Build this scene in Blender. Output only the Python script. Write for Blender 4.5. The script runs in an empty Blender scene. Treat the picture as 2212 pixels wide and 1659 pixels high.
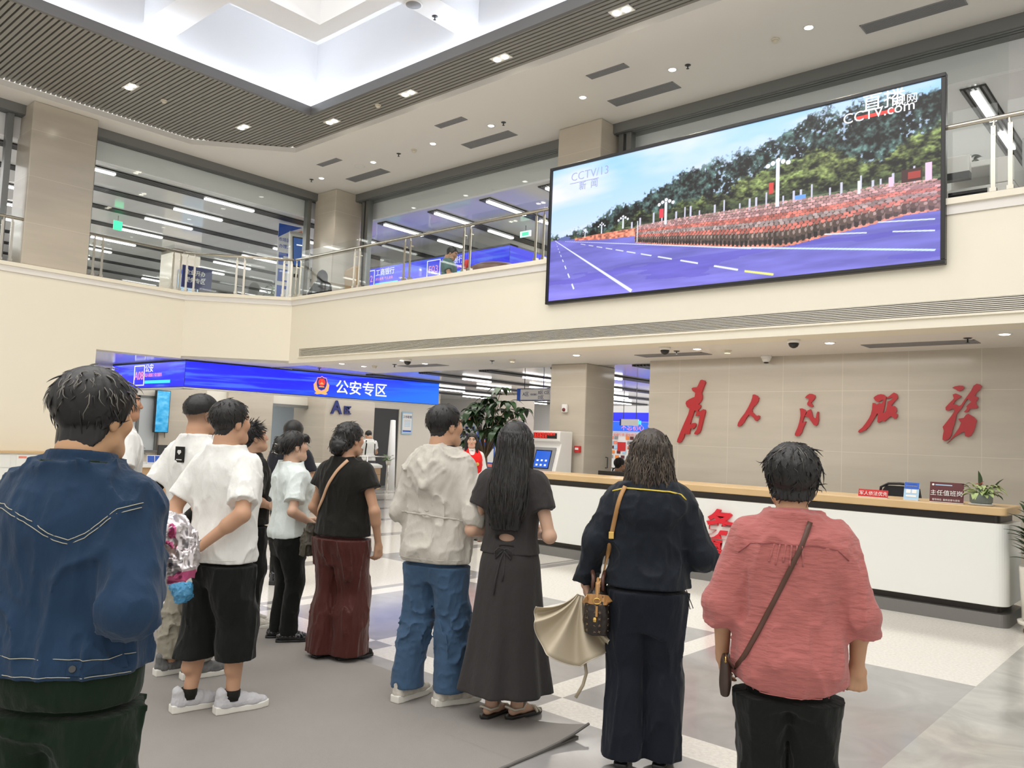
import bpy, bmesh, math, random
import numpy as np
from mathutils import Vector, Matrix, noise as mnoise

R = math.radians
PI = math.pi
SC = bpy.context.scene
COL = SC.collection

# ------------------------------------------------------------------ camera
cam_d = bpy.data.cameras.new('camera')
cam_d.sensor_fit = 'HORIZONTAL'
cam_d.sensor_width = 36.0
cam_d.lens = 28.381
cam_d.clip_start = 0.05
cam_d.clip_end = 300
cam = bpy.data.objects.new('camera', cam_d)
COL.objects.link(cam)
yaw, pitch, roll = R(41.60175), R(3.93673), R(2.38360)
fwd = Vector((-math.sin(yaw) * math.cos(pitch), math.cos(yaw) * math.cos(pitch), math.sin(pitch)))
rt = Vector((math.cos(yaw), math.sin(yaw), 0))
upv = rt.cross(fwd)
cr = rt * math.cos(roll) + upv * math.sin(roll)
cu = -rt * math.sin(roll) + upv * math.cos(roll)
mw = Matrix((cr, cu, -fwd)).transposed().to_4x4()
mw.translation = (0, 0, 1.6)
cam.matrix_world = mw
SC.camera = cam

# ------------------------------------------------------------------ world, exposure, large lights
w = bpy.data.worlds.new('world')
SC.world = w
w.use_nodes = True
w.node_tree.nodes['Background'].inputs[0].default_value = (1.0, 0.965, 0.91, 1)
w.node_tree.nodes['Background'].inputs[1].default_value = 1.0
SC.view_settings.view_transform = 'Standard'
SC.view_settings.look = 'None'
SC.view_settings.exposure = 0.0
SC.view_settings.gamma = 1.0
SC.view_settings.use_curve_mapping = False


def area(name, loc, sx, sy, power, col=(1, 1, 1), rot=(0, 0, 0)):
    l = bpy.data.lights.new(name, 'AREA')
    l.shape = 'RECTANGLE'
    l.size, l.size_y = sx, sy
    l.energy = power
    l.color = col
    o = bpy.data.objects.new(name, l)
    o.location = loc
    o.rotation_euler = rot
    COL.objects.link(o)
    return o


def spot(name, loc, power, angle=110, col=(1, .93, .82), size=.08, rot=(0, 0, 0)):
    l = bpy.data.lights.new(name, 'SPOT')
    l.energy = power
    l.color = col
    l.spot_size = R(angle)
    l.spot_blend = .6
    l.shadow_soft_size = size
    o = bpy.data.objects.new(name, l)
    o.location = loc
    o.rotation_euler = rot
    COL.objects.link(o)
    return o


# added broad fill light, unseen in the well of the coffer, and the row of recessed lamps of the lower lobby ceiling
area('coffer_fill_light', (-4.0, 1.0, 8.6), 11, 10, 420, (1, .98, .95))
area('lobby_lamp', (-6.5, 10.05, 2.9), 8, .5, 60, (1, .97, .92))
area('service_hall_lamp', (-17.5, 11.0, 2.9), 3, 8, 130, (1, .98, .95))
area('far_hall_lamp', (-12.0, 19.0, 2.9), 12, 8, 330, (1, .98, .97))
area('gallery_lamp', (-22.0, 8.5, 6.5), 9, 14, 700, (1, .98, .96))
area('gallery_hall_lamp', (-7.0, 16.5, 6.5), 16, 8, 700, (1, .97, .94))
area('office_lamp', (-21.5, 12.0, 2.9), 3, 5, 90, (.93, .97, 1))


# ------------------------------------------------------------------ materials
def sock(b, name):
    return b.inputs[name]


def mat(name, col, rough=.5, metal=0., spec=.5, emit=None, es=0., coat=0., sheen=0., sss=0., bump=None, var=None):
    m = bpy.data.materials.new(name)
    m.use_nodes = True
    nt = m.node_tree
    b = nt.nodes['Principled BSDF']
    b.inputs['Base Color'].default_value = (*col, 1)
    b.inputs['Roughness'].default_value = rough
    b.inputs['Metallic'].default_value = metal
    b.inputs['Specular IOR Level'].default_value = spec
    b.inputs['Coat Weight'].default_value = coat
    b.inputs['Coat Roughness'].default_value = .05
    b.inputs['Sheen Weight'].default_value = sheen
    if sss:
        b.inputs['Subsurface Weight'].default_value = sss
        b.inputs['Subsurface Radius'].default_value = (.012, .005, .003)
        b.inputs['Subsurface Scale'].default_value = 1.0
    if emit:
        b.inputs['Emission Color'].default_value = (*emit, 1)
        b.inputs['Emission Strength'].default_value = es
    tc = None
    if bump or var:
        tc = nt.nodes.new('ShaderNodeTexCoord')
    if var:  # (scale, amount): mottled colour of the thing itself
        n = nt.nodes.new('ShaderNodeTexNoise')
        n.inputs['Scale'].default_value = var[0]
        n.inputs['Detail'].default_value = 5
        nt.links.new(tc.outputs['Object'], n.inputs['Vector'])
        mx = nt.nodes.new('ShaderNodeMix')
        mx.data_type = 'RGBA'
        mx.inputs[6].default_value = (*[c * (1 - var[1]) for c in col], 1)
        mx.inputs[7].default_value = (*[min(1, c * (1 + var[1])) for c in col], 1)
        nt.links.new(n.outputs['Fac'], mx.inputs[0])
        nt.links.new(mx.outputs[2], b.inputs['Base Color'])
    if bump:  # (scale vector or float, strength, distance)
        n = nt.nodes.new('ShaderNodeTexNoise')
        n.inputs['Detail'].default_value = 6
        mp = nt.nodes.new('ShaderNodeMapping')
        s = bump[0]
        mp.inputs['Scale'].default_value = (s, s, s) if not isinstance(s, tuple) else s
        n.inputs['Scale'].default_value = 1
        nt.links.new(tc.outputs['Object'], mp.inputs['Vector'])
        nt.links.new(mp.outputs['Vector'], n.inputs['Vector'])
        bp = nt.nodes.new('ShaderNodeBump')
        bp.inputs['Strength'].default_value = bump[1]
        bp.inputs['Distance'].default_value = bump[2] if len(bump) > 2 else .01
        nt.links.new(n.outputs['Fac'], bp.inputs['Height'])
        nt.links.new(bp.outputs['Normal'], b.inputs['Normal'])
    return m


def colmat(name, rough=.6, sss=0., emit=0., spec=.4, coat=0., bump=None):
    """material whose colour is the mesh attribute 'Col'"""
    m = mat(name, (.8, .8, .8), rough, spec=spec, sss=sss, coat=coat, bump=bump)
    nt = m.node_tree
    a = nt.nodes.new('ShaderNodeAttribute')
    a.attribute_name = 'Col'
    b = nt.nodes['Principled BSDF']
    if emit:
        nt.links.new(a.outputs['Color'], b.inputs['Emission Color'])
        b.inputs['Emission Strength'].default_value = emit
        b.inputs['Base Color'].default_value = (.01, .01, .01, 1)
    else:
        nt.links.new(a.outputs['Color'], b.inputs['Base Color'])
    return m


def glassmat(name, tint=(.97, .985, .98), refl=.02):
    m = bpy.data.materials.new(name)
    m.use_nodes = True
    nt = m.node_tree
    nt.nodes.remove(nt.nodes['Principled BSDF'])
    o = nt.nodes['Material Output']
    t = nt.nodes.new('ShaderNodeBsdfTransparent')
    t.inputs[0].default_value = (*tint, 1)
    g = nt.nodes.new('ShaderNodeBsdfGlossy')
    g.inputs['Roughness'].default_value = .02
    lw = nt.nodes.new('ShaderNodeLayerWeight')
    lw.inputs['Blend'].default_value = .25
    pw = nt.nodes.new('ShaderNodeMath')
    pw.operation = 'MULTIPLY_ADD'
    pw.inputs[1].default_value = .18
    pw.inputs[2].default_value = refl
    mx = nt.nodes.new('ShaderNodeMixShader')
    nt.links.new(lw.outputs['Facing'], pw.inputs[0])
    nt.links.new(pw.outputs[0], mx.inputs[0])
    nt.links.new(t.outputs[0], mx.inputs[1])
    nt.links.new(g.outputs[0], mx.inputs[2])
    nt.links.new(mx.outputs[0], o.inputs['Surface'])
    return m


def floormat():
    m = mat('polished_stone_floor', (.7, .68, .64), .12, spec=.5)
    nt = m.node_tree
    b = nt.nodes['Principled BSDF']
    N, Lk = nt.nodes.new, nt.links.new
    tc = N('ShaderNodeTexCoord')
    sp = N('ShaderNodeSeparateXYZ')
    Lk(tc.outputs['Object'], sp.inputs[0])

    def mth(op, a, b_=None, c=None):
        n = N('ShaderNodeMath')
        n.operation = op
        for i, v in enumerate((a, b_, c)):
            if v is None:
                continue
            if isinstance(v, (int, float)):
                n.inputs[i].default_value = v
            else:
                Lk(v, n.inputs[i])
        return n.outputs[0]
    X, Y = sp.outputs[0], sp.outputs[1]

    def band(c, start, width, period):  # 1 inside repeated band
        q = mth('SUBTRACT', c, start)
        q = mth('FLOORED_MODULO', q, period)
        return mth('LESS_THAN', q, width)

    def rng(c, lo, hi):
        return mth('MULTIPLY', mth('GREATER_THAN', c, lo), mth('LESS_THAN', c, hi))
    bx = band(X, -3.35, .205, 1.63)
    by = band(Y, 3.865, .275, 2.72)
    xor = mth('ABSOLUTE', mth('SUBTRACT', bx, by))
    core = mth('MULTIPLY', rng(X, -6.64, -1.352), mth('LESS_THAN', Y, 6.585))
    # only white bands inside the core, last tile column has none
    xor = mth('MULTIPLY', xor, mth('SUBTRACT', 1, mth('MULTIPLY', rng(X, -1.8, -1.352), mth('SUBTRACT', 1, by))))
    # left zone: pale with grey strips
    ls = band(X, -8.5, .26, 1.78)
    ls2 = rng(Y, 6.9, 7.15)
    lz = mth('MAXIMUM', mth('MULTIPLY', ls, mth('LESS_THAN', X, -6.64)), mth('MULTIPLY', ls2, mth('LESS_THAN', X, -1.352)))
    ls3 = mth('MULTIPLY', rng(X, -6.62, -6.47), mth('GREATER_THAN', Y, 6.585))
    lz = mth('MAXIMUM', lz, ls3)
    lz = mth('MULTIPLY', lz, mth('SUBTRACT', 1, mth('MULTIPLY', mth('GREATER_THAN', X, -6.4), mth('GREATER_THAN', Y, 6.585))))
    white = mth('ADD', mth('MULTIPLY', core, xor), mth('MULTIPLY', mth('SUBTRACT', 1, core), mth('SUBTRACT', 1, lz)))
    # right zone: grey marble walkway
    rz = mth('GREATER_THAN', X, -1.352)
    n1 = N('ShaderNodeTexNoise')
    n1.inputs['Scale'].default_value = 2.2
    n1.inputs['Detail'].default_value = 8
    n1.inputs['Distortion'].default_value = 1.5
    Lk(tc.outputs['Object'], n1.inputs['Vector'])
    n2 = N('ShaderNodeTexNoise')
    n2.inputs['Scale'].default_value = 45
    n2.inputs['Detail'].default_value = 4
    Lk(tc.outputs['Object'], n2.inputs['Vector'])

    def ramp(fac, cols):
        r = N('ShaderNodeValToRGB')
        r.color_ramp.elements[0].position = .3
        r.color_ramp.elements[1].position = .7
        r.color_ramp.elements[0].color = (*cols[0], 1)
        r.color_ramp.elements[1].color = (*cols[1], 1)
        Lk(fac, r.inputs[0])
        return r.outputs[0]

    def mix(f, a, b_):
        x = N('ShaderNodeMix')
        x.data_type = 'RGBA'
        Lk(f, x.inputs[0])
        Lk(a, x.inputs[6])
        Lk(b_, x.inputs[7])
        return x.outputs[2]
    grey = ramp(n1.outputs['Fac'], ((.30, .29, .285), (.37, .36, .35)))
    wht = ramp(n2.outputs['Fac'], ((.66, .63, .58), (.80, .77, .71)))
    mar = ramp(n1.outputs['Fac'], ((.34, .335, .315), (.52, .51, .47)))
    c = mix(white, grey, wht)
    c = mix(rz, c, mar)
    Lk(c, b.inputs['Base Color'])
    return m


def tilewall(name, base, tx, tz, ox, oz, gx='X', joint=.006):
    """large stone wall tiles with thin pale joints; procedural on object coordinates"""
    m = mat(name, base, .16, spec=.5)
    nt = m.node_tree
    b = nt.nodes['Principled BSDF']
    N, Lk = nt.nodes.new, nt.links.new
    tc = N('ShaderNodeTexCoord')
    sp = N('ShaderNodeSeparateXYZ')
    Lk(tc.outputs['Object'], sp.inputs[0])

    def mth(op, a, v):
        n = N('ShaderNodeMath')
        n.operation = op
        Lk(a, n.inputs[0])
        if isinstance(v, (int, float)):
            n.inputs[1].default_value = v
        else:
            Lk(v, n.inputs[1])
        return n.outputs[0]
    jx = mth('LESS_THAN', mth('FLOORED_MODULO', mth('SUBTRACT', sp.outputs[gx], ox), tx), joint)
    jz = mth('LESS_THAN', mth('FLOORED_MODULO', mth('SUBTRACT', sp.outputs['Z'], oz), tz), joint)
    j = mth('MAXIMUM', jx, jz)
    n1 = N('ShaderNodeTexNoise')
    n1.inputs['Scale'].default_value = 1.0
    n1.inputs['Detail'].default_value = 6
    mp = N('ShaderNodeMapping')
    mp.inputs['Scale'].default_value = (.7, .7, 5)
    Lk(tc.outputs['Object'], mp.inputs[0])
    Lk(mp.outputs[0], n1.inputs['Vector'])
    r = N('ShaderNodeValToRGB')
    r.color_ramp.elements[0].position = .3
    r.color_ramp.elements[1].position = .7
    r.color_ramp.elements[0].color = (*[c * .93 for c in base], 1)
    r.color_ramp.elements[1].color = (*[min(1, c * 1.06) for c in base], 1)
    Lk(n1.outputs['Fac'], r.inputs[0])
    x = N('ShaderNodeMix')
    x.data_type = 'RGBA'
    Lk(j, x.inputs[0])
    Lk(r.outputs[0], x.inputs[6])
    x.inputs[7].default_value = (*[min(1, c * 1.25) for c in base], 1)
    Lk(x.outputs[2], b.inputs['Base Color'])
    return m


M = {}
M['cream'] = mat('cream_wall_paint', (.84, .79, .66), .55, bump=(40, .05))
M['white'] = mat('white_ceiling_paint', (.80, .77, .73), .6)
M['coffer'] = mat('bright_white_paint', (.84, .84, .85), .6)
M['hallceil'] = mat('stretch_panel_ceiling', (.72, .72, .72), .12, spec=.55)
M['slat'] = mat('grey_slat', (.28, .27, .245), .5)
M['slatback'] = mat('dark_slat_backing', (.03, .03, .03), .8)  # dark backing board behind slats and light channels
M['dark'] = mat('dark_grey_metal', (.06, .062, .065), .35, metal=.3)
M['alu'] = mat('grey_aluminium', (.22, .225, .22), .35, metal=.6)
M['track'] = mat('sliding_door_track', (.20, .205, .20), .4, metal=.4)
M['steel'] = mat('brushed_steel', (.62, .58, .50), .25, metal=1.)
M['chrome'] = mat('polished_chrome', (.75, .73, .70), .1, metal=1.)
M['grille'] = mat('vent_grille_grey', (.27, .27, .28), .6)
M['black'] = mat('black_plastic', (.012, .012, .013), .3)
M['whiteplastic'] = mat('white_plastic', (.80, .79, .76), .4)
M['beigeplastic'] = mat('beige_plastic', (.70, .64, .52), .5)
M['stone'] = tilewall('beige_stone_tile', (.50, .455, .385), .822, .814, -6.317, 2.431)
M['colstone'] = tilewall('beige_column_tile', (.53, .475, .395), 5.0, .82, -50.0, .08)
M['floor'] = floormat()
M['rug'] = mat('grey_carpet', (.275, .258, .24), .95, spec=.1, bump=(260, .35, .004), var=(1.6, .12))
M['glass'] = glassmat('clear_glass')
M['strip'] = mat('light_tube', (.9, .9, .9), .4, emit=(1., .97, .93), es=7)
M['cove'] = mat('cove_light', (.9, .9, .9), .4, emit=(.80, .88, 1.), es=26)
M['lampw'] = mat('lamp_warm', (.9, .9, .9), .3, emit=(1., .93, .74), es=14)
M['lampc'] = mat('lamp_white', (.9, .9, .9), .3, emit=(1., .99, .95), es=10)
M['red'] = mat('red_acrylic', (.42, .012, .018), .25, coat=.3)
M['red2'] = mat('bright_red_acrylic', (.68, .015, .03), .3)
M['wood'] = mat('light_oak_veneer', (.56, .36, .19), .35, bump=((2, 2, 40), .05), var=(3, .12))
M['goldwood'] = mat('golden_wood_edge', (.62, .43, .22), .35, var=(3, .1))
M['deskwhite'] = mat('white_desk_panel', (.82, .83, .79), .35)
M['plinth'] = mat('grey_metal_plinth', (.20, .195, .185), .4, metal=.3)
M['brown'] = mat('dark_bronze_recess', (.045, .038, .034), .4)
M['greyroom'] = mat('pale_blue_room_wall', (.55, .60, .64), .6)
M['curtain'] = mat('charcoal_screen', (.045, .047, .05), .6)


# ------------------------------------------------------------------ mesh helpers
class MB:
    def __init__(s):
        s.v, s.f = [], []

    def add(s, verts, faces):
        n = len(s.v)
        s.v += [tuple(p) for p in verts]
        s.f += [tuple(i + n for i in f) for f in faces]
        return s

    def box(s, x0, y0, z0, x1, y1, z1, T=None):
        if x0 > x1: x0, x1 = x1, x0
        if y0 > y1: y0, y1 = y1, y0
        if z0 > z1: z0, z1 = z1, z0
        vs = [(x0, y0, z0), (x1, y0, z0), (x1, y1, z0), (x0, y1, z0), (x0, y0, z1), (x1, y0, z1), (x1, y1, z1), (x0, y1, z1)]
        if T is not None:
            vs = [T @ Vector(p) for p in vs]
        return s.add(vs, [(3, 2, 1, 0), (4, 5, 6, 7), (0, 1, 5, 4), (1, 2, 6, 5), (2, 3, 7, 6), (3, 0, 4, 7)])

    def prism(s, pts, z0, z1, T=None):
        """pts counter-clockwise in xy, extruded along z"""
        a = sum(pts[i][0] * pts[(i + 1) % len(pts)][1] - pts[(i + 1) % len(pts)][0] * pts[i][1] for i in range(len(pts)))
        if a < 0:
            pts = pts[::-1]
        n = len(pts)
        vs = [(p[0], p[1], z0) for p in pts] + [(p[0], p[1], z1) for p in pts]
        if T is not None:
            vs = [T @ Vector(p) for p in vs]
        return s.add(vs, [tuple(range(n - 1, -1, -1)), tuple(range(n, 2 * n))] + [(i, (i + 1) % n, n + (i + 1) % n, n + i) for i in range(n)])

    def lathe(s, prof, n=24, T=None, c=(0, 0, 0)):
        """prof: list of (radius, z)"""
        vs, fs = [], []
        for r, z in prof:
            for k in range(n):
                a = 2 * PI * k / n
                vs.append((c[0] + r * math.cos(a), c[1] + r * math.sin(a), c[2] + z))
        for i in range(len(prof) - 1):
            for k in range(n):
                fs.append((i * n + k, i * n + (k + 1) % n, (i + 1) * n + (k + 1) % n, (i + 1) * n + k))
        fs.append(tuple(range(n - 1, -1, -1)))
        fs.append(tuple((len(prof) - 1) * n + k for k in range(n)))
        if T is not None:
            vs = [T @ Vector(p) for p in vs]
        return s.add(vs, fs)

    def tube(s, path, r, n=8, flat=None):
        """tube along points; r number or list; flat=(rx, rz) keeps an oriented ribbon"""
        P = [Vector(p) for p in path]
        rs = r if isinstance(r, (list, tuple)) else [r] * len(P)
        ref = None
        vs, fs = [], []
        for i, p in enumerate(P):
            t = (P[min(i + 1, len(P) - 1)] - P[max(i - 1, 0)])
            if t.length < 1e-9:
                t = Vector((0, 0, 1))
            t.normalize()
            if ref is None:
                ref = Vector((0, 0, 1)) if abs(t.z) < .9 else Vector((1, 0, 0))
            u = (ref - t * ref.dot(t))
            if u.length < 1e-6:
                u = Vector((1, 0, 0)) - t * t.x
            u.normalize()
            v = t.cross(u)
            ref = u
            for k in range(n):
                a = 2 * PI * k / n
                ca, sa = math.cos(a), math.sin(a)
                vs.append(p + u * (ca * rs[i]) + v * (sa * rs[i]))
        m = len(P)
        for i in range(m - 1):
            for k in range(n):
                fs.append((i * n + k, i * n + (k + 1) % n, (i + 1) * n + (k + 1) % n, (i + 1) * n + k))
        fs.append(tuple(range(n - 1, -1, -1)))
        fs.append(tuple((m - 1) * n + k for k in range(n)))
        return s.add(vs, fs)

    def ribbon(s, path, normals, width, thick=.003):
        """flat strap: path points with outward normals"""
        P = [Vector(p) for p in path]
        Nn = [Vector(q).normalized() for q in normals]
        vs, fs = [], []
        for i, p in enumerate(P):
            t = (P[min(i + 1, len(P) - 1)] - P[max(i - 1, 0)]).normalized()
            b = t.cross(Nn[i]).normalized()
            for sx, sn in ((-1, -1), (1, -1), (1, 1), (-1, 1)):
                vs.append(p + b * (sx * width / 2) + Nn[i] * (sn * thick))
        for i in range(len(P) - 1):
            for k in range(4):
                fs.append((i * 4 + k, i * 4 + (k + 1) % 4, i * 4 + 4 + (k + 1) % 4, i * 4 + 4 + k))
        fs += [(3, 2, 1, 0), tuple(4 * (len(P) - 1) + k for k in range(4))]
        return s.add(vs, fs)

    def build(s, name, m, parent=None, smooth=False, bevel=0, loc=None):
        me = bpy.data.meshes.new(name)
        me.from_pydata(s.v, [], s.f)
        me.validate()
        bm = bmesh.new()
        bm.from_mesh(me)
        bmesh.ops.recalc_face_normals(bm, faces=bm.faces)
        bm.to_mesh(me)
        bm.free()
        if smooth:
            me.polygons.foreach_set('use_smooth', [True] * len(me.polygons))
        me.materials.append(M[m] if isinstance(m, str) else m)
        o = bpy.data.objects.new(name, me)
        COL.objects.link(o)
        if parent is not None:
            o.parent = parent
        if loc is not None:
            o.location = loc
        if bevel:
            b = o.modifiers.new('bevel', 'BEVEL')
            b.width = bevel
            b.segments = 2
            b.limit_method = 'ANGLE'
        return o


def tag(o, label=None, cat=None, group=None, kind=None):
    if label: o['label'] = label
    if cat: o['category'] = cat
    if group: o['group'] = group
    if kind: o['kind'] = kind
    return o


def struct(o):
    o['kind'] = 'structure'
    return o


def empty(name, label, cat, loc=(0, 0, 0), rz=0, group=None):
    o = bpy.data.objects.new(name, None)
    o.empty_display_size = .1
    COL.objects.link(o)
    o.location = loc
    o.rotation_euler = (0, 0, rz)
    return tag(o, label, cat, group)


def copy_tree(o, parent=None):
    c = o.copy()
    COL.objects.link(c)
    if parent is not None:
        c.parent = parent
    for ch in list(o.children):
        copy_tree(ch, c)
    return c


def text(body, size, m, loc, rot=(PI / 2, 0, 0), parent=None, ext=.002, name='lettering', align='LEFT', bold=0.):
    c = bpy.data.curves.new(name, 'FONT')
    c.body = body
    c.size = size
    c.extrude = ext
    c.offset = bold
    c.align_x = align
    c.resolution_u = 3
    o = bpy.data.objects.new(name, c)
    COL.objects.link(o)
    dg = bpy.context.evaluated_depsgraph_get()
    me = bpy.data.meshes.new_from_object(o.evaluated_get(dg))
    me.name = name
    bpy.data.objects.remove(o)
    bpy.data.curves.remove(c)
    me.materials.clear()
    me.materials.append(M[m] if isinstance(m, str) else m)
    o = bpy.data.objects.new(name, me)
    COL.objects.link(o)
    o.location = loc
    o.rotation_euler = rot
    if parent is not None:
        o.parent = parent
    return o


def mesh_np(name, verts, faces, m, parent=None, smooth=True, cols=None):
    """verts (N,3), faces (M,4) numpy -> object"""
    me = bpy.data.meshes.new(name)
    me.vertices.add(len(verts))
    me.vertices.foreach_set('co', np.asarray(verts, np.float32).ravel())
    nf, k = faces.shape
    me.loops.add(nf * k)
    me.loops.foreach_set('vertex_index', faces.astype(np.int32).ravel())
    me.polygons.add(nf)
    me.polygons.foreach_set('loop_start', np.arange(0, nf * k, k, dtype=np.int32))
    me.polygons.foreach_set('loop_total', np.full(nf, k, np.int32))
    if smooth:
        me.polygons.foreach_set('use_smooth', np.ones(nf, bool))
    if cols is not None:
        at = me.color_attributes.new('Col', 'FLOAT_COLOR', 'POINT')
        c4 = np.ones((len(verts), 4), np.float32)
        c4[:, :3] = cols
        at.data.foreach_set('color', c4.ravel())
    me.update()
    me.validate()
    me.materials.append(M[m] if isinstance(m, str) else m)
    o = bpy.data.objects.new(name, me)
    COL.objects.link(o)
    if parent is not None:
        o.parent = parent
    return o


def srgb(r, g, b):
    f = lambda c: ((c / 255 + .055) / 1.055) ** 2.4 if c > 10 else c / 255 / 12.92
    return (f(r), f(g), f(b))


M['blueled'] = mat('blue_led_screen', (.01, .01, .02), .3, emit=srgb(35, 45, 250), es=1.0)
M['blueled2'] = mat('blue_led_screen_lighter', (.01, .01, .02), .3, emit=srgb(30, 110, 252), es=1.0)
M['ledwhite'] = mat('led_white', (.1, .1, .1), .3, emit=(.95, .97, 1), es=1.1)
M['ledpink'] = mat('led_pink', (.1, .1, .1), .3, emit=srgb(255, 150, 190), es=1.0)
M['ledcyan'] = mat('led_cyan', (.1, .1, .1), .3, emit=srgb(20, 235, 250), es=1.0)
M['ledred'] = mat('led_red', (.1, .01, .01), .3, emit=srgb(255, 60, 50), es=1.2)
M['ledgold'] = mat('led_gold', (.1, .1, .01), .3, emit=srgb(255, 190, 110), es=1.0)
M['lednavy'] = mat('led_navy', (.01, .01, .02), .3, emit=srgb(40, 60, 150), es=.8)
M['screenblue'] = mat('kiosk_screen_blue', (.01, .01, .02), .2, emit=srgb(50, 110, 230), es=.9)
M['paper'] = mat('white_paper', (.85, .85, .84), .7)
M['printblue'] = mat('print_blue', srgb(40, 90, 190), .5)
M['printnavy'] = mat('print_navy', srgb(35, 45, 110), .5)
M['printlight'] = mat('print_light_blue', srgb(170, 205, 230), .5)
M['printorange'] = mat('print_orange', srgb(240, 140, 60), .5)
M['printcoral'] = mat('print_coral', srgb(240, 140, 120), .5)
M['printred'] = mat('print_red', srgb(200, 40, 40), .5)
M['maroon'] = mat('maroon_acrylic', srgb(95, 45, 48), .3)
M['leaf'] = mat('dark_green_leaf', (.022, .055, .018), .35, spec=.5, var=(8, .35))
M['leaf2'] = mat('fresh_green_leaf', (.12, .22, .04), .4, var=(10, .3))
M['leaf3'] = mat('pale_green_leaf', (.38, .48, .20), .45, var=(14, .3))
M['stem'] = mat('brown_stem', (.12, .085, .05), .7)
M['soil'] = mat('potting_soil', (.04, .028, .02), .95)
M['potwhite'] = mat('white_glazed_pot', (.72, .68, .60), .25)
M['potgrey'] = mat('grey_green_pot', (.20, .235, .22), .5)
# ================================================================== STRUCTURE
XR = 8.0      # right end of everything modelled
struct(MB().box(-42, -9, -.12, XR, 42, 0).build('floor', 'floor'))
# --- big left wall (solid below, fascia above the service area), chamfer, right fascia
m = MB()
m.box(-15.9, -9, 0, -15.5, 5.95, 4.2)
struct(m.build('wall_left', 'cream'))
m = MB()
m.box(-15.9, 5.95, 2.935, -15.5, 7.55, 4.2)
m.prism([(-15.5, 7.55), (-14.05, 9.07), (-14.05, 9.5), (-15.9, 9.5), (-15.9, 7.55)], 2.935, 4.2)
struct(m.build('wall_corner', 'cream'))
m = MB()
# front fascia: lower lip, recess for the linear grille, upper field
m.box(-14.05, 9.07, 2.935, XR, 9.5, 3.06)
m.box(-14.05, 9.15, 3.06, XR, 9.5, 3.215)
m.box(-14.05, 9.07, 3.06, -13.72, 9.15, 3.215)
m.box(-14.05, 9.07, 3.215, XR, 9.5, 4.2)
m.box(-13.72, 9.045, 3.035, XR, 9.07, 3.058)
struct(m.build('wall_front', 'cream'))
# parapet coping
m = MB()
m.box(-16.0, -9, 4.2, -15.45, 7.53, 4.265)
m.prism([(-15.45, 7.53), (-14.03, 9.02), (-14.03, 9.6), (-16.0, 9.6), (-16.0, 7.53)], 4.2, 4.265)
m.box(-14.03, 9.02, 4.2, XR, 9.6, 4.265)
struct(m.build('trim_1', 'cream'))
# narrow white strip under the coping
m = MB()
m.box(-15.49, -9, 4.10, -15.478, 7.545, 4.2)
m.prism([(-15.478, 7.545), (-14.044, 9.05), (-14.06, 9.06), (-15.494, 7.555)], 4.10, 4.2)
m.box(-14.05, 9.052, 4.10, XR, 9.064, 4.2)
struct(m.build('trim_2', 'white'))
# linear air grille in the front fascia
g = empty('linear_air_grille', 'long grey linear air grille running along the cream fascia under the big screen', 'air grille', (-13.7, 9.11, 3.06))
m = MB()
for k in range(8):
    z = .01 + k * .0195
    m.box(.0, -.035, z, XR + 13.7, .02, z + .0115)
m.build('louvre_blades', M['alu'].copy(), g).data.materials[0].node_tree.nodes['Principled BSDF'].inputs['Base Color'].default_value = (.66, .63, .56, 1)
MB().box(0, .02, 0, XR + 13.7, .035, .155).build('grille_back', 'brown', g)
for x0, x1 in ((2.0, 3.2), (6.3, 7.6), (10.05, 11.45)):
    gl = MB()
    for k in range(8):
        z = .0195 + k * .0195
        gl.box(x0, -.034, z - .009, x1, .015, z - .001)
    gl.build('damper', 'black', g)

# --- lower lobby ceiling (under the gallery) and service hall ceilings
ZC = 2.935
m = MB()
m.box(-14.05, 9.5, ZC, XR, 11.27, ZC + .05)
m.prism([(-15.9, 7.55), (-15.9, 9.5), (-14.05, 9.5), (-14.05, 9.07), (-15.5, 7.55)], ZC + .001, ZC + .05)
struct(m.build('ceiling_lobby', 'white'))
m = MB()
m.box(-14.6, 11.31, ZC, XR, 42, ZC + .05)
m.box(-30, 5.95, ZC, -15.9, 42, ZC + .05)
m.box(-15.9, 9.5, ZC, -14.05, 11.27, ZC + .05)
m.box(-15.9, 11.31, ZC, -14.6, 42, ZC + .05)
struct(m.build('ceiling_service', 'hallceil'))
# upper floor slab
m = MB()
m.box(-15.9, 9.5, 3.0, XR, 42, 3.95)
m.box(-42, -9, 3.0, -15.9, 42, 3.95)
struct(m.build('floor_gallery', mat('gallery_floor_stone', (.45, .44, .42), .2)))

# --- reception back wall and pillars
struct(MB().box(-6.85, 11.0, 0, XR, 11.3, ZC).build('wall_reception', 'stone'))


def pillar(x0, y0, x1, y1, z0, z1, n='column'):
    return struct(MB().box(x0, y0, z0, x1, y1, z1).build(n, 'colstone', bevel=.02))


pillar(-8.83, 10.95, -8.06, 11.80, 0, ZC)           # beside the reception
# columns of the gallery, standing above
ZU = 7.15
pillar(-8.86, 10.95, -7.93, 11.6, 3.95, ZU)
pillar(-15.48, 4.60, -16.2, 5.68, 4.265, ZU)
pillar(-15.95, 10.75, -15.15, 11.5, 3.95, ZU)
for (x, y) in ((-22.6, 4.7), (-22.6, 10.8), (-29.5, 4.7), (-29.5, 10.8), (-15.5, 17.6), (-8.6, 17.6), (-22.6, 17.6), (-1.7, 17.6)):
    pillar(x - .4, y - .4, x + .4, y + .4, 3.95, 6.6)
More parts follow.
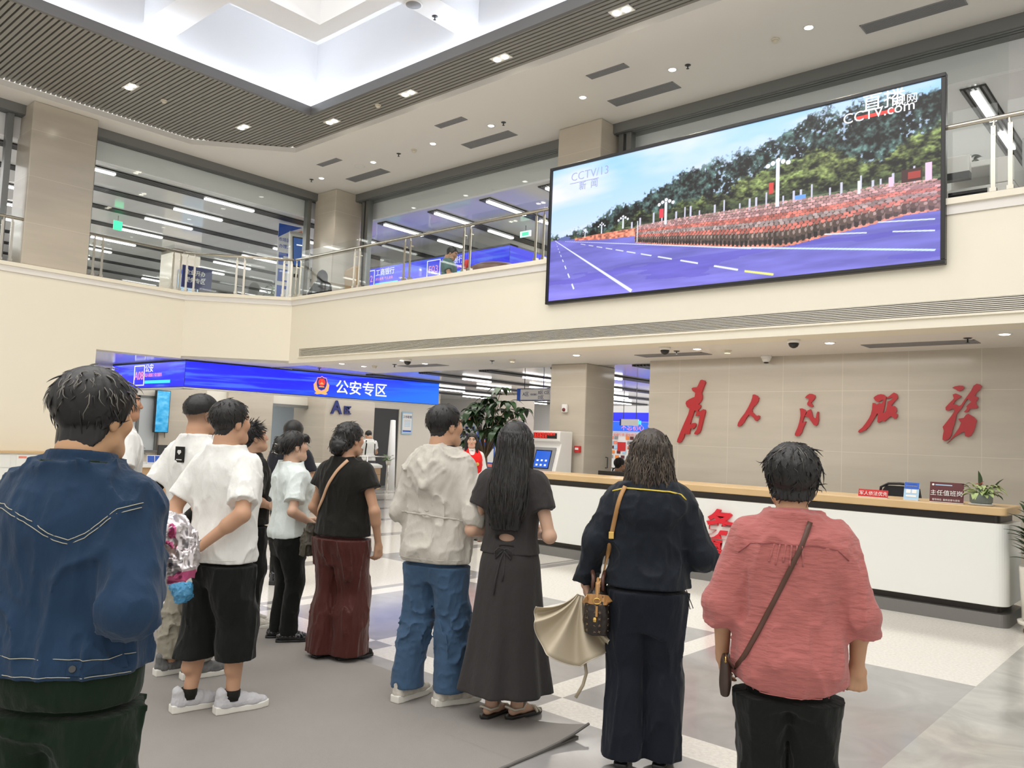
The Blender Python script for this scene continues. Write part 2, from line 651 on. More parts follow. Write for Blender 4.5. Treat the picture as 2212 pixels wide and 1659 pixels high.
# service hall columns and walls below
pillar(-19.9, 8.85, -19.0, 10.0, 0, ZC)
pillar(-19.9, 10.55, -18.95, 11.84, 0, ZC)
pillar(-19.7, 12.97, -18.2, 14.66, 0, ZC)
pillar(-16.2, 17.6, -15.4, 18.4, 0, ZC)
m = MB()
m.box(-19.4, 5.95, 0, -19.1, 7.9, ZC)
m.box(-19.4, 7.9, 0, -19.1, 8.85, .98)
m.box(-19.4, 7.9, 2.27, -19.1, 8.85, ZC)
m.box(-19.3, 10.0, 0, -19.05, 10.55, ZC)
m.box(-19.3, 11.84, 2.27, -19.05, 12.97, ZC)
m.box(-19.3, 14.66, 0, -19.05, 15.0, ZC)
m.box(-19.3, 15.0, 2.4, -19.05, 16.3, ZC)
m.box(-19.3, 16.3, 0, -19.05, 18.0, ZC)
struct(m.build('wall_service', mat('service_wall_paint', (.72, .68, .60), .5)))
struct(MB().box(-24, 5.95, 0, -23.8, 19.5, ZC).build('wall_office', 'greyroom'))
m = MB()
for y in (7.9, 8.36, 8.82):
    m.box(-19.14, y - .03, .98, -19.06, y + .03, 2.27)
m.box(-19.14, 7.9, 2.24, -19.06, 8.85, 2.28)
m.box(-19.16, 7.85, .95, -19.0, 8.9, 1.0)
wn = struct(m.build('window_1', 'alu'))
struct(MB().box(-19.12, 7.93, 1.0, -19.1, 8.8, 2.24).build('pane', mat('frosted_pane', (.62, .66, .68), .3), wn))
m = MB()
m.box(-19.1, 11.84, 2.22, -19.0, 12.97, 2.30)
struct(m.build('trim_3', 'alu'))
struct(MB().box(-30, 23.0, 0, XR, 23.3, ZC).build('wall_far', mat('far_hall_wall', (.80, .79, .76), .5)))
struct(MB().box(-42, 41.5, 3.95, XR, 42, 6.6).build('wall_gallery_far', mat('gallery_wall', (.62, .62, .60), .5)))
struct(MB().box(-42, -9, 3.95, -41.5, 42, 6.6).build('wall_gallery_left', mat('gallery_wall_b', (.60, .61, .61), .5)))

# --- gallery ceilings, bulkheads, sliding-door tracks
m = MB()
m.box(-42, -9, 6.6, -16.2, 42, 6.7)
m.box(-16.2, 11.75, 6.6, XR, 42, 6.7)
struct(m.build('ceiling_gallery', 'hallceil'))
m = MB()
m.box(-16.2, -9, 6.6, -16.1, 11.75, 7.2)
m.box(-16.2, 11.65, 6.6, XR, 11.75, 7.2)
struct(m.build('wall_bulkhead', 'coffer'))
tr = MB()
tr.box(-16.1, -9, 6.98, -15.86, 11.3, 7.15)
tr.box(-16.1, 11.3, 6.98, XR, 11.65, 7.15)
struct(tr.build('trim_4', 'track'))
m = MB()
for dx in (.03, .10, .17):
    m.box(-15.86 - dx - .02, -9, 6.97, -15.86 - dx, 11.3, 6.98)
    m.box(-15.86, 11.3 + dx, 6.97, XR, 11.3 + dx + .02, 6.98)
struct(m.build('trim_5', 'alu'))
m = MB()
for y in (3.9, 4.35, 5.75, 10.55):
    m.box(-16.08, y, 3.95, -15.94, y + .10, 6.98)
for x in (-15.0, -14.85, -7.86, -7.7):
    m.box(x, 11.38, 3.95, x + .10, 11.52, 6.98)
struct(m.build('trim_6', 'alu'))
# tall glass panes under the tracks
p = struct(MB().box(-16.03, 5.85, 3.95, -16.015, 10.55, 6.97).build('window_2', 'glass'))
p = struct(MB().box(-14.75, 11.44, 3.95, -8.9, 11.455, 6.97).build('window_3', 'glass'))
p = struct(MB().box(-7.6, 11.44, 3.95, -2.0, 11.455, 6.97).build('window_4', 'glass'))
p = struct(MB().box(-16.03, -6, 3.95, -16.015, 3.9, 6.97).build('window_5', 'glass'))

# --- atrium ceiling: white ring, slatted ring, coffer
m = MB()
m.box(-16.1, -9, ZU, -15.24, 11.7, ZU + .1)
m.box(-15.24, 8.83, ZU, XR, 11.7, ZU + .1)
m.prism([(-15.24, 7.33), (-13.9, 8.83), (-15.24, 8.83)], ZU, ZU + .1)
struct(m.build('ceiling_ring', 'white'))
m = MB()
m.box(-15.3, -9, 7.36, -12.25, 8.9, 7.40)
m.box(-12.25, 8.05, 7.36, XR, 8.9, 7.40)
struct(m.build('ceiling_slat_back', 'slatback'))
m = MB()
k = 0
y = -8.9
while y < 8.80:
    x0 = -15.24
    if y > 7.33:
        x0 = -15.24 + (y + .03 - 7.33) * (1.34 / 1.5)
    x1 = -12.24 if y < 7.99 else XR
    m.box(x0 + .01, y, 7.25, x1, y + .052, 7.335)
    y += .080
struct(m.build('ceiling_slats', 'slat'))
m = MB()
m.box(-12.26, -9, 7.24, -12.2, 8.07, 7.40)
m.box(-12.2, 8.01, 7.24, XR, 8.07, 7.40)
struct(m.build('trim_7', mat('slat_edge_trim', (.16, .155, .15), .4)))
m = MB()
m.box(-12.55, -9, 7.40, -12.45, 8.35, 8.75)
m.box(-12.45, 8.25, 7.40, XR, 8.35, 8.75)
m.box(-12.45, 8.07, 7.40, XR, 8.25, 7.41)
m.box(-12.45, -9, 7.40, -12.26, 8.07, 7.41)
struct(m.build('wall_coffer', 'coffer'))
m = MB()
m.box(-12.45, 6.6, 8.7, XR, 8.25, 8.75)
m.box(-12.45, -9, 8.7, -10.3, 6.6, 8.75)
struct(m.build('ceiling_coffer', 'coffer'))
ZB = 7.79
m = MB()
m.box(-12.45, 5.10, ZB, -10.82, 5.62, 8.7)
m.box(-8.80, 7.11, ZB, -8.30, 8.25, 8.7)
m.box(-10.82, -9, ZB, -10.28, 7.11, 11.0)
m.box(-10.28, 6.82, ZB, XR, 7.11, 11.0)
struct(m.build('ceiling_beams', 'coffer'))
struct(MB().box(-10.82, -9, 11.0, XR, 7.11, 11.05).build('ceiling_fill_panel', mat('added_glow_panel', (.85, .85, .85), .6, emit=(1, .98, .97), es=1.1)))  # unseen glowing lid of the well, added to light the atrium
# cove light tubes hidden behind the lip of the coffer
for i, (a, b) in enumerate((((-12.42, -9, 7.415), (-12.38, 8.18, 7.43)), ((-12.38, 8.18, 7.415), (XR, 8.22, 7.43)))):
    o = MB().box(*a, *b).build('cove_light', 'cove')
    tag(o, ('white light tube hidden in the left cove of the big ceiling coffer', 'white light tube hidden in the front cove of the big ceiling coffer')[i], 'cove light', 'cove lights of the coffer')

# ------------------------------------------------------------------ ceiling fittings
def vent(x0, y0, x1, y1, z, label, group):
    e = empty('ceiling_vent', label, 'air vent', ((x0 + x1) / 2, (y0 + y1) / 2, z), 0, group)
    a, b = (x1 - x0) / 2, (y1 - y0) / 2
    f = MB()
    for q in ((-a, -b, a, -b + .015), (-a, b - .015, a, b), (-a, -b, -a + .015, b), (a - .015, -b, a, b)):
        f.box(q[0], q[1], -.006, q[2], q[3], .002)
    f.build('frame', 'grille', e)
    f = MB()
    n = max(3, int(2 * b / .025))
    for k in range(n):
        yy = -b + .012 + (2 * b - .024) * k / n
        f.box(-a + .012, yy, -.004, a - .012, yy + .014, .0)
    f.build('slats', 'grille', e)
    MB().box(-a, -b, -.001, a, b, 0).build('vent_back', mat('vent_back', (.12, .12, .12), .8), e)
    return e


ordn = ['leftmost', 'second from left', 'third from left', 'rightmost']
for i, x in enumerate((-14.14, -10.55, -7.2)):
    vent(x, 9.5, x + .68, 9.66, ZU - .001, 'small grey slot vent in the upper white ceiling, ' + ['leftmost of three', 'middle one of three', 'rightmost of three'][i], 'small vents of the upper ceiling')
for i, x in enumerate((-14.4, -10.82, -7.46, -3.5)):
    vent(x, 10.44, x + 1.2, 10.71, ZU - .001, 'large grey vent in the upper white ceiling, ' + ordn[i] + ' of four', 'large vents of the upper ceiling')
for i, (x0, x1) in enumerate(((-12.0, -10.9), (-6.6, -5.5), (-3.34, -2.11))):
    vent(x0, 10.15, x1, 10.48, ZC - .001, ['flat grey vent in the lobby ceiling near the blue hanging sign', 'flat grey vent in the lobby ceiling between pillar and stone wall', 'flat grey vent in the lobby ceiling above the last red character'][i], 'vents of the lobby ceiling')


def downlight(x, y, z, label, group, power=14, r=.055):
    e = empty('downlight', label, 'ceiling lamp', (x, y, z), 0, group)
    MB().lathe([(r + .018, 0), (r + .018, -.006), (r, -.008), (r, 0)], 20).build('trim_ring', 'whiteplastic', e, True)
    MB().lathe([(r, -.002), (r * .8, -.012), (.004, -.016)], 20).build('lamp_lens', 'lampc', e, True)
    if power:
        s = spot('downlight_beam', (0, 0, -.03), power, 120, (1, .95, .87))
        s.parent = e
    return e


words = ['first', 'second', 'third', 'fourth', 'fifth', 'sixth', 'seventh', 'eighth']
for i, x in enumerate((-14.81, -13.02, -11.23, -9.72, -7.70, -6.06, -4.03)):
    downlight(x, 10.10, ZU, words[i] + ' downlight from the left in the row along the upper white ceiling', 'downlights of the upper ceiling', 45)
for i, (x, y) in enumerate(((-12.83, 9.46), (-12.85, 10.01), (-11.02, 9.44), (-11.06, 10.02), (-7.45, 9.85), (-5.37, 9.8), (-3.6, 9.83), (-1.75, 9.8))):
    downlight(x, y, ZC, ['downlight above the crest on the blue sign, nearer the fascia', 'downlight above the blue sign title, farther from the fascia', 'downlight beside the dome camera over the blue sign', 'downlight beside the lobby vent over the blue sign', 'downlight in front of the stone pillar', 'lobby downlight between two black dome cameras', 'lobby downlight right of the two black dome cameras', 'lobby downlight at the far right of the ceiling'][i], 'downlights of the lobby ceiling', 8)

# warm twin lamps in the slatted ring
for i, (x, y) in enumerate(((-13.72, 5.49), (-13.77, 7.60), (-12.15, 8.44), (-10.08, 8.46), (-8.0, 8.46), (-5.85, 8.44), (-3.7, 8.44), (-13.75, 3.2), (-13.75, .9))):
    far = i < 6
    lb = ['warm twin lamp in the dark slatted ceiling, leftmost one', 'warm twin lamp in the dark slatted ceiling, near the cut corner', 'warm twin lamp in the dark slatted ceiling, under the coffer corner', 'warm twin lamp in the front slatted strip, fourth from left', 'warm twin lamp in the front slatted strip, fifth from left', 'warm twin lamp in the front slatted strip, sixth from left', 'warm twin lamp in the front slatted strip beyond the sixth', 'warm twin lamp in the left slatted strip out of view', 'warm twin lamp in the left slatted strip far out of view'][i]
    e = empty('twin_lamp', lb, 'ceiling lamp', (x, y, 7.25), 0, 'twin lamps of the slatted ceiling')
    MB().box(-.16, -.085, -.008, .16, .085, .004).build('lamp_plate', 'whiteplastic', e)
    for dx in (-.075, .075):
        MB().lathe([(.055, -.008), (.05, -.018), (.006, -.024)], 16, c=(dx, 0, 0)).build('lamp_lens', 'lampw', e, True)
    s = spot('twin_lamp_beam', (0, 0, -.04), 130, 105, (1, .9, .74), .12)
    s.parent = e


def sprinkler(x, y, z, label):
    e = empty('sprinkler', label, 'sprinkler', (x, y, z), 0, 'ceiling sprinklers')
    MB().lathe([(.045, 0), (.045, -.004), (.03, -.012), (.012, -.014)], 14).build('rosette', 'dark', e, True)
    MB().lathe([(.008, -.012), (.008, -.05), (.022, -.052), (.022, -.056)], 10).build('sprinkler_head', 'dark', e, True)


sprl = [(-15.08, 10.03, ZU, 'small dark sprinkler in the upper ceiling at the far left corner'), (-12.2, 10.08, ZU, 'small dark sprinkler in the upper ceiling beside a beige smoke detector'), (-9.44, 10.12, ZU, 'small dark sprinkler in the upper ceiling above the gallery railing'), (-5.81, 10.11, ZU, 'small dark sprinkler in the upper ceiling above the big screen'), (-5.76, 9.93, ZC, 'small dark sprinkler in the lobby ceiling above the first red character'), (-2.14, 9.99, ZC, 'small dark sprinkler in the lobby ceiling at the far right vent'), (-14.3, 9.98, ZC, 'small dark sprinkler above the crest of the blue sign'), (-11.84, 9.95, ZC, 'small dark sprinkler at the end of the vent over the blue sign'), (-9.41, 10.06, ZC, 'small dark sprinkler in the lobby ceiling left of the stone pillar'), (-8.68, 7.72, ZB, 'white sprinkler under the white coffer beam')]
for q in sprl:
    sprinkler(*q)


def detector(x, y, z, label, r=.055, m_='beigeplastic'):
    e = empty('smoke_detector', label, 'smoke detector', (x, y, z), 0, 'smoke detectors')
    MB().lathe([(r, 0), (r, -.012), (r * .92, -.02)], 20).build('detector_base', m_, e, True)
    MB().lathe([(r * .75, -.018), (r * .75, -.04), (r * .5, -.052), (.004, -.054)], 20).build('sensor_cap', m_, e, True)


for q in ((-11.79, 10.12, ZU, 'round beige smoke detector in the upper ceiling, left of the stone column'), (-4.5, 10.14, ZU, 'round beige smoke detector in the upper ceiling over the big screen'), (-13.8, 6.1, 7.25, 'round beige smoke detector in the left slatted ceiling'), (-10.86, 8.46, 7.25, 'flat round smoke detector in the front slatted ceiling'), (-12.52, 10.02, ZC, 'beige smoke detector in the lobby ceiling over the blue sign'), (-8.95, 10.06, ZC, 'beige smoke detector in the lobby ceiling near the pillar'), (-5.09, 10.13, ZC, 'white smoke detector in the lobby ceiling near the white camera')):
    detector(*q)
e = empty('ceiling_speaker', 'round grey speaker flush in the upper white ceiling, far left', 'speaker', (-13.47, 10.11, ZU))
MB().lathe([(.11, 0), (.11, -.008), (.09, -.01), (.005, -.01)], 24).build('speaker_grille', 'whiteplastic', e, True)
e = empty('ceiling_speaker', 'round grey speaker under the white coffer beam', 'speaker', (-8.68, 7.30, ZB))
MB().lathe([(.13, 0), (.13, -.012), (.115, -.014)], 28).build('speaker_rim', 'whiteplastic', e, True)
MB().lathe([(.11, -.01), (.11, -.018), (.005, -.018)], 28).build('speaker_grille', 'grille', e, True)


def dome(x, y, z, label, white=False):
    e = empty('dome_camera', label, 'security camera', (x, y, z), 0, 'security cameras')
    MB().lathe([(.075, 0), (.075, -.03), (.068, -.04)], 20).build('camera_base', 'whiteplastic', e, True)
    MB().lathe([(.062, -.035), (.06, -.06), (.045, -.085), (.02, -.10), (.003, -.103)], 20).build('camera_dome', 'whiteplastic' if white else 'black', e, True)
    if white:
        MB().lathe([(.034, -.078), (.034, -.108), (.004, -.112)], 16).build('camera_lens', 'black', e, True)


dome(-5.69, 9.5, ZC, 'black dome camera under the lobby ceiling, above the first red character')
dome(-3.88, 9.43, ZC, 'black dome camera under the lobby ceiling, above the third red character')
dome(-10.79, 9.36, ZC, 'black dome camera under the lobby ceiling over the blue sign')
dome(-4.87, 10.88, ZC, 'white camera at the top edge of the tiled stone wall', True)

# light strips of the halls: dark slatted channel with one lit tube
def channel(x, y0, y1, z, lights, label, group):
    e = empty('light_channel', label, 'ceiling light', (x, y0, z), 0, group)
    m = MB()
    for dx in (-.15, -.085, -.02, .045, .11):
        m.box(dx, 0, -.03, dx + .035, y1 - y0, -.002)
    m.build('channel_slats', 'dark', e)
    MB().box(-.16, 0, -.004, .16, y1 - y0, -.001).build('channel_back', 'slatback', e)
    for (a, b) in lights:
        MB().box(-.045, a - y0, -.06, .045, b - y0, -.028).build('light_tube', 'strip', e)


near = 'near the glass front'
for i, x in enumerate((-16.6, -18.02, -19.5, -21.13, -22.75, -24.35, -25.95, -27.6, -29.2)):
    lights = [(1.6, 2.8), (5.2, 6.47), (8.38, 9.55), (11.9, 13.1), (15.4, 16.6)]
    channel(x, -3, 20, 6.6, lights, 'dark light channel with bright tubes in the left gallery ceiling, ' + ['nearest to the glass front', 'second from the glass front', 'third from the glass front', 'fourth from the glass front', 'fifth from the glass front', 'sixth from the glass front', 'seventh from the glass front', 'eighth from the glass front', 'farthest from the glass front'][i], 'light channels of the left gallery')
for i, x in enumerate((-14.9, -13.15, -11.55, -9.95, -8.2, -6.3, -4.4, -2.5)):
    channel(x, 11.9, 26, 6.6, [(12.0, 13.2), (13.75, 14.6), (17.2, 18.4), (21, 22.2)], 'long dark slatted light channel in the gallery ceiling behind the railing, ' + words[i] + ' from the left', 'light channels of the front gallery')
for i, x in enumerate((-7.3, -9.05, -10.86, -12.62, -14.4, -16.15, -17.9)):
    y0 = 11.4 if x > -16 else 8.2
    channel(x, y0, 22.8, ZC, [(12.6, 13.45)] * (x > -13.9) + [(14.9, 16.15), (17.9, 19.1), (20.8, 22.0)] + ([(9.4, 10.5)] if x < -16 else []), 'dark slatted light channel in the service hall ceiling, ' + words[i] + ' counted from the reception pillar', 'light channels of the service hall')
# ================================================================== BIG SCREEN
def ninterp(x, pts):
    return np.interp(x, [p[0] for p in pts], [p[1] for p in pts])


def vnoise(x, y, seed=0):
    """smooth value noise on numpy arrays"""
    xi, yi = np.floor(x).astype(np.int64), np.floor(y).astype(np.int64)
    xf, yf = x - xi, y - yi
    u, v = xf * xf * (3 - 2 * xf), yf * yf * (3 - 2 * yf)

    def h(a, b):
        n = (a * 374761393 + b * 668265263 + seed * 1274126177) & 0xffffffff
        n = ((n ^ (n >> 13)) * 1274126177) & 0xffffffff
        return ((n ^ (n >> 16)) & 0xffff) / 65535.
    return (h(xi, yi) * (1 - u) + h(xi + 1, yi) * u) * (1 - v) + (h(xi, yi + 1) * (1 - u) + h(xi + 1, yi + 1) * u) * v


def fbm(x, y, o=4, seed=0):
    s, a, t = 0, .5, 0
    for i in range(o):
        s = s + a * vnoise(x * 2 ** i, y * 2 ** i, seed + i)
        t += a
        a *= .5
    return s / t


def lin(c):
    c = np.asarray(c, float) / 255
    return np.where(c < .04045, c / 12.92, ((c + .055) / 1.055) ** 2.4)


def paint_parade(nx, ny):
    """broadcast picture: avenue, trees, lamp posts and rows of marchers"""
    u, v = np.meshgrid(np.linspace(0, 1, nx), np.linspace(0, 1, ny))
    asp = 2.62
    X = u * asp
    C = np.zeros((ny, nx, 3))
    # sky
    t = np.clip((v - .45) / .55, 0, 1)[..., None]
    sky = np.array([205, 222, 248.]) * (1 - t) + np.array([150, 205, 246.]) * t
    cl = fbm(X * 1.5 + v * 1.2, v * 5 - X * .4, 4, 3)
    sky = sky + (np.clip(cl - .42, 0, 1) * 2.6)[..., None] * (np.array([232, 232, 250.]) - sky)
    C[:] = sky

    def put(mask, col):
        a = np.clip(mask, 0, 1)[..., None]
        C[:] = C * (1 - a) + np.asarray(col, float) * a if not isinstance(col, np.ndarray) or col.ndim == 1 else C * (1 - a) + col * a
    # dark back trees
    top = ninterp(u, [(.04, .489), (.09, .50), (.13, .516), (.18, .588), (.225, .639), (.295, .658), (.354, .718), (.402, .771), (.453, .811), (.492, .809), (.529, .817), (.565, .842), (.62, .855), (.65, .85), (.678, .895), (.716, .934), (.731, .985), (.757, .978), (.779, .986), (.80, .94), (.82, .973), (.86, .976), (1, .965)])
    n1 = fbm(X * 26, v * 26, 4, 11)
    n2 = fbm(X * 60, v * 60, 3, 17)
    edge = (top + (fbm(X * 9, v * 9, 3, 21) - .5) * .10 + (n2 - .5) * .09 - v) * 40
    lum = np.clip(.30 + (n1 - .5) * 1.5 + (n2 - .5) * 1.3, 0, 1.25)
    tr = np.array([70, 96, 92.])[None, None] * lum[..., None] * 1.5 + 10
    gaps = (n2 > .66) & (fbm(X * 8, v * 8, 3, 31) > .48) & (v > .5)
    put(edge, tr)
    put(gaps * .75 * np.clip(edge, 0, 1) * (u > .5), np.array([190, 210, 245.]))
    # lighter front trees
    t2 = ninterp(u, [(.2, .47), (.24, .52), (.262, .544), (.314, .562), (.36, .55), (.405, .575), (.444, .592), (.483, .602), (.538, .622), (.575, .675), (.634, .691), (.673, .718), (.729, .742), (.78, .751), (.808, .70), (.862, .62), (.885, .60), (.913, .647), (.949, .718), (1, .765)])
    n3 = fbm(X * 18, v * 34, 4, 41)
    n4 = fbm(X * 55, v * 90, 3, 47)
    e2 = (t2 + (fbm(X * 14, v * 14, 3, 44) - .5) * .08 + (n4 - .5) * .05 - v) * 40
    l2 = np.clip(.45 + (n3 - .5) * 1.6 + (n4 - .5) * 1.1 + (v - .55) * 1.2, .05, 1.3)
    hue = fbm(X * 2.2, v * 3, 2, 52)[..., None]
    gcol = np.array([150, 160, 92.]) * (1 - hue) + np.array([112, 140, 78.]) * hue
    put(e2, gcol * l2[..., None] + 8)
    shade = np.clip((.53 - v) * 16 + (n3 - .5) * 3, 0, 1) * np.clip((u - .2) * 10, 0, 1)
    put(shade * .75 * (v < .58), np.array([52, 62, 50.]))
    # grass strip and pale trunks
    put(((v < .472) & (v > .44) & (u > .25)) * .8 * (n4 > .35), np.array([112, 128, 96.]))
    for k in range(26):
        uu = .27 + .72 * ((k * .618) % 1)
        put((np.abs(u - uu) < .0022) & (v > .44) & (v < .50 + .02 * (k % 3)), np.array([205, 205, 225.]))
    # road
    hz = ninterp(u, [(0, .462), (.05, .455), (.10, .44), (.28, .42), (.6, .42), (1, .41)])
    rn = fbm(X * 3, v * 26, 4, 61)
    rd = np.array([112, 110, 196.]) + (rn[..., None] - .5) * np.array([44, 44, 62.])
    low = np.clip((.22 - v) * 4, 0, 1)[..., None] * np.clip(1.1 - u, 0, 1)[..., None]
    rd = rd + low * np.array([34, 28, 46.])
    put((v < hz) * 1.0, rd)
    sh = (fbm(X * 2 - v * 3, v * 22, 3, 66) > .60) & (v < .2)
    put(sh * .35, np.array([86, 72, 190.]))

    def line(u0, v0, u1, v1, w0, w1, col, dash=None):
        du, dv = (u1 - u0) * asp, (v1 - v0)
        L = math.hypot(du, dv)
        px_, py = (u - u0) * asp, v - v0
        s = (px_ * du + py * dv) / L / L
        d = np.abs(px_ * dv - py * du) / L
        wd = w0 + (w1 - w0) * np.clip(s, 0, 1)
        mk = np.clip((wd - d) / .0025 + .5, 0, 1) * ((s > 0) & (s < 1))
        if dash is not None:
            ok = np.zeros_like(s, bool)
            for a, b in dash:
                ok |= (s > a) & (s < b)
            mk = mk * ok
        put(mk, np.asarray(col, float))
    line(.016, .457, .275, .012, .0018, .011, (238, 244, 255))
    q = [1 - .83 ** k for k in range(0, 40)]
    dl = [(1 - .80 ** k, 1 - .80 ** (k + .55)) for k in range(0, 1)]
    dl = [(x, x + .45 * dx) for x, dx in ((.02, .03), (.06, .04), (.11, .05), (.17, .06), (.24, .08), (.33, .10), (.45, .14), (.60, .18), (.80, .22))]
    line(.019, .441, .096, .03, .0012, .007, (240, 246, 255), dl)
    dr = [(.10, .13), (.15, .18), (.20, .235), (.255, .295), (.315, .36), (.38, .43), (.46, .52), (.555, .63), (.675, .765), (.845, .96)]
    line(.052, .440, .59, .059, .0012, .0065, (235, 240, 235), dr)
    line(.56, .076, .66, .017, .006, .007, (238, 240, 130), [(.25, .95)])
    # marchers
    cb = ninterp(u, [(.08, .435), (.19, .406), (.279, .397), (.281, .350), (.367, .307), (.486, .257), (.575, .215), (.668, .185), (.70, .185), (.767, .212), (.863, .242), (.938, .272), (1, .272)])
    ct = ninterp(u, [(.08, .45), (.19, .455), (.281, .455), (.406, .452), (.595, .436), (.666, .436), (.809, .430), (.888, .443), (1, .428)])
    band = (v > cb) & (v < ct) & (u > .085)
    rel = np.clip((v - cb) / np.maximum(ct - cb, 1e-3), 0, 1)
    jit = vnoise(X * 60, v * 90, 71)
    far = (u < .281)
    pale = np.array([226, 136, 112.]) * (.55 + .8 * jit[..., None])
    put(band & far, pale)
    base = np.array([96, 80, 76.]) * (.5 + 1.0 * vnoise(X * 40, v * 60, 75)[..., None])
    put((band & ~far) * 1.0, base)
    rg = np.random.default_rng(5)

    def blob(cu, cv, ru, rv, col, sq=2.):
        i0, i1 = max(0, int((cv - rv) * ny)), min(ny, int((cv + rv) * ny) + 2)
        j0, j1 = max(0, int((cu - ru) * nx)), min(nx, int((cu + ru) * nx) + 2)
        if i1 <= i0 or j1 <= j0:
            return
        a = (np.abs((u[i0:i1, j0:j1] - cu) / ru) ** sq + np.abs((v[i0:i1, j0:j1] - cv) / rv) ** sq) < 1
        C[i0:i1, j0:j1][a] = col
    cbf = lambda q: float(np.interp(q, [.281, .367, .486, .575, .668, .70, .767, .863, .938, 1], [.350, .307, .257, .215, .190, .190, .215, .245, .274, .274]))
    ctf = lambda q: float(np.interp(q, [.281, .406, .595, .666, .809, .888, 1], [.455, .452, .436, .436, .430, .443, .428]))
    for row in range(9, -1, -1):
        q = .286 + .002 * (row % 2)
        while q < .995:
            cbv, ctv = cbf(q), ctf(q)
            H_ = (ctv - cbv)
            wd = .0035 + .0125 * max(0, q - .28) ** .8
            fv = cbv + H_ * row * .085
            hgt = H_ * (.46 - .012 * row)
            jt = rg.uniform(.75, 1.2)
            if row == 0:
                blob(q, fv + hgt * .05, wd * .95, hgt * .09, np.array([224, 140, 118.]) * rg.uniform(.85, 1.1))
                blob(q - wd * .2, fv + hgt * .30, wd * .42, hgt * .26, np.array([44, 38, 36.]) * jt, 3)
            if row < 4:
                blob(q, fv + hgt * .62, wd * .62, hgt * .24, np.array([82, 68, 60.]) * jt, 3)
                blob(q + wd * .3, fv + hgt * .66, wd * .28, hgt * .12, np.array([150, 132, 126.]) * jt)
            tone = np.array([206, 116, 104.]) if row < 6 else np.array([196, 150, 150.])
            if row in (2, 3):
                tone = np.array([168, 150, 148.])
            blob(q, fv + hgt * .93, wd * .55, hgt * .10, tone * jt)
            q += wd * (1.35 if row < 3 else 1.15)
    pk = np.clip((u - .75) * 4, 0, 1) * .30
    put(band * pk, np.array([232, 170, 190.]))
    line(.052, .440, .60, .200, .0010, .0045, (225, 235, 255))
    line(.575, .213, .99, .058, .0045, .0055, (205, 232, 255))
    line(.769, .226, .858, .202, .0035, .0035, (225, 235, 255))
    line(.909, .189, .989, .165, .0035, .004, (225, 240, 255))
    line(.881, .253, .989, .228, .003, .0035, (225, 240, 255))
    # lamp posts with globes, flags
    def lamp(uu, v0, v1, w, col=(226, 232, 246), globes=True):
        put((np.abs(u - uu) < w) & (v > v0) & (v < v1), np.array(col, float))
        if globes:
            for du in (-.020, -.010, 0, .010, .020):
                rr = w * 2.1
                yy = v1 + .012 - abs(du) * 1.2
                put((((u - uu - du * w / .0035) * asp) ** 2 + (v - yy) ** 2) < (rr * asp * .62) ** 2, np.array([244, 246, 255.]))
    lamp(.370, .445, .60, .0035)
    lamp(.661, .439, .715, .0042)
    lamp(.242, .463, .54, .0025)
    lamp(.174, .455, .52, .0018)
    lamp(.120, .445, .495, .0012)
    lamp(.287, .35, .50, .0016, globes=False)
    lamp(.841, .435, .51, .0026, globes=False)
    lamp(.977, .448, .545, .0065, (236, 200, 226), globes=False)
    lamp(.905, .445, .50, .005, (230, 200, 224), globes=False)
    put((np.abs(u - .357) < .006) & (np.abs(v - .525) < .03), np.array([226, 66, 84.]))
    put((np.abs(u - .646) < .006) & (np.abs(v - .56) < .035), np.array([214, 70, 66.]))
    put((np.abs(u - .714) < .012) & (np.abs(v - .474) < .013), np.array([110, 160, 235.]))
    put((np.abs(u - .945) < .02) & (np.abs(v - .49) < .035), np.array([70, 46, 44.]))
    put((np.abs(u - .95) < .012) & (np.abs(v - .49) < .02), np.array([168, 64, 58.]))
    put(((((u - .05) / .02) ** 2 + ((v - .462) / .014) ** 2) < 1), np.array([96, 110, 166.]))
    return lin(np.clip(C, 0, 255))


SX0, SX1, SZ0, SZ1 = -7.41, -2.135, 3.58, 5.602
scr = empty('video_wall', 'big tilted-looking wall screen showing a parade on an avenue, mounted on the cream fascia', 'screen', ((SX0 + SX1) / 2, 9.04, SZ0))
hw, hh = (SX1 - SX0) / 2, SZ1 - SZ0
m = MB()
b_ = .045
m.box(-hw, -.05, 0, hw, .03, b_)
m.box(-hw, -.05, hh - b_, hw, .03, hh)
m.box(-hw, -.05, b_, -hw + b_, .03, hh - b_)
m.box(hw - b_, -.05, b_, hw, .03, hh - b_)
m.build('bezel', 'black', scr, bevel=.006)
MB().box(-hw + .02, -.02, .02, hw - .02, .03, hh - .02).build('screen_housing', 'dark', scr)
NX, NY = 800, 306
cols = paint_parade(NX, NY)
gx, gz = np.meshgrid(np.linspace(-hw + b_, hw - b_, NX), np.linspace(b_, hh - b_, NY))
vs = np.stack([gx, np.full_like(gx, -.024), gz], -1).reshape(-1, 3)
ii = np.arange(NX * NY).reshape(NY, NX)
fs = np.stack([ii[:-1, :-1], ii[:-1, 1:], ii[1:, 1:], ii[1:, :-1]], -1).reshape(-1, 4)
M['videoled'] = colmat('video_led', .35, emit=1.2)
mesh_np('display', vs, fs, 'videoled', scr, smooth=False, cols=cols.reshape(-1, 3))


def uvp(u, v):
    return (-hw + 2 * hw * u, -.026, hh * v)


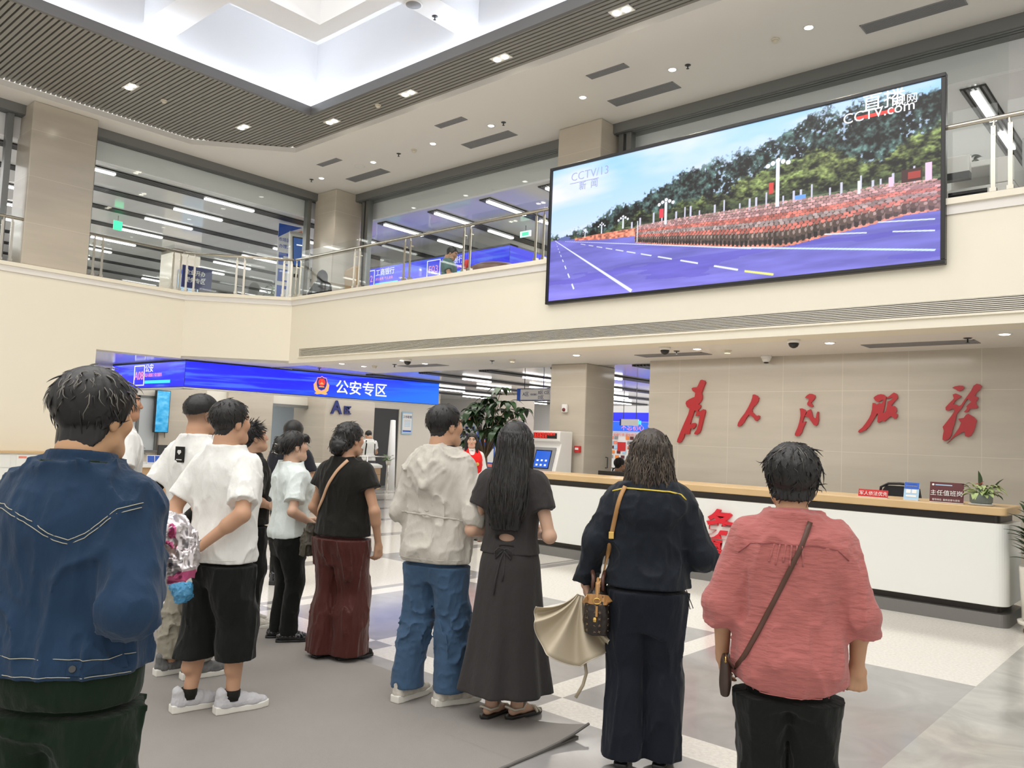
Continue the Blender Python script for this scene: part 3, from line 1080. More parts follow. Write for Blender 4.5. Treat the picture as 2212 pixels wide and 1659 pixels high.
M['ledlav'] = mat('led_lavender', (.1, .1, .1), .3, emit=srgb(150, 160, 215), es=1.0)
text('CCTV/13', .17, 'ledlav', uvp(.072, .872), parent=scr, bold=-.002, name='channel_mark')
MB().box(*uvp(.069, .852), *(Vector(uvp(.165, .857)) + Vector((0, .001, 0)))).build('underline', 'ledlav', scr)
text('新  闻', .13, 'ledlav', uvp(.10, .800), parent=scr, name='channel_mark')
text('直播', .23, 'ledwhite', uvp(.838, .895), parent=scr, name='live_mark')
text('CCTV.com', .165, 'ledwhite', uvp(.80, .845), parent=scr, name='site_mark')
MB().box(*uvp(.828, .852), *(Vector(uvp(.905, .872)) + Vector((0, .0005, 0)))).build('red_flash', 'ledred', scr)
text('视网', .12, 'ledwhite', uvp(.903, .885), parent=scr, name='site_mark')

# ================================================================== RAILINGS ON THE GALLERY EDGE
def railing(p0, p1, posts, label, sideshift=.0):
    a, b = Vector((*p0, 4.265)), Vector((*p1, 4.265))
    L = (b - a).length
    ang = math.atan2(b.y - a.y, b.x - a.x)
    e = empty('gallery_railing', label, 'railing', a, ang, 'steel and glass railings of the gallery')
    m = MB()
    m.tube([(0, 0, .775), (L, 0, .775)], .026, 10)
    m.build('handrail', 'steel', e, True)
    pts = [0.03] + [q for q in posts] + [L - .03]
    for i in range(len(pts) - 1):
        if pts[i + 1] - pts[i] < .3:
            continue
        MB().box(pts[i] + .045, .035, .06, pts[i + 1] - .045, .047, .95).build('glass_panel', 'glass', e)
    for q in posts:
        m = MB()
        for s in (-.075, .075):
            m.box(q + s - .02, -.006, 0, q + s + .02, .006, .70)
            m.box(q + s - .03, -.02, .02, q + s + .03, .05, .06)
            m.tube([(q + s, 0, .69), (q + s * .9, .0, .74), (q + s * .9, 0, .775)], .012, 6)
            m.tube([(q + s, -.01, .62), (q + s, .06, .62)], .014, 6)
        m.build('post', 'steel', e)
    return e


railing((-15.52, -8), (-15.52, 7.45), [2.2, 4.1, 6.0, 7.9, 9.8, 11.4, 12.35 + .02, 13.86, 15.35], 'steel and glass railing along the left gallery edge')
railing((-15.5, 7.5), (-14.1, 9.08), [.12, 1.08, 2.0], 'short steel and glass railing across the cut corner of the gallery')
railing((-14.05, 9.1), (XR, 9.1), [.1, 2.0, 3.41, 4.87, 6.40, 7.9, 9.4, 10.9, 12.4, 13.9, 15.4, 16.9, 18.4, 20], 'steel and glass railing along the front gallery edge, behind the big screen')

# ================================================================== RED CALLIGRAPHY ON THE STONE WALL
CALLIG = {
 '为': [[(-5.945,2.610),(-5.915,2.620),(-5.874,2.606),(-5.855,2.575),(-5.876,2.528),(-5.896,2.474),(-5.917,2.421),(-5.905,2.374),(-5.907,2.326),(-5.928,2.286),(-5.964,2.249),(-5.934,2.239),(-5.923,2.219),(-5.940,2.185),(-5.969,2.158),(-5.960,2.134),(-5.924,2.151),(-5.881,2.175),(-5.851,2.165),(-5.846,2.132),(-5.863,2.065),(-5.889,1.964),(-5.913,1.863),(-5.937,1.816),(-5.981,1.791),(-6.022,1.797),(-6.019,1.820),(-5.983,1.868),(-5.956,1.949),(-5.937,2.081),(-5.974,2.070),(-6.008,2.070),(-6.006,2.093),(-5.991,2.124),(-5.999,2.154),(-6.029,2.151),(-6.050,2.090),(-6.078,2.008),(-6.098,1.940),(-6.054,1.961),(-6.016,1.967),(-5.997,1.949),(-6.000,1.915),(-6.043,1.870),(-6.044,1.890),(-6.089,1.876),(-6.102,1.798),(-6.132,1.790),(-6.185,1.799),(-6.199,1.741),(-6.243,1.672),(-6.280,1.653),(-6.312,1.669),(-6.305,1.711),(-6.262,1.814),(-6.198,1.959),(-6.133,2.096),(-6.109,2.181),(-6.159,2.211),(-6.182,2.259),(-6.173,2.293),(-6.110,2.330),(-6.031,2.361),(-6.022,2.421),(-6.068,2.452),(-6.088,2.487),(-6.062,2.503),(-5.994,2.509),(-5.966,2.563)]],
 '人': [[(-5.102,2.388),(-5.077,2.392),(-5.038,2.375),(-5.009,2.345),(-5.018,2.297),(-5.048,2.249),(-5.092,2.207),(-5.110,2.170),(-5.103,2.137),(-5.064,2.102),(-5.032,2.081),(-5.007,2.093),(-4.991,2.082),(-4.994,2.046),(-5.037,2.009),(-5.056,2.018),(-5.082,2.056),(-5.121,2.086),(-5.159,2.098),(-5.190,2.055),(-5.227,1.988),(-5.272,1.939),(-5.310,1.923),(-5.327,1.938),(-5.318,1.980),(-5.280,2.042),(-5.218,2.121),(-5.168,2.206),(-5.125,2.291),(-5.108,2.345)]],
 '民': [[(-4.343,2.343),(-4.312,2.377),(-4.278,2.397),(-4.243,2.395),(-4.208,2.377),(-4.202,2.348),(-4.219,2.314),(-4.258,2.274),(-4.241,2.251),(-4.226,2.228),(-4.240,2.214),(-4.280,2.222),(-4.307,2.242),(-4.310,2.268),(-4.293,2.297),(-4.288,2.325),(-4.305,2.334)],[(-4.414,2.192),(-4.379,2.196),(-4.338,2.176),(-4.320,2.147),(-4.336,2.107),(-4.353,2.072),(-4.375,1.997),(-4.352,2.009),(-4.323,2.018),(-4.329,1.992),(-4.357,1.934),(-4.379,1.864),(-4.413,1.817),(-4.448,1.808),(-4.475,1.821),(-4.473,1.850),(-4.439,1.926),(-4.416,2.002),(-4.400,2.094),(-4.404,2.158)],[(-4.342,2.095),(-4.313,2.118),(-4.306,2.164),(-4.263,2.185),(-4.245,2.142),(-4.232,2.085),(-4.209,2.057),(-4.186,2.068),(-4.178,2.125),(-4.165,2.154),(-4.153,2.148),(-4.152,2.092),(-4.149,2.040),(-4.162,1.978),(-4.184,1.957),(-4.213,1.968),(-4.254,2.022),(-4.284,2.067),(-4.325,2.087)]],
 '服': [[(-3.450,2.272),(-3.423,2.270),(-3.404,2.250),(-3.385,2.258),(-3.366,2.270),(-3.343,2.263),(-3.321,2.286),(-3.317,2.314),(-3.344,2.306),(-3.370,2.286),(-3.393,2.284),(-3.416,2.300),(-3.441,2.338),(-3.420,2.358),(-3.386,2.378),(-3.348,2.386),(-3.310,2.378),(-3.282,2.350),(-3.287,2.322),(-3.295,2.282),(-3.305,2.215),(-3.316,2.159),(-3.323,2.143),(-3.308,2.140),(-3.286,2.168),(-3.272,2.231),(-3.267,2.290),(-3.228,2.306),(-3.205,2.330),(-3.206,2.342),(-3.235,2.338),(-3.272,2.326),(-3.278,2.344),(-3.258,2.350),(-3.217,2.385),(-3.191,2.405),(-3.158,2.389),(-3.143,2.357),(-3.146,2.330),(-3.179,2.294),(-3.220,2.239),(-3.205,2.231),(-3.179,2.231),(-3.160,2.208),(-3.154,2.176),(-3.167,2.141),(-3.145,2.126),(-3.143,2.106),(-3.163,2.070),(-3.177,2.066),(-3.203,2.090),(-3.226,2.101),(-3.259,2.073),(-3.300,2.033),(-3.315,2.037),(-3.337,2.040),(-3.356,2.024),(-3.375,2.014),(-3.390,2.027),(-3.387,2.071),(-3.380,2.127),(-3.391,2.135),(-3.406,2.111),(-3.432,2.063),(-3.462,2.010),(-3.493,1.962),(-3.534,1.917),(-3.581,1.892),(-3.615,1.879),(-3.629,1.890),(-3.620,1.911),(-3.577,1.948),(-3.535,2.005),(-3.494,2.070),(-3.471,2.122),(-3.457,2.182)]],
 '务': [[(-2.516,2.458),(-2.489,2.475),(-2.440,2.485),(-2.401,2.482),(-2.384,2.460),(-2.401,2.433),(-2.440,2.414),(-2.460,2.422),(-2.479,2.439)],[(-2.511,2.373),(-2.479,2.389),(-2.450,2.376),(-2.418,2.356),(-2.430,2.335),(-2.469,2.313),(-2.493,2.285),(-2.503,2.258),(-2.469,2.253),(-2.444,2.234),(-2.420,2.247),(-2.386,2.302),(-2.357,2.351),(-2.314,2.415),(-2.285,2.480),(-2.252,2.504),(-2.214,2.495),(-2.197,2.474),(-2.214,2.436),(-2.252,2.399),(-2.271,2.356),(-2.238,2.345),(-2.233,2.323),(-2.259,2.285),(-2.256,2.259),(-2.237,2.226),(-2.252,2.205),(-2.285,2.199),(-2.323,2.202),(-2.342,2.166),(-2.366,2.158),(-2.388,2.161),(-2.362,2.193),(-2.357,2.215),(-2.362,2.231),(-2.333,2.264),(-2.309,2.285),(-2.328,2.307),(-2.352,2.323),(-2.372,2.291),(-2.410,2.215),(-2.449,2.160),(-2.468,2.133),(-2.478,2.078),(-2.493,2.007),(-2.512,1.941),(-2.526,1.875),(-2.556,1.825),(-2.600,1.807),(-2.623,1.818),(-2.618,1.873),(-2.608,1.928),(-2.621,1.977),(-2.586,2.027),(-2.527,2.110),(-2.493,2.171),(-2.498,2.198),(-2.523,2.198),(-2.552,2.176),(-2.587,2.181),(-2.590,2.219),(-2.558,2.258),(-2.508,2.313),(-2.499,2.329)],[(-2.451,2.078),(-2.390,2.090),(-2.366,2.128),(-2.342,2.142),(-2.313,2.123),(-2.280,2.102),(-2.251,2.065),(-2.265,1.990),(-2.284,1.925),(-2.313,1.876),(-2.342,1.861),(-2.375,1.869),(-2.380,1.922),(-2.409,1.916),(-2.443,1.888),(-2.497,1.854),(-2.575,1.775),(-2.531,1.826),(-2.492,1.887),(-2.443,1.964),(-2.419,2.030)]],
}

num = {'为': 'first', '人': 'second', '民': 'third', '服': 'fourth', '务': 'fifth'}
for ch, polys in CALLIG.items():
    cx_ = sum(p[0] for q in polys for p in q) / sum(len(q) for q in polys)
    cz_ = sum(p[1] for q in polys for p in q) / sum(len(q) for q in polys)
    m = MB()
    T = Matrix(((1, 0, 0), (0, 0, -1), (0, 1, 0))).to_4x4()
    for q in polys:
        m.prism([(x - cx_, z - cz_) for x, z in q], 0, .035, T)
    o = m.build('wall_character', 'red', loc=(cx_, 11.0, cz_))
    tag(o, 'large red brush-style character %s raised on the stone wall, %s from the left' % (ch, num[ch]), 'wall lettering', 'red characters on the stone wall')

# ================================================================== RECEPTION DESK
desk = empty('reception_desk', 'long white reception desk with golden wooden top edge and grey plinth', 'desk', (-4.6, 9.3, 0))


def rrect(x0, y0, x1, y1, r, n=8):
    pts = []
    for cx_, cy_, a0 in ((x1 - r, y0 + r, -90), (x1 - r, y1 - r, 0), (x0 + r, y1 - r, 90), (x0 + r, y0 + r, 180)):
        for k in range(n + 1):
            a = R(a0 + 90 * k / n)
            pts.append((cx_ + r * math.cos(a), cy_ + r * math.sin(a)))
    return pts


dx0, dx1 = -8.0 + 4.6, -1.56 + 4.6
MB().prism(rrect(dx0, -.30, dx1 - .02, .46, .10), 0, .125).build('plinth', 'plinth', desk)
MB().prism(rrect(dx0 + .06, -.20, dx1 - .10, .40, .06), .125, .20).build('recess', 'brown', desk)
MB().prism(rrect(dx0 + .02, -.32, dx1 - .02, .46, .12), .20, .985).build('front_panel', 'deskwhite', desk, bevel=.006)
MB().prism(rrect(dx0 + .06, -.24, dx1 - .10, .42, .05), .985, 1.065).build('upper_recess', 'brown', desk)
MB().prism(rrect(dx0 + .02, -.36, dx1 - .02, .40, .06), 1.065, 1.145).build('counter_top', 'goldwood', desk, bevel=.01)
MB().box(dx0 + .1, .36, .2, dx1 - .2, .75, .74).build('staff_worktop', 'deskwhite', desk)
o = text('务', .36, 'red2', (-4.72, 8.965, .56), ext=.015, bold=.012, name='desk_character')
tag(o, 'large red character 务 on the white desk front, above the smaller one', 'desk lettering', 'red characters on the desk front')
o = text('愿', .21, 'red2', (-4.72, 8.965, .33), ext=.015, bold=.008, name='desk_character')
tag(o, 'smaller red character 愿 on the white desk front, below the larger one', 'desk lettering', 'red characters on the desk front')
ZT = 1.146


def standsign(name, x, y, w_, h_, m_, label, cat, rz=0., tilt=14):
    e = empty(name, label, cat, (x, y, ZT), rz)
    T = Matrix.Rotation(R(-tilt), 4, 'X')
    MB().box(-w_ / 2, 0, 0, w_ / 2, .006, h_, T).build('sign_face', m_, e)
    MB().box(-w_ / 2, 0, 0, w_ / 2, .07, .006).build('sign_foot', 'whiteplastic', e)
    return e, T


s, T = standsign('desk_sign', -2.83, 9.03, .30, .085, 'printred', 'small red stand sign reading 军人依法优先 on the desk top', 'sign')
text('军人依法优先', .048, 'ledwhite' if False else 'paper', (-.138, -.004, .026), (PI / 2 - R(14), 0, 0), s, .001)
s, T = standsign('leaflet_stand', -2.46, 9.05, .145, .19, 'printlight', 'blue and white leaflet stand between two desk signs', 'sign', 0, 16)
for (x0, z0, x1, z1, m_) in ((-.07, .12, .07, .188, 'printblue'), (-.05, .075, -.006, .115, 'paper'), (.006, .075, .05, .115, 'paper'), (-.05, .035, .05, .055, 'paper'), (-.055, .145, .055, .153, 'paper'), (-.045, .163, .045, .172, 'paper')):
    MB().box(x0, -.003, z0, x1, -.0005, z1, T).build('print_block', m_, s)
s, T = standsign('desk_sign', -2.13, 9.06, .31, .205, 'maroon', 'dark maroon stand sign reading 主任值班岗 on the desk top', 'sign', 0, 8)
text('主任值班岗', .060, 'paper', (-.148, -.004, .075), (PI / 2 - R(8), 0, 0), s, .001)
text('督导岗位  服务监督与咨询', .022, 'paper', (-.13, -.004, .02), (PI / 2 - R(8), 0, 0), s, .0005)
MB().lathe([(.011, 0), (.011, .002), (.001, .003)], 12, T @ Matrix.Translation((-.125, -.001, .178)) @ Matrix.Rotation(R(90), 4, 'X')).build('round_emblem', 'paper', s)
MB().box(-.105, -.002, .172, .05, -.0005, .182, T).build('print_line', 'printlight', s)

# potted anthurium on a saucer
def leaf_mesh(m, base, tip, wid, droop=.3, up=(0, 0, 1), fold=.25, n=7):
    a, b = Vector(base), Vector(tip)
    ax = b - a
    L = ax.length
    side = ax.cross(Vector(up))
    if side.length < 1e-5:
        side = Vector((1, 0, 0))
    side.normalize()
    nn = side.cross(ax).normalized()
    vs, fs = [], []
    for i in range(n + 1):
        t = i / n
        wd = wid * (math.sin(PI * min(1, t ** .75)) ** .8 if 0 < t < 1 else .02)
        c = a + ax * t + nn * (L * droop * math.sin(PI * t) * .5) - Vector((0, 0, droop * L * t * t * .6))
        vs += [c - side * wd + nn * wd * fold, c, c + side * wd + nn * wd * fold]
    for i in range(n):
        for k in (0, 1):
            fs.append((i * 3 + k, i * 3 + k + 1, i * 3 + k + 4, i * 3 + k + 3))
    th = -nn * .0012
    k0 = len(vs)
    vs += [v + th for v in vs]
    fs += [tuple(reversed([q + k0 for q in f])) for f in fs]
    m.add(vs, fs)


rnd = random.Random(4)
pl = empty('potted_anthurium', 'low grey-green pot with pale leaves and a red anthurium flower at the desk end', 'plant', (-1.83, 9.12, ZT))
MB().lathe([(.10, 0), (.115, .012), (.10, .016)], 28).build('saucer', 'whiteplastic', pl, True)
MB().lathe([(.085, .016), (.10, .03), (.103, .105), (.095, .11), (.09, .095)], 28).build('pot', 'potgrey', pl, True)
MB().lathe([(.09, .09), (.003, .098)], 20).build('soil', 'soil', pl)
m1, m2, ms = MB(), MB(), MB()
for k in range(46):
    a = rnd.uniform(0, 2 * PI)
    r0 = rnd.uniform(.06, .15)
    h = rnd.uniform(.10, .20)
    b0 = Vector((.03 * math.cos(a), .03 * math.sin(a), .09))
    b1 = Vector((r0 * math.cos(a), r0 * math.sin(a), h))
    ms.tube([b0, (b0 + b1) / 2 + Vector((0, 0, .02)), b1], .0025, 5)
    d = Vector((math.cos(a), math.sin(a), rnd.uniform(-.5, .35))) * rnd.uniform(.05, .10)
    leaf_mesh(m1 if k % 4 else m2, b1, b1 + d, rnd.uniform(.018, .032), .25)
for dx, dz in ((-.02, .35), (.20, .28), (-.17, .20)):
    leaf_mesh(m2, (dx * .6, -.02, .17), (dx, -.03, dz), .03, .1)
m1.build('leaves', 'leaf3', pl, True)
m2.build('dark_leaves', 'leaf', pl, True)
ms.build('stems', 'leaf2', pl, True)
m = MB()
for a in (-2.4, -.7, .9):
    leaf_mesh(m, (.0, -.05, .20), (.055 * math.cos(a), -.06 + .02 * math.sin(a), .225 + .02 * math.sin(a)), .026, .1)
m.build('flower', mat('coral_red_flower', (.78, .16, .13), .35), pl, True)
# chair back showing over the desk and a monitor
def office_chair(x, y, rz, label, group=None, zt=1.2):
    e = empty('office_chair', label, 'chair', (x, y, 0), rz, group)
    k = zt / 1.2
    m = MB()
    vs, fs = [], []
    n, h = 12, 9
    for i in range(h + 1):
        z = .55 + .65 * i / h
        wv = .24 * (1 - .28 * (i / h) ** 4) * (1 if i < h else .86)
        for j in range(n + 1):
            s_ = -1 + 2 * j / n
            vs.append((s_ * wv, .22 + .05 * (1 - s_ * s_) + .04 * math.sin(PI * i / h) - .06 * (i / h), z * k))
    for i in range(h):
        for j in range(n):
            q = i * (n + 1) + j
            fs.append((q, q + 1, q + n + 2, q + n + 1))
    N0 = len(vs)
    vs += [(a, b + .02, c) for a, b, c in vs]
    fs += [tuple(reversed([q + N0 for q in f])) for f in fs]
    m.add(vs, fs)
    m.build('backrest', mat('black_mesh_fabric', (.03, .03, .033), .7), e, True)
    per = [(s_ * .245, .25 - .06 * t, (.55 + .66 * t) * k) for s_, t in [(-1, 0), (-1, .6), (-.86, .95), (-.5, 1.02), (0, 1.03), (.5, 1.02), (.86, .95), (1, .6), (1, 0)]]
    MB().tube(per, .016, 8).build('back_frame', 'black', e, True)
    MB().prism(rrect(-.25, -.24, .25, .22, .08), .43 * k, .50 * k).build('seat', mat('black_seat_fabric', (.03, .03, .033), .8), e, bevel=.02)
    MB().tube([(0, 0, .08), (0, 0, .43 * k)], .03, 10).build('gas_lift', 'dark', e)
    for q in range(5):
        a = 2 * PI * q / 5 + .3
        MB().tube([(0, 0, .11), (.28 * math.cos(a), .28 * math.sin(a), .07)], [.025, .018], 8).build('base_leg', 'black', e)
        MB().lathe([(.028, -.02), (.028, .02)], 12, Matrix.Translation((.29 * math.cos(a), .29 * math.sin(a), .03)) @ Matrix.Rotation(a, 4, 'Z') @ Matrix.Rotation(R(90), 4, 'X')).build('caster', 'black', e)
    for sx in (-1, 1):
        MB().tube([(sx * .26, .12, .46 * k), (sx * .29, .12, .62 * k), (sx * .28, -.12, .64 * k)], .018, 8).build('armrest', 'black', e)
    return e


office_chair(-2.92, 10.1, 0, 'black office chair back behind the red stand sign on the desk', None, 1.24)


def monitor(x, y, z, rz, label, w_=.5, h_=.3):
    e = empty('monitor', label, 'monitor', (x, y, z), rz)
    MB().box(-w_ / 2, -.02, .10, w_ / 2, .02, .10 + h_).build('screen_case', 'black', e, bevel=.006)
    MB().box(-w_ / 2 + .012, -.023, .115, w_ / 2 - .012, -.0205, .088 + h_).build('screen_face', 'dark', e)
    MB().box(-.03, .02, .0, .03, .035, .25).build('neck', 'black', e)
    MB().box(-.11, -.06, 0, .11, .10, .012).build('foot', 'black', e)
    return e


monitor(-6.65, 9.85, .74, PI, 'black monitor back rising just above the desk top near the pillar', .62, .36)

# big potted dracaena-like plant on a wheeled base at the right end
pl = empty('potted_plant', 'tall white pot with long dark strap leaves on a wheeled saucer, right of the desk', 'plant', (-1.30, 9.0, 0))
MB().lathe([(.15, .115), (.165, .13), (.19, .60), (.185, .62), (.17, .60), (.17, .57)], 32).build('pot', 'potwhite', pl, True)
MB().lathe([(.17, .56), (.003, .575)], 20).build('soil', 'soil', pl)
MB().lathe([(.17, .075), (.20, .085), (.205, .115), (.19, .115)], 32).build('saucer', 'potwhite', pl, True)
for k in range(4):
    a = PI / 4 + k * PI / 2
    MB().lathe([(.034, -.018), (.034, .018)], 14, Matrix.Translation((.15 * math.cos(a), .15 * math.sin(a), .036)) @ Matrix.Rotation(R(90), 4, 'X')).build('caster', mat('brown_caster', (.12, .07, .04), .4), pl)
ms, m1 = MB(), MB()
for k in range(13):
    a = rnd.uniform(0, 2 * PI)
    h = rnd.uniform(.25, .62)
    r0 = rnd.uniform(.06, .16)
    b1 = Vector((r0 * math.cos(a), r0 * math.sin(a), .58 + h))
    ms.tube([(.05 * math.cos(a), .05 * math.sin(a), .56), b1 * .5 + Vector((0, 0, .30)), b1], [.012, .009, .006], 6)
    for j in range(9):
        t = .25 + .75 * j / 8
        p = Vector((.05 * math.cos(a), .05 * math.sin(a), .56)).lerp(b1, t)
        aa = a + j * 2.3
        L = rnd.uniform(.16, .28)
        d = Vector((math.cos(aa) * .8, math.sin(aa) * .8, rnd.uniform(.15, .9))).normalized() * L
        leaf_mesh(m1, p, p + d, rnd.uniform(.016, .027), .15, fold=.35)
ms.build('stems', 'leaf2', pl, True)
m1.build('leaves', 'leaf', pl, True)
# dark glass bin behind it
e = empty('glass_bin', 'dark green glass cabinet standing behind the potted plant, right of the desk', 'cabinet', (-1.35, 10.0, 0))
MB().box(-.22, -.2, 0, .22, .2, .62).build('cabinet_body', mat('dark_teal_glass', (.006, .03, .035), .1), e, bevel=.01)
MB().box(-.24, -.22, .62, .24, .22, .68).build('cabinet_top', 'whiteplastic', e, bevel=.01)
MB().box(-.01, -.21, .05, .01, -.2, .6).build('door_gap', 'chrome', e)
# ================================================================== HANGING BLUE LED SIGN OF THE SERVICE AREA
A0, B0 = Vector((-15.62, 7.72)), Vector((-14.62, 13.75))
ang = math.atan2(B0.y - A0.y, B0.x - A0.x)
LM = (B0 - A0).length
sign = empty('led_sign', 'long blue hanging LED sign box with crest and title 公安专区 over the service counter', 'LED sign', (A0.x, A0.y, 2.37), ang)
HZ = .555


def paint_blue(nx, nz, right=True):
    u, v = np.meshgrid(np.linspace(0, 1, nx), np.linspace(0, 1, nz))
    C = np.array([36, 40, 250.]) + np.zeros((nz, nx, 3))
    n = fbm(u * 5 + v * .6, v * 11 - u * 2.2, 4, 5)
    k = np.clip((n - .52) * 5, 0, 1)[..., None]
    C = C + k * (np.array([70, 110, 255.]) - C)
    if right:
        w_ = np.clip((u * 1.3 - .25 - v * .6) * 1.4, 0, 1)[..., None]
        C = C + w_ * (np.array([28, 118, 255.]) - C)
    else:
        w_ = np.clip(1 - u * 3, 0, 1)[..., None]
        C = C + w_ * .4 * (np.array([30, 90, 255.]) - C)
    return lin(np.clip(C, 0, 255))


M['signled'] = colmat('sign_led', .3, emit=1.05)


def led_face(w_, h_, nx, nz, parent, T, right=True):
    c = paint_blue(nx, nz, right)
    gx, gz = np.meshgrid(np.linspace(0, w_, nx), np.linspace(0, h_, nz))
    vs = np.array([T @ Vector((a, 0, b)) for a, b in zip(gx.ravel(), gz.ravel())])
    ii = np.arange(nx * nz).reshape(nz, nx)
    fs = np.stack([ii[:-1, :-1], ii[:-1, 1:], ii[1:, 1:], ii[1:, :-1]], -1).reshape(-1, 4)
    return mesh_np('led_face', vs, fs, 'signled', parent, False, c.reshape(-1, 3))


MB().box(0, .012, .0, LM, .16, HZ).build('sign_box', 'dark', sign)
MB().box(-.01, .0, HZ - .022, LM, .16, HZ + .004).build('top_edge', 'black', sign)
MB().box(-.01, -.004, -.02, LM, .25, .006).build('soffit_edge', 'whiteplastic', sign)
MB().box(0, -.001, .004, LM, .012, .018).build('lower_edge', 'black', sign)
led_face(LM, HZ - .04, 200, 30, sign, Matrix.Translation((0, -.002, .018)))
t0 = 3.30
text('公安专区', .335, 'ledwhite', (t0, -.012, .135), parent=sign, bold=.004)
# crest: shield, wreath, red disc with gilded gate
cx_, cz_ = t0 - .34, .255
Tm = Matrix.Translation((cx_, -.006, cz_)) @ Matrix(((1, 0, 0, 0), (0, 0, -1, 0), (0, 1, 0, 0), (0, 0, 0, 1)))
wre = [(-.19, .02), (-.17, -.10), (-.12, -.15), (-.16, -.18), (-.10, -.20), (0, -.185), (.10, -.20), (.16, -.18), (.12, -.15), (.17, -.10), (.19, .02), (.13, .10), (.13, .02), (.08, -.10), (-.08, -.10), (-.13, .02), (-.13, .10)]
MB().prism(wre, 0, .004, Tm).build('crest_wreath', 'ledgold', sign)
sh = [(0, .215), (.05, .185), (.11, .18), (.135, .10), (.13, 0), (.09, -.09), (0, -.13), (-.09, -.09), (-.13, 0), (-.135, .10), (-.11, .18), (-.05, .185)]
MB().prism(sh, .003, .006, Tm).build('crest_rim', 'ledpink', sign)
MB().prism([(x * .88, y * .88 + .005) for x, y in sh], .005, .008, Tm).build('crest_shield', 'lednavy', sign)
MB().prism([(.085 * math.cos(2 * PI * k / 24), .075 + .085 * math.sin(2 * PI * k / 24)) for k in range(24)], .007, .010, Tm).build('crest_disc', 'ledred', sign)
m = MB()
m.prism([(-.05, .03), (.05, .03), (.035, .05), (-.035, .05)], .009, .012, Tm)
m.prism([(-.03, .055), (.03, .055), (0, .08)], .009, .012, Tm)
m.prism([(-.006, .10), (.006, .10), (0, .125)], .009, .012, Tm)
m.prism([(-.07, -.035), (.07, -.035), (.06, -.015), (-.06, -.015)], .009, .012, Tm)
m.build('crest_gate', 'ledgold', sign)
# left wing of the sign
wing = empty('led_sign', 'blue LED sign wing with counter boxes A07 and A08, left of the crest sign', 'LED sign', (-20.7, 7.72, 2.37))
W_ = -15.63 + 20.7
MB().box(0, .012, 0, W_ - .15, .16, HZ).build('sign_box', 'dark', wing)
MB().box(0, .0, HZ - .022, W_, .16, HZ + .004).build('top_edge', 'black', wing)
MB().box(0, -.004, -.02, W_, .25, .006).build('soffit_edge', 'whiteplastic', wing)
led_face(W_, HZ - .04, 120, 24, wing, Matrix.Translation((0, -.002, .018)), False)
for tag_, x in (('A07', .82), ('A08', 2.77)):
    m = MB()
    for q in ((0, 0, .5, .02), (0, .42, .5, .44), (0, 0, .02, .44), (.48, 0, .5, .44)):
        m.box(x + q[0], -.012, .06 + q[1], x + q[2], -.004, .06 + q[3])
    m.build('number_frame', 'ledwhite', wing)
    text(tag_, .26, 'ledpink', (x + .25, -.012, .19), parent=wing, align='CENTER')
    text('公安', .19, 'ledwhite', (x + .54, -.012, .36), parent=wing)
    text('出入境窗口 综合服务', .085, 'ledpink', (x + .54, -.012, .25), parent=wing)
    MB().box(x + .54, -.012, .10, x + 1.7, -.004, .165).build('status_bar', 'ledcyan', wing)

# ================================================================== SERVICE COUNTER WITH ITS THINGS
ctr = empty('service_counter', 'low curved service counter with light wood front and white top under the blue sign', 'counter', (-15.6, 6.9, 0))
pts_f, pts_b = [], []
for k in range(13):
    t = k / 12
    y = -.55 + 7.2 * t
    xo = -.04 - 1.1 * max(0, (.12 - t) / .12) ** 2 - 1.0 * max(0, (t - .86) / .14) ** 2 + .28 * math.sin(PI * t)
    pts_f.append((xo, y))
    pts_b.append((-1.25, y if 0 < k < 12 else y))
def strip(off, z0, z1, nm, m_, bev=0):
    f = [(x + off, y) for x, y in pts_f]
    MB().prism(f + [(-1.2, 6.6), (-1.2, -.5)], z0, z1).build(nm, m_, ctr, bevel=bev)
strip(-.22, 0, .24, 'base', mat('grey_counter_base', (.45, .46, .48), .3))
strip(0, .24, .77, 'wood_front', 'wood')
strip(.06, .77, .83, 'white_top', 'deskwhite', .008)
m = MB()
for i in range(2):
    z = .42 + .18 * i
    for a, b in zip(pts_f[:-1], pts_f[1:]):
        m.add([(a[0] + .004, a[1], z), (b[0] + .004, b[1], z), (b[0] + .004, b[1], z + .008), (a[0] + .004, a[1], z + .008), (a[0] - .004, a[1], z), (b[0] - .004, b[1], z), (b[0] - .004, b[1], z + .008), (a[0] - .004, a[1], z + .008)], [(0, 1, 2, 3), (7, 6, 5, 4), (3, 2, 6, 7), (4, 5, 1, 0)])
m.build('front_grooves', 'brown', ctr)
ZS = .832


def pot_plant(x, y, z, label, s=1., pot='potwhite', lf='leaf2', n=26):
    e = empty('potted_plant', label, 'plant', (x, y, z))
    MB().lathe([(.05 * s, 0), (.065 * s, .10 * s), (.06 * s, .11 * s), (.055 * s, .09 * s)], 18).build('pot', pot, e, True)
    m, st = MB(), MB()
    for k in range(n):
        a = rnd.uniform(0, 2 * PI)
        r0, h = rnd.uniform(.03, .11) * s, rnd.uniform(.12, .25) * s
        b1 = Vector((r0 * math.cos(a), r0 * math.sin(a), h))
        st.tube([(0, 0, .08 * s), b1], .003 * s, 5)
        leaf_mesh(m, b1, b1 + Vector((math.cos(a), math.sin(a), rnd.uniform(-.3, .5))) * .07 * s, .022 * s, .2, n=5)
    st.build('stems', 'leaf2', e, True)
    m.build('leaves', lf, e, True)
    return e


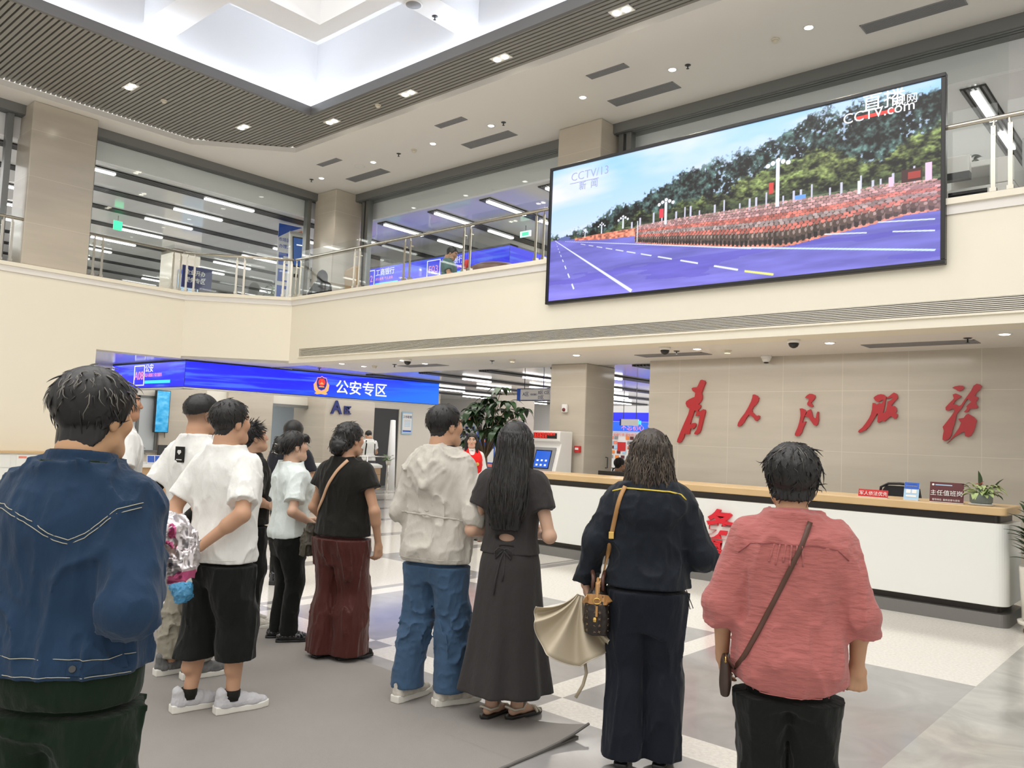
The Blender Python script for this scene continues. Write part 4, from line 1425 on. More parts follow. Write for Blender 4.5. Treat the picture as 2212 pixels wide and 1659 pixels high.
pot_plant(-16.2, 7.12, ZS, 'small bushy green plant on the counter beside two tablet stands', 1.25, 'black', 'leaf', 60)
pot_plant(-16.25, 11.0, ZS, 'small leafy plant on the counter in front of the pillar with letter A', 1.0)
pot_plant(-15.75, 13.2, ZS, 'small plant in a white pot at the far end of the service counter', 1.05)
for i, y in enumerate((7.36, 7.50)):
    e = empty('tablet_stand', ['small blue-screened stand on the counter, next to the bushy plant', 'small blue-screened stand on the counter, farther from the bushy plant'][i], 'tablet stand', (-16.05, y, ZS), R(75), 'tablet stands on the counter')
    T = Matrix.Rotation(R(-20), 4, 'X')
    MB().box(-.075, 0, 0, .075, .008, .17, T).build('frame', 'whiteplastic', e)
    MB().box(-.062, -.003, .02, .062, 0, .155, T).build('picture', 'printblue', e)
    MB().box(-.075, 0, 0, .075, .08, .008).build('foot', 'whiteplastic', e)
monitor(-16.35, 7.85, ZS, R(80), 'black monitor on the service counter behind the man with black sleeves', .45, .26)
office_chair(-17.35, 7.15, R(100), 'black mesh office chair behind the counter beside the bushy plant', 'chairs behind the service counter', 1.28)
office_chair(-17.9, 6.75, R(60), 'black mesh office chair behind the counter, half hidden behind the tall man in white', 'chairs behind the service counter', 1.34)
e = empty('paper_stack', 'stack of white papers on the counter near the charcoal screen', 'papers', (-16.2, 12.2, ZS), R(95))
m = MB()
for k in range(6):
    m.box(-.15 + .008 * (k % 3), -.11, .004 * k, .15 + .008 * (k % 3), .11, .004 * k + .0035)
m.build('sheets', 'paper', e)
e = empty('steel_barrier', 'low chrome barrier rail behind the counter near the charcoal screen', 'barrier', (-17.6, 13.9, 0), R(90))
MB().tube([(-.7, 0, .98), (.9, 0, .98)], .02, 8).build('rail', 'chrome', e, True)
for x in (-.65, .1, .85):
    MB().tube([(x, 0, 0), (x, 0, .98)], .02, 8).build('post', 'chrome', e, True)

# hanging display on the pillar
e = empty('hanging_display', 'tall narrow cyan display hanging on the stone pillar behind the counter', 'screen', (-18.93, 8.86, 1.42), R(90))
MB().box(-.17, -.02, 0, .17, .08, 1.0).build('display_case', 'black', e, bevel=.008)
c = lin(np.array([70, 175, 225.]) + (fbm(*np.meshgrid(np.linspace(0, 3, 24), np.linspace(0, 14, 70)), 4, 9)[..., None] - .5) * np.array([150, 90, 60.]) + np.linspace(-10, 20, 70)[:, None, None])
gx, gz = np.meshgrid(np.linspace(-.155, .155, 24), np.linspace(.015, .985, 70))
ii = np.arange(24 * 70).reshape(70, 24)
mesh_np('display', np.stack([gx, np.full_like(gx, -.022), gz], -1).reshape(-1, 3), np.stack([ii[:-1, :-1], ii[:-1, 1:], ii[1:, 1:], ii[1:, :-1]], -1).reshape(-1, 4), 'signled', e, False, np.clip(c, 0, 1).reshape(-1, 3))
MB().tube([(.12, .06, 0), (.13, .05, -.12)], .006, 5).build('cable', 'black', e)
# area letters on the pillar
o = text('A', .50, 'printnavy', (-18.17, 13.14, 2.11), (PI / 2, 0, PI / 2), ext=.02, bold=.012, name='wall_letter')
tag(o, 'large navy letter A on the beige pillar behind the counter', 'wall lettering', 'area letters on the pillar')
o = text('区', .25, 'printnavy', (-18.17, 13.55, 2.13), (PI / 2, 0, PI / 2), ext=.02, bold=.006, name='wall_letter')
tag(o, 'small navy character 区 beside the large letter A on the pillar', 'wall lettering', 'area letters on the pillar')
# poster
e = empty('wall_poster', 'light blue notice board on the wall right of the charcoal screen', 'poster', (-19.02, 16.6, 1.63), R(90))
MB().box(-.21, -.01, 0, .21, .0, .69).build('board', 'printlight', e)
MB().box(-.18, -.013, .05, .18, -.01, .64).build('paper_area', 'paper', e)
text('工作职责', .09, 'printnavy', (0, -.015, .50), parent=e, align='CENTER')
m = MB()
for k in range(5):
    m.box(-.12, -.0145, .24 + .045 * k, .12, -.013, .255 + .045 * k)
m.build('print_lines', 'printlight', e)
MB().box(-.17, -.0145, .07, .17, -.013, .12).build('skyline_print', 'printblue', e)
# charcoal roller screen and white roll
e = empty('charcoal_screen', 'large dark charcoal panel screen behind the counter, beside the light blue notice board', 'screen panel', (-19.12, 15.65, .0), R(90))
MB().box(-.70, -.03, .05, .70, .03, 2.42).build('panel', 'curtain', e)
MB().box(-.72, -.05, 2.38, .72, .05, 2.46).build('top_rail', 'whiteplastic', e)
e = empty('banner_roll', 'white rolled banner standing on end before the charcoal screen', 'roll', (-18.2, 15.35, 0))
MB().lathe([(.14, 0), (.12, .8), (.075, 2.02), (.01, 2.03)], 20).build('roll', 'paper', e, True)

# left cabinets with small labels
cab = empty('storage_cabinet', 'white cabinet with small red labels and wooden top along the left wall', 'cabinet', (-15.5, 3.0, 0))
MB().box(0, -6, .07, .42, 2.75, 1.03).build('body', 'deskwhite', cab)
MB().box(0, -6, 1.03, .45, 2.78, 1.065).build('top', 'goldwood', cab)
MB().box(0, -6, 0, .38, 2.75, .07).build('plinth', 'plinth', cab)
for k in range(5):
    y0 = 1.62 - k * 1.15 + .04
    dr = MB().box(.42, y0, .80, .432, y0 + 1.06, 1.01).build('drawer', 'deskwhite', cab, bevel=.003)
    MB().box(.432, y0 + .03, .95, .4335, y0 + .15, .985).build('label_sticker', 'printcoral', dr)
    MB().lathe([(.014, 0), (.014, .004), (.002, .005)], 12, Matrix.Translation((.432, y0 + .27, .965)) @ Matrix.Rotation(R(90), 4, 'Y')).build('lock', 'black', dr)
    dd = MB().box(.42, y0, .11, .432, y0 + 1.06, .77).build('door', 'deskwhite', cab, bevel=.003)
    MB().box(.432, y0 + .02, .69, .4335, y0 + .14, .725).build('label_sticker', 'printcoral', dd)

# ================================================================== THINGS NEAR THE RECEPTION
k_ = empty('self_service_kiosk', 'white self-service kiosk with red LED strip and blue screen beside the stone pillar', 'kiosk', (-8.55, 10.62, 0))
prof = [(-.27, .0), (-.27, .95), (-.20, 1.08), (-.05, 1.56), (-.10, 1.60), (-.10, 1.77), (.25, 1.77), (.25, 0)]   # (y, z)
T = Matrix(((0, 0, 1, 0), (1, 0, 0, 0), (0, 1, 0, 0), (0, 0, 0, 1)))
MB().prism(prof, -.31, .31, T).build('body', 'whiteplastic', k_, bevel=.015)
MB().box(-.25, -.107, 1.645, .25, -.099, 1.735).build('led_strip', 'black', k_)
text('欢迎使用自助服务', .058, 'ledred', (-.24, -.109, 1.70), parent=k_, ext=.001)
text('请办理业务', .058, 'ledred', (-.24, -.109, 1.652), parent=k_, ext=.001)
Tt = Matrix.Translation((0, -.205, 1.08)) @ Matrix.Rotation(R(-17), 4, 'X')
MB().box(-.24, -.012, .02, .24, 0, .43, Tt).build('screen_surround', 'grille', k_)
MB().box(-.17, -.018, .06, .17, -.011, .38, Tt).build('screen_frame', 'black', k_)
MB().box(-.155, -.020, .075, .155, -.017, .365, Tt).build('touch_screen', 'screenblue', k_)
m = MB()
for x, z in ((-.09, .2), (0, .2), (.09, .2), (-.09, .12), (0, .12), (.09, .12)):
    m.box(x - .02, -.022, z - .015, x + .02, -.02, z + .015, Tt)
m.build('screen_icons', 'ledwhite', k_)
text('自助', .04, 'black', (-.02, -.075, 1.585), (PI / 2 - R(17), 0, 0), k_, .001)
MB().box(-.28, -.40, .93, .28, -.2, .965).build('shelf', 'whiteplastic', k_, bevel=.006)
e = empty('fire_alarm', 'white wall alarm box with a dark red lamp, high on the stone pillar', 'alarm', (-8.47, 10.95, 2.10))
MB().box(-.055, -.05, 0, .055, 0, .14).build('alarm_body', 'whiteplastic', e, bevel=.012)
MB().lathe([(.032, 0), (.028, .02), (.003, .03)], 16, Matrix.Translation((0, -.05, .045)) @ Matrix.Rotation(R(90), 4, 'X')).build('alarm_lamp', mat('dark_red_lamp', (.16, .01, .015), .2), e, True)
e = empty('fire_call_point', 'small red fire call point on the stone pillar beside the kiosk', 'alarm', (-8.17, 10.95, 1.43))
MB().box(-.06, -.05, 0, .06, 0, .11).build('call_body', 'printred', e, bevel=.006)
MB().box(-.035, -.053, .045, .035, -.05, .08).build('call_plate', 'whiteplastic', e)
e = empty('door_holder', 'small black wall fitting low on the side of the stone pillar', 'wall fitting', (-8.06, 11.6, 1.18))
MB().tube([(.0, 0, .0), (.04, 0, 0), (.04, 0, .18), (.0, 0, .18)], .01, 6).build('bracket', 'dark', e)

# roll-up banner, blue
rb = empty('rollup_banner', 'blue roll-up banner with orange bars behind the woman in the red vest', 'banner', (-15.35, 16.3, 0))
MB().box(-.36, -.09, 0, .36, .09, .07).build('banner_base', 'alu', rb, bevel=.01)
MB().box(-.35, -.004, .07, .35, .004, .50).build('lower_sheet', 'paper', rb)
MB().box(-.35, -.004, .50, .35, .004, 1.83).build('sheet', 'printblue', rb)
for (x0, z0, x1, z1, m_) in ((-.31, .95, -.03, 1.33, 'paper'), (.03, .95, .31, 1.33, 'paper'), (-.28, 1.62, .3, 1.70, 'paper'), (-.2, 1.50, .25, 1.57, 'printcoral'), (-.27, .83, .0, .91, 'paper'), (.0, .83, .27, .91, 'printcoral'), (-.12, .75, .10, .80, 'paper'), (-.30, .64, -.22, .73, 'printcoral'), (-.14, .64, -.06, .73, 'printcoral'), (.02, .64, .10, .73, 'printorange'), (.18, .64, .26, .73, 'printcoral'), (-.35, .50, .35, .62, 'printnavy'), (-.22, .36, .1, .41, 'printnavy')):
    MB().box(x0, -.006, z0, x1, -.004, z1).build('print_block', m_, rb)
MB().tube([(0, .02, .05), (0, .02, 1.84)], .008, 6).build('support_pole', 'alu', rb)

# direction sign hanging from the ceiling
e = empty('direction_sign', 'white hanging direction sign with a blue edge, left of the stone pillar', 'sign', (-10.5, 12.5, 2.40))
MB().box(-.42, -.03, 0, .42, .03, .25).build('sign_panel', 'whiteplastic', e)
MB().box(-.42, -.034, .0, -.33, .034, .25).build('blue_end', 'printblue', e)
MB().box(-.42, -.033, .235, .42, .033, .252).build('top_edge', 'printnavy', e)
MB().box(-.42, -.033, -.002, .42, .033, .015).build('bottom_edge', 'printnavy', e)
text('A区', .10, 'printnavy', (-.27, -.032, .10), parent=e, ext=.001)
text('综合窗口', .045, 'printnavy', (-.06, -.032, .11), parent=e, ext=.001)
text('B区 C区', .085, 'printnavy', (.14, -.032, .135), parent=e, ext=.001)
text('D区', .085, 'printnavy', (.14, -.032, .04), parent=e, ext=.001)
for x in (-.25, .25):
    MB().tube([(x, 0, .25), (x, 0, ZC - 2.40)], .008, 6).build('suspension_rod', 'printnavy', e)

# tall pachira-like plant
pl = empty('potted_tree', 'tall dark green umbrella-leaved plant behind the woman with long hair', 'plant', (-9.62, 10.2, 0))
MB().lathe([(.17, 0), (.23, .45), (.22, .47), (.20, .44)], 26).build('pot', 'potwhite', pl, True)
MB().lathe([(.2, .42), (.003, .43)], 18).build('soil', 'soil', pl)
st, m1 = MB(), MB()
st.tube([(0, 0, .42), (.03, .02, .9), (.02, 0, 1.35)], [.04, .035, .028], 8)
rnd = random.Random(11)
tips = [(-.52, 0, 1.98), (-.36, .1, 2.18), (-.18, -.1, 2.05), (.02, 0, 2.30), (.28, .05, 2.47), (.38, -.1, 2.22), (.58, .1, 2.05), (.72, 0, 1.92), (.20, .1, 1.98), (-.50, -.1, 1.72), (-.32, 0, 1.62), (-.12, .15, 1.75), (.48, -.1, 1.83), (.08, -.15, 1.72), (-.28, -.15, 1.90), (.30, .15, 2.10), (.52, 0, 2.24), (-.44, .12, 1.50)]
for k in range(16):
    tips.append((rnd.uniform(-.5, .65), rnd.uniform(-.25, .25), rnd.uniform(1.5, 2.25)))
for tx, ty, tz in tips:
    st.tube([(.02, 0, 1.25), (tx * .5, ty * .5, 1.35 + (tz - 1.35) * .55), (tx, ty, tz)], [.012, .008, .005], 6)
    n = 7
    for j in range(n):
        a = 2 * PI * j / n + rnd.uniform(-.3, .3)
        d = Vector((math.cos(a), math.sin(a), rnd.uniform(-.9, .05))).normalized() * rnd.uniform(.18, .29)
        leaf_mesh(m1, (tx, ty, tz), Vector((tx, ty, tz)) + d, rnd.uniform(.042, .062), .3, fold=.2)
st.build('stems', 'stem', pl, True)
m1.build('leaves', 'leaf', pl, True)
e = empty('paper_stack', 'loose white papers lying on the left end of the desk top', 'papers', (-7.75, 9.2, ZT))
m = MB()
for k in range(4):
    T = Matrix.Rotation(R(9 * k - 12), 4, 'Z')
    m.box(-.15, -.10, .002 * k, .15, .10, .002 * k + .0018, T)
m.build('sheets', 'paper', e)

# wall boards of the far hall
wb = struct(MB().box(-21.6, 20.0, 0, -18.4, 20.2, ZC).build('wall_board', mat('board_white', (.80, .77, .72), .5)))
e = empty('certificate_board', 'white wall with a grid of small certificate prints behind the woman in the red vest', 'wall display', (-19.6, 19.99, 0))
MB().tube([(-.95, -.005, 2.42), (-.7, -.005, 2.30), (-.35, -.005, 2.27), (.6, -.005, 2.28)], .02, 6).build('swirl', 'printcoral', e)
for j in range(3):
    MB().lathe([(.09, 0), (.09, .01), (.01, .012)], 16, Matrix.Translation((-.18 + .2 * j, -.005, 2.27)) @ Matrix.Rotation(R(90), 4, 'X')).build('round_print', 'printcoral', e)
for r_ in range(5):
    for c_ in range(5):
        x, z = -.85 + c_ * .30, 2.02 - r_ * .24
        MB().box(x, -.012, z - .17, x + .20, -.002, z).build('certificate', ('paper', 'printlight', 'paper', 'printcoral', 'maroon')[(r_ * 2 + c_ * 3) % 5 if r_ > 1 else (c_ % 2)], e)
        if r_ < 2:
            MB().box(x + .03, -.014, z - .12, x + .17, -.012, z - .03).build('certificate_print', 'printnavy', e)
struct(MB().box(-14.3, 20.0, 0, -10.0, 20.2, 1.97).build('wall_photo', mat('photo_wall_white', (.82, .82, .80), .5)))
e = empty('led_ticker', 'blue scrolling LED board with pink characters seen between pillar and stone wall', 'LED sign', (-13.9, 19.95, 1.98))
MB().box(0, 0, 0, 3.2, .1, .28).build('ticker_case', 'blueled2', e)
text('不忘初心  牢记', .20, 'ledpink', (.55, -.012, .045), parent=e)
MB().box(0, -.01, .29, 3.2, .1, .55).build('upper_screen', 'blueled', e)
e = empty('hanging_sign', 'small white hanging sign with green end in front of the blue ticker', 'sign', (-10.7, 16.0, 2.04))
MB().box(0, -.02, 0, .47, .02, .15).build('sign_panel', 'whiteplastic', e)
MB().box(.47, -.02, .03, .53, .02, .12).build('green_end', 'ledcyan', e)
MB().box(-.04, -.022, 0, .0, .022, .15).build('dark_end', 'printnavy', e)
for x in (.05, .40):
    MB().tube([(x, 0, .15), (x, 0, ZC - 2.04)], .008, 5).build('suspension_rod', 'dark', e)
e = empty('photo_wall', 'white wall with rows of small photographs around a red square, far behind the reception', 'wall display', (-13.2, 19.99, 0))
MB().box(-.28, -.014, 1.40, .0, -.002, 1.66).build('red_square', 'printred', e)
text('党建引领 服务群众', .10, 'printcoral', (-.45, -.01, 1.84), parent=e)
q = 0
for z, xs in ((1.74, (-.55, -.4, .0, .15)), (1.60, (-.55, -.42, .06, .2)), (1.46, (-.52, -.4, .06, .2)), (1.32, (-.5, -.3, -.1, .1)), (1.18, (-.55, -.35, -.15, .05)), (1.04, (-.25, -.1))):
    for x in xs:
        MB().box(x, -.012, z, x + .12, -.002, z + .09).build('photograph', ('printcoral', 'grille', 'printorange', 'maroon', 'printlight')[q % 5], e)
        q += 1
text('为民服务', .09, 'printcoral', (-.1, -.01, .90), parent=e)
pot_plant(-9.3, 12.9, 0, 'dark floor plant beside the pillar, far behind the reception desk', 4.6, 'potgrey', 'leaf', 40)
office_chair(-8.55, 13.0, R(200), 'black chair under the seated person in blue behind the reception', None, 1.15)

# ================================================================== THINGS ON THE GALLERY
GF = 3.952
e = empty('area_sign', 'navy standing sign with white characters 企业开办服务专区 behind the left railing', 'sign', (-18.0, 9.02, GF), R(90))
MB().box(-.36, -.02, .85, .36, .02, 1.36).build('sign_panel', 'printnavy', e)
text('企业开办', .125, 'paper', (-.30, -.025, 1.17), parent=e, ext=.002, bold=.002)
text('服务专区', .125, 'paper', (-.30, -.025, .99), parent=e, ext=.002, bold=.002)
MB().tube([(0, 0, 0), (0, 0, .85)], .02, 8).build('sign_pole', 'alu', e)
MB().lathe([(.2, 0), (.2, .02), (.02, .03)], 20).build('sign_base', 'alu', e)
e = empty('rollup_banner', 'white roll-up banner with blue and orange top behind the short corner railing', 'banner', (-17.0, 10.80, GF), R(80))
MB().box(-.32, -.08, 0, .32, .08, .07).build('banner_base', 'alu', e)
MB().box(-.30, -.004, .07, .30, .004, 2.62).build('sheet', 'paper', e)
MB().prism([(-.30, 2.28), (-.05, 2.45), (.30, 2.62), (-.30, 2.62)], -.007, -.004, Matrix(((1, 0, 0, 0), (0, 0, 1, 0), (0, 1, 0, 0), (0, 0, 0, 1)))).build('blue_corner', 'printblue', e)
MB().prism([(.0, 2.42), (.30, 2.32), (.30, 2.54)], -.007, -.004, Matrix(((1, 0, 0, 0), (0, 0, 1, 0), (0, 1, 0, 0), (0, 0, 0, 1)))).build('orange_corner', 'printorange', e)
text('市场监管业务', .10, 'printblue', (-.29, -.01, 2.20), parent=e, ext=.001)
text('办理二维码', .10, 'printblue', (-.27, -.01, 2.04), parent=e, ext=.001)
for k in range(4):
    MB().box(-.26, -.008, 1.62 - .40 * k, .14, -.004, 1.92 - .40 * k).build('print_block', 'printblue', e)
    MB().box(-.14, -.010, 1.66 - .40 * k, .02, -.008, 1.84 - .40 * k).build('print_card', 'paper', e)
MB().tube([(0, .02, .05), (0, .02, 2.6)], .01, 6).build('support_pole', 'alu', e)
k_ = empty('self_service_kiosk', 'slim white kiosk with a tilted blue screen at the gallery corner', 'kiosk', (-16.45, 10.72, GF), R(72))
prof = [(-.20, .0), (-.22, 1.40), (-.02, 2.28), (.10, 2.38), (.12, 2.30), (.04, 1.4), (.10, 0)]
MB().prism(prof, -.24, .24, Matrix(((0, 0, 1, 0), (1, 0, 0, 0), (0, 1, 0, 0), (0, 0, 0, 1)))).build('body', 'whiteplastic', k_, bevel=.012)
Tt = Matrix.Translation((0, -.22, 1.42)) @ Matrix.Rotation(R(-12.8), 4, 'X')
MB().box(-.19, -.012, .05, .19, 0, .82, Tt).build('screen_frame', 'black', k_)
MB().box(-.17, -.015, .08, .17, -.012, .79, Tt).build('touch_screen', mat('kiosk_screen_navy', (.01, .02, .05), .2, emit=srgb(40, 85, 150), es=.8), k_)
MB().box(-.10, -.017, .60, .10, -.015, .63, Tt).build('screen_line', 'ledwhite', k_)
MB().box(-.16, -.24, 1.22, -.06, -.21, 1.30).build('card_reader', 'black', k_)
MB().box(.04, -.24, 1.20, .12, -.21, 1.30).build('scanner', 'printblue', k_)
pot_plant(-18.3, 11.35, GF + .75, 'dark leafy plant on a blue stand at the gallery corner', 2.6, 'blueled2', 'leaf', 50)
e = empty('plant_stand', 'bright blue lit stand under the dark plant at the gallery corner', 'stand', (-18.3, 11.35, GF))
MB().lathe([(.20, 0), (.17, .75), (.01, .752)], 20).build('stand_body', 'blueled2', e, True)
e = empty('wall_poster', 'pale blue poster hanging on a gallery column left of the roll-up banner', 'poster', (-22.18, 10.86, 5.02), R(90))
MB().box(-.30, -.02, 0, .30, 0, 1.0).build('sheet', 'printlight', e)
MB().box(-.30, -.022, .88, .30, -.02, 1.0).build('blue_header', 'printblue', e)
m = MB()
for k in range(12):
    m.box(-.25, -.0215, .2 + .05 * k, .1 + .14 * ((k * 7) % 3) / 2, -.02, .215 + .05 * k)
m.build('print_lines', 'grille', e)
MB().box(-.30, -.0225, 0, .30, -.02, .05).build('blue_footer', 'printblue', e)
bn = empty('led_sign', 'blue LED sign of the upstairs service counters with box F03', 'LED sign', (-19.5, 14.0, 5.62))
W2 = -12.68 + 19.5
MB().box(0, .012, 0, W2, .3, .62).build('sign_box', 'dark', bn)
MB().box(0, -.002, .58, W2, .3, .625).build('top_edge', 'black', bn)
led_face(W2, .57, 120, 20, bn, Matrix.Translation((0, -.003, .006)), False)
led_face(4.5, .57, 90, 20, bn, Matrix.Translation((W2 + .005, 0, .006)) @ Matrix.Rotation(R(90), 4, 'Z'), True)
MB().box(W2 - .3, .3, 0, W2 - .01, 4.5, .62).build('side_box', 'dark', bn)
for x, n_, nm in ((3.95, 'F03', '农商银行'), (1.3, 'F02', '工商银行')):
    m = MB()
    for q in ((0, 0, .5, .02), (0, .46, .5, .48), (0, 0, .02, .48), (.48, 0, .5, .48)):
        m.box(x + q[0], -.014, .05 + q[1], x + q[2], -.005, .05 + q[3])
    m.build('number_frame', 'ledwhite', bn)
    text(n_, .26, 'ledpink', (x + .25, -.014, .20), parent=bn, align='CENTER')
    text(nm, .20, 'ledwhite', (x + .55, -.014, .36), parent=bn)
    text('对公业务 个人业务', .09, 'ledpink', (x + .55, -.014, .22), parent=bn)
    MB().box(x + .55, -.014, .06, x + 1.5, -.005, .14).build('status_bar', 'ledcyan', bn)
e = empty('lounge_chair', 'brown upholstered chair back behind the front railing near the corner column', 'chair', (-13.15, 10.25, GF), R(160))
MB().prism(rrect(-.34, -.3, .34, .3, .1), .25, .48).build('seat', mat('tan_upholstery', (.36, .25, .13), .8), e, bevel=.03)
MB().box(-.34, .2, .45, .34, .34, 1.02, Matrix.Rotation(R(-6), 4, 'X')).build('backrest', mat('tan_upholstery_b', (.38, .26, .14), .8), e, bevel=.05)
for x, y in ((-.28, -.24), (.28, -.24), (-.28, .24), (.28, .24)):
    MB().tube([(x, y, 0), (x, y, .26)], .02, 8).build('leg', 'dark', e)
e = empty('round_sofa', 'dark brown low rounded seat behind the front railing beside the big screen', 'sofa', (-9.9, 10.6, GF))
MB().lathe([(.62, 0), (.64, .5), (.58, .68), (.35, .79), (.01, .82)], 30).build('sofa_body', mat('brown_leather', (.10, .04, .03), .4), e, True)
e = empty('red_bottle', 'small red bottle-shaped object on the brown round seat', 'bottle', (-10.42, 10.35, GF + .70))
MB().lathe([(.05, 0), (.055, .16), (.035, .21), (.003, .225)], 14).build('bottle', 'printred', e, True)
e = empty('exit_sign', 'small green and white exit sign hanging in the front gallery', 'sign', (-12.2, 14.0, 6.33), 0)
MB().box(-.16, -.015, 0, .16, .015, .14).build('sign_panel', mat('exit_panel', (.6, .8, .7), .4, emit=(.55, .95, .75), es=.7), e)
MB().box(-.10, -.018, .03, .10, -.015, .11).build('green_pictogram', mat('exit_green', (.05, .5, .3), .4, emit=(.1, .75, .45), es=.7), e)
MB().tube([(0, 0, .14), (0, 0, .27)], .01, 6).build('rod', 'alu', e)
e = empty('exit_sign', 'small glowing green sign hanging in the left gallery', 'sign', (-20.0, 7.95, 6.25), R(90))
MB().box(-.10, -.015, 0, .10, .015, .22).build('sign_panel', mat('exit_glow', (.02, .5, .2), .4, emit=(.03, .85, .35), es=1.0), e)
MB().tube([(0, 0, .22), (0, 0, .35)], .01, 6).build('rod', 'alu', e)
# printer, plant, partition at the right end of the gallery
e = empty('office_copier', 'big white office copier with dark tray behind the railing right of the screen', 'copier', (-2.08, 10.45, GF))
MB().box(-.36, -.30, 0, .36, .30, .74).build('copier_body', 'whiteplastic', e, bevel=.02)
MB().box(-.34, -.305, .50, .12, -.2, .62).build('dark_tray', 'black', e)
MB().box(.12, -.30, .74, .36, .30, .98).build('copier_side', 'whiteplastic', e, bevel=.01)
MB().box(-.36, .10, .74, .12, .30, .98).build('copier_rear', 'whiteplastic', e)
MB().box(-.36, -.30, .96, .36, .30, 1.03).build('scanner_lid', 'whiteplastic', e, bevel=.012)
MB().box(-.34, -.40, .88, -.06, -.28, 1.10).build('control_panel', 'whiteplastic', e, bevel=.02)
MB().box(-.33, -.41, .82, -.06, -.3, .90).build('panel_front', 'dark', e)
MB().box(-.30, -.304, .62, .1, -.2, .70).build('paper_slot', 'black', e)
pot_plant(-2.42, 10.95, GF + .95, 'green plant in a pale pot behind the white copier', 1.7, 'beigeplastic', 'leaf', 20)
e = empty('filing_cabinet', 'grey metal filing cabinet behind the white copier', 'cabinet', (-1.35, 11.0, GF))
MB().box(-.4, -.2, 0, .4, .25, 1.42).build('cabinet_body', 'alu', e, bevel=.008)
for k in range(4):
    MB().box(-.38, -.21, .05 + .34 * k, .38, -.2, .36 + .34 * k).build('drawer', 'alu', e)
e = empty('side_table', 'low wooden table under the plant behind the copier', 'table', (-2.45, 10.98, GF))
MB().box(-.3, -.12, .91, .3, .12, .95).build('table_top', 'wood', e)
for x in (-.26, .26):
    for y in (-.08, .08):
        MB().box(x - .02, y - .02, 0, x + .02, y + .02, .91).build('leg', 'wood', e)
# grey carpet
rg = MB()
rg.prism([(-6.88, -4.0), (-2.66, -4.0), (-2.66, 3.66), (-6.88, 3.72)], .001, .010)
o = rg.build('carpet', 'rug')
tag(o, 'large grey carpet on the polished floor under the standing people', 'carpet')
cv, cf = [], []
N_ = 10
for i in range(N_ + 1):
    for j in range(N_ + 1):
        a, b = i / N_, j / N_
        x, y = -3.2 + .54 * a, 3.15 + .515 * b
        z = .0105 + .075 * max(0, a + b - 1.25) ** 2 * 1.3
        cv.append((x + .03 * max(0, a + b - 1.4), y + .10 * max(0, a + b - 1.4), z))
for i in range(N_):
    for j in range(N_):
        q = i * (N_ + 1) + j
        cf.append((q, q + N_ + 1, q + N_ + 2, q + 1))
MB().add(cv, cf).build('curled_corner', 'rug', o, True)
MB().tube([(-2.66, -4, .006)] + [(-2.66, -4 + 7.1 * k / 12, .008) for k in range(1, 13)] + [cv[(N_) * (N_ + 1) + j] for j in range(0, N_ + 1, 2)], .008, 6).build('bound_edge', mat('carpet_binding', (.16, .15, .14), .9), o)
# ================================================================== VOLUME MODELLING (distance fields -> smooth meshes)
def vn3(x, y, z, seed=0):
    x, y, z = np.broadcast_arrays(np.asarray(x, np.float32), np.asarray(y, np.float32), np.asarray(z, np.float32))
    xi, yi, zi = np.floor(x).astype(np.int64), np.floor(y).astype(np.int64), np.floor(z).astype(np.int64)
    u, v, w_ = x - xi, y - yi, z - zi
    u, v, w_ = u * u * (3 - 2 * u), v * v * (3 - 2 * v), w_ * w_ * (3 - 2 * w_)

    def h(a, b, c):
        n = (a * 374761393 + b * 668265263 + c * 2147483647 + seed * 1274126177) & 0xffffffff
        n = ((n ^ (n >> 13)) * 1274126177) & 0xffffffff
        return (((n ^ (n >> 16)) & 0xffff) / 65535.).astype(np.float32)
    a = (h(xi, yi, zi) * (1 - u) + h(xi + 1, yi, zi) * u) * (1 - v) + (h(xi, yi + 1, zi) * (1 - u) + h(xi + 1, yi + 1, zi) * u) * v
    b = (h(xi, yi, zi + 1) * (1 - u) + h(xi + 1, yi, zi + 1) * u) * (1 - v) + (h(xi, yi + 1, zi + 1) * (1 - u) + h(xi + 1, yi + 1, zi + 1) * u) * v
    return a * (1 - w_) + b * w_ - .5


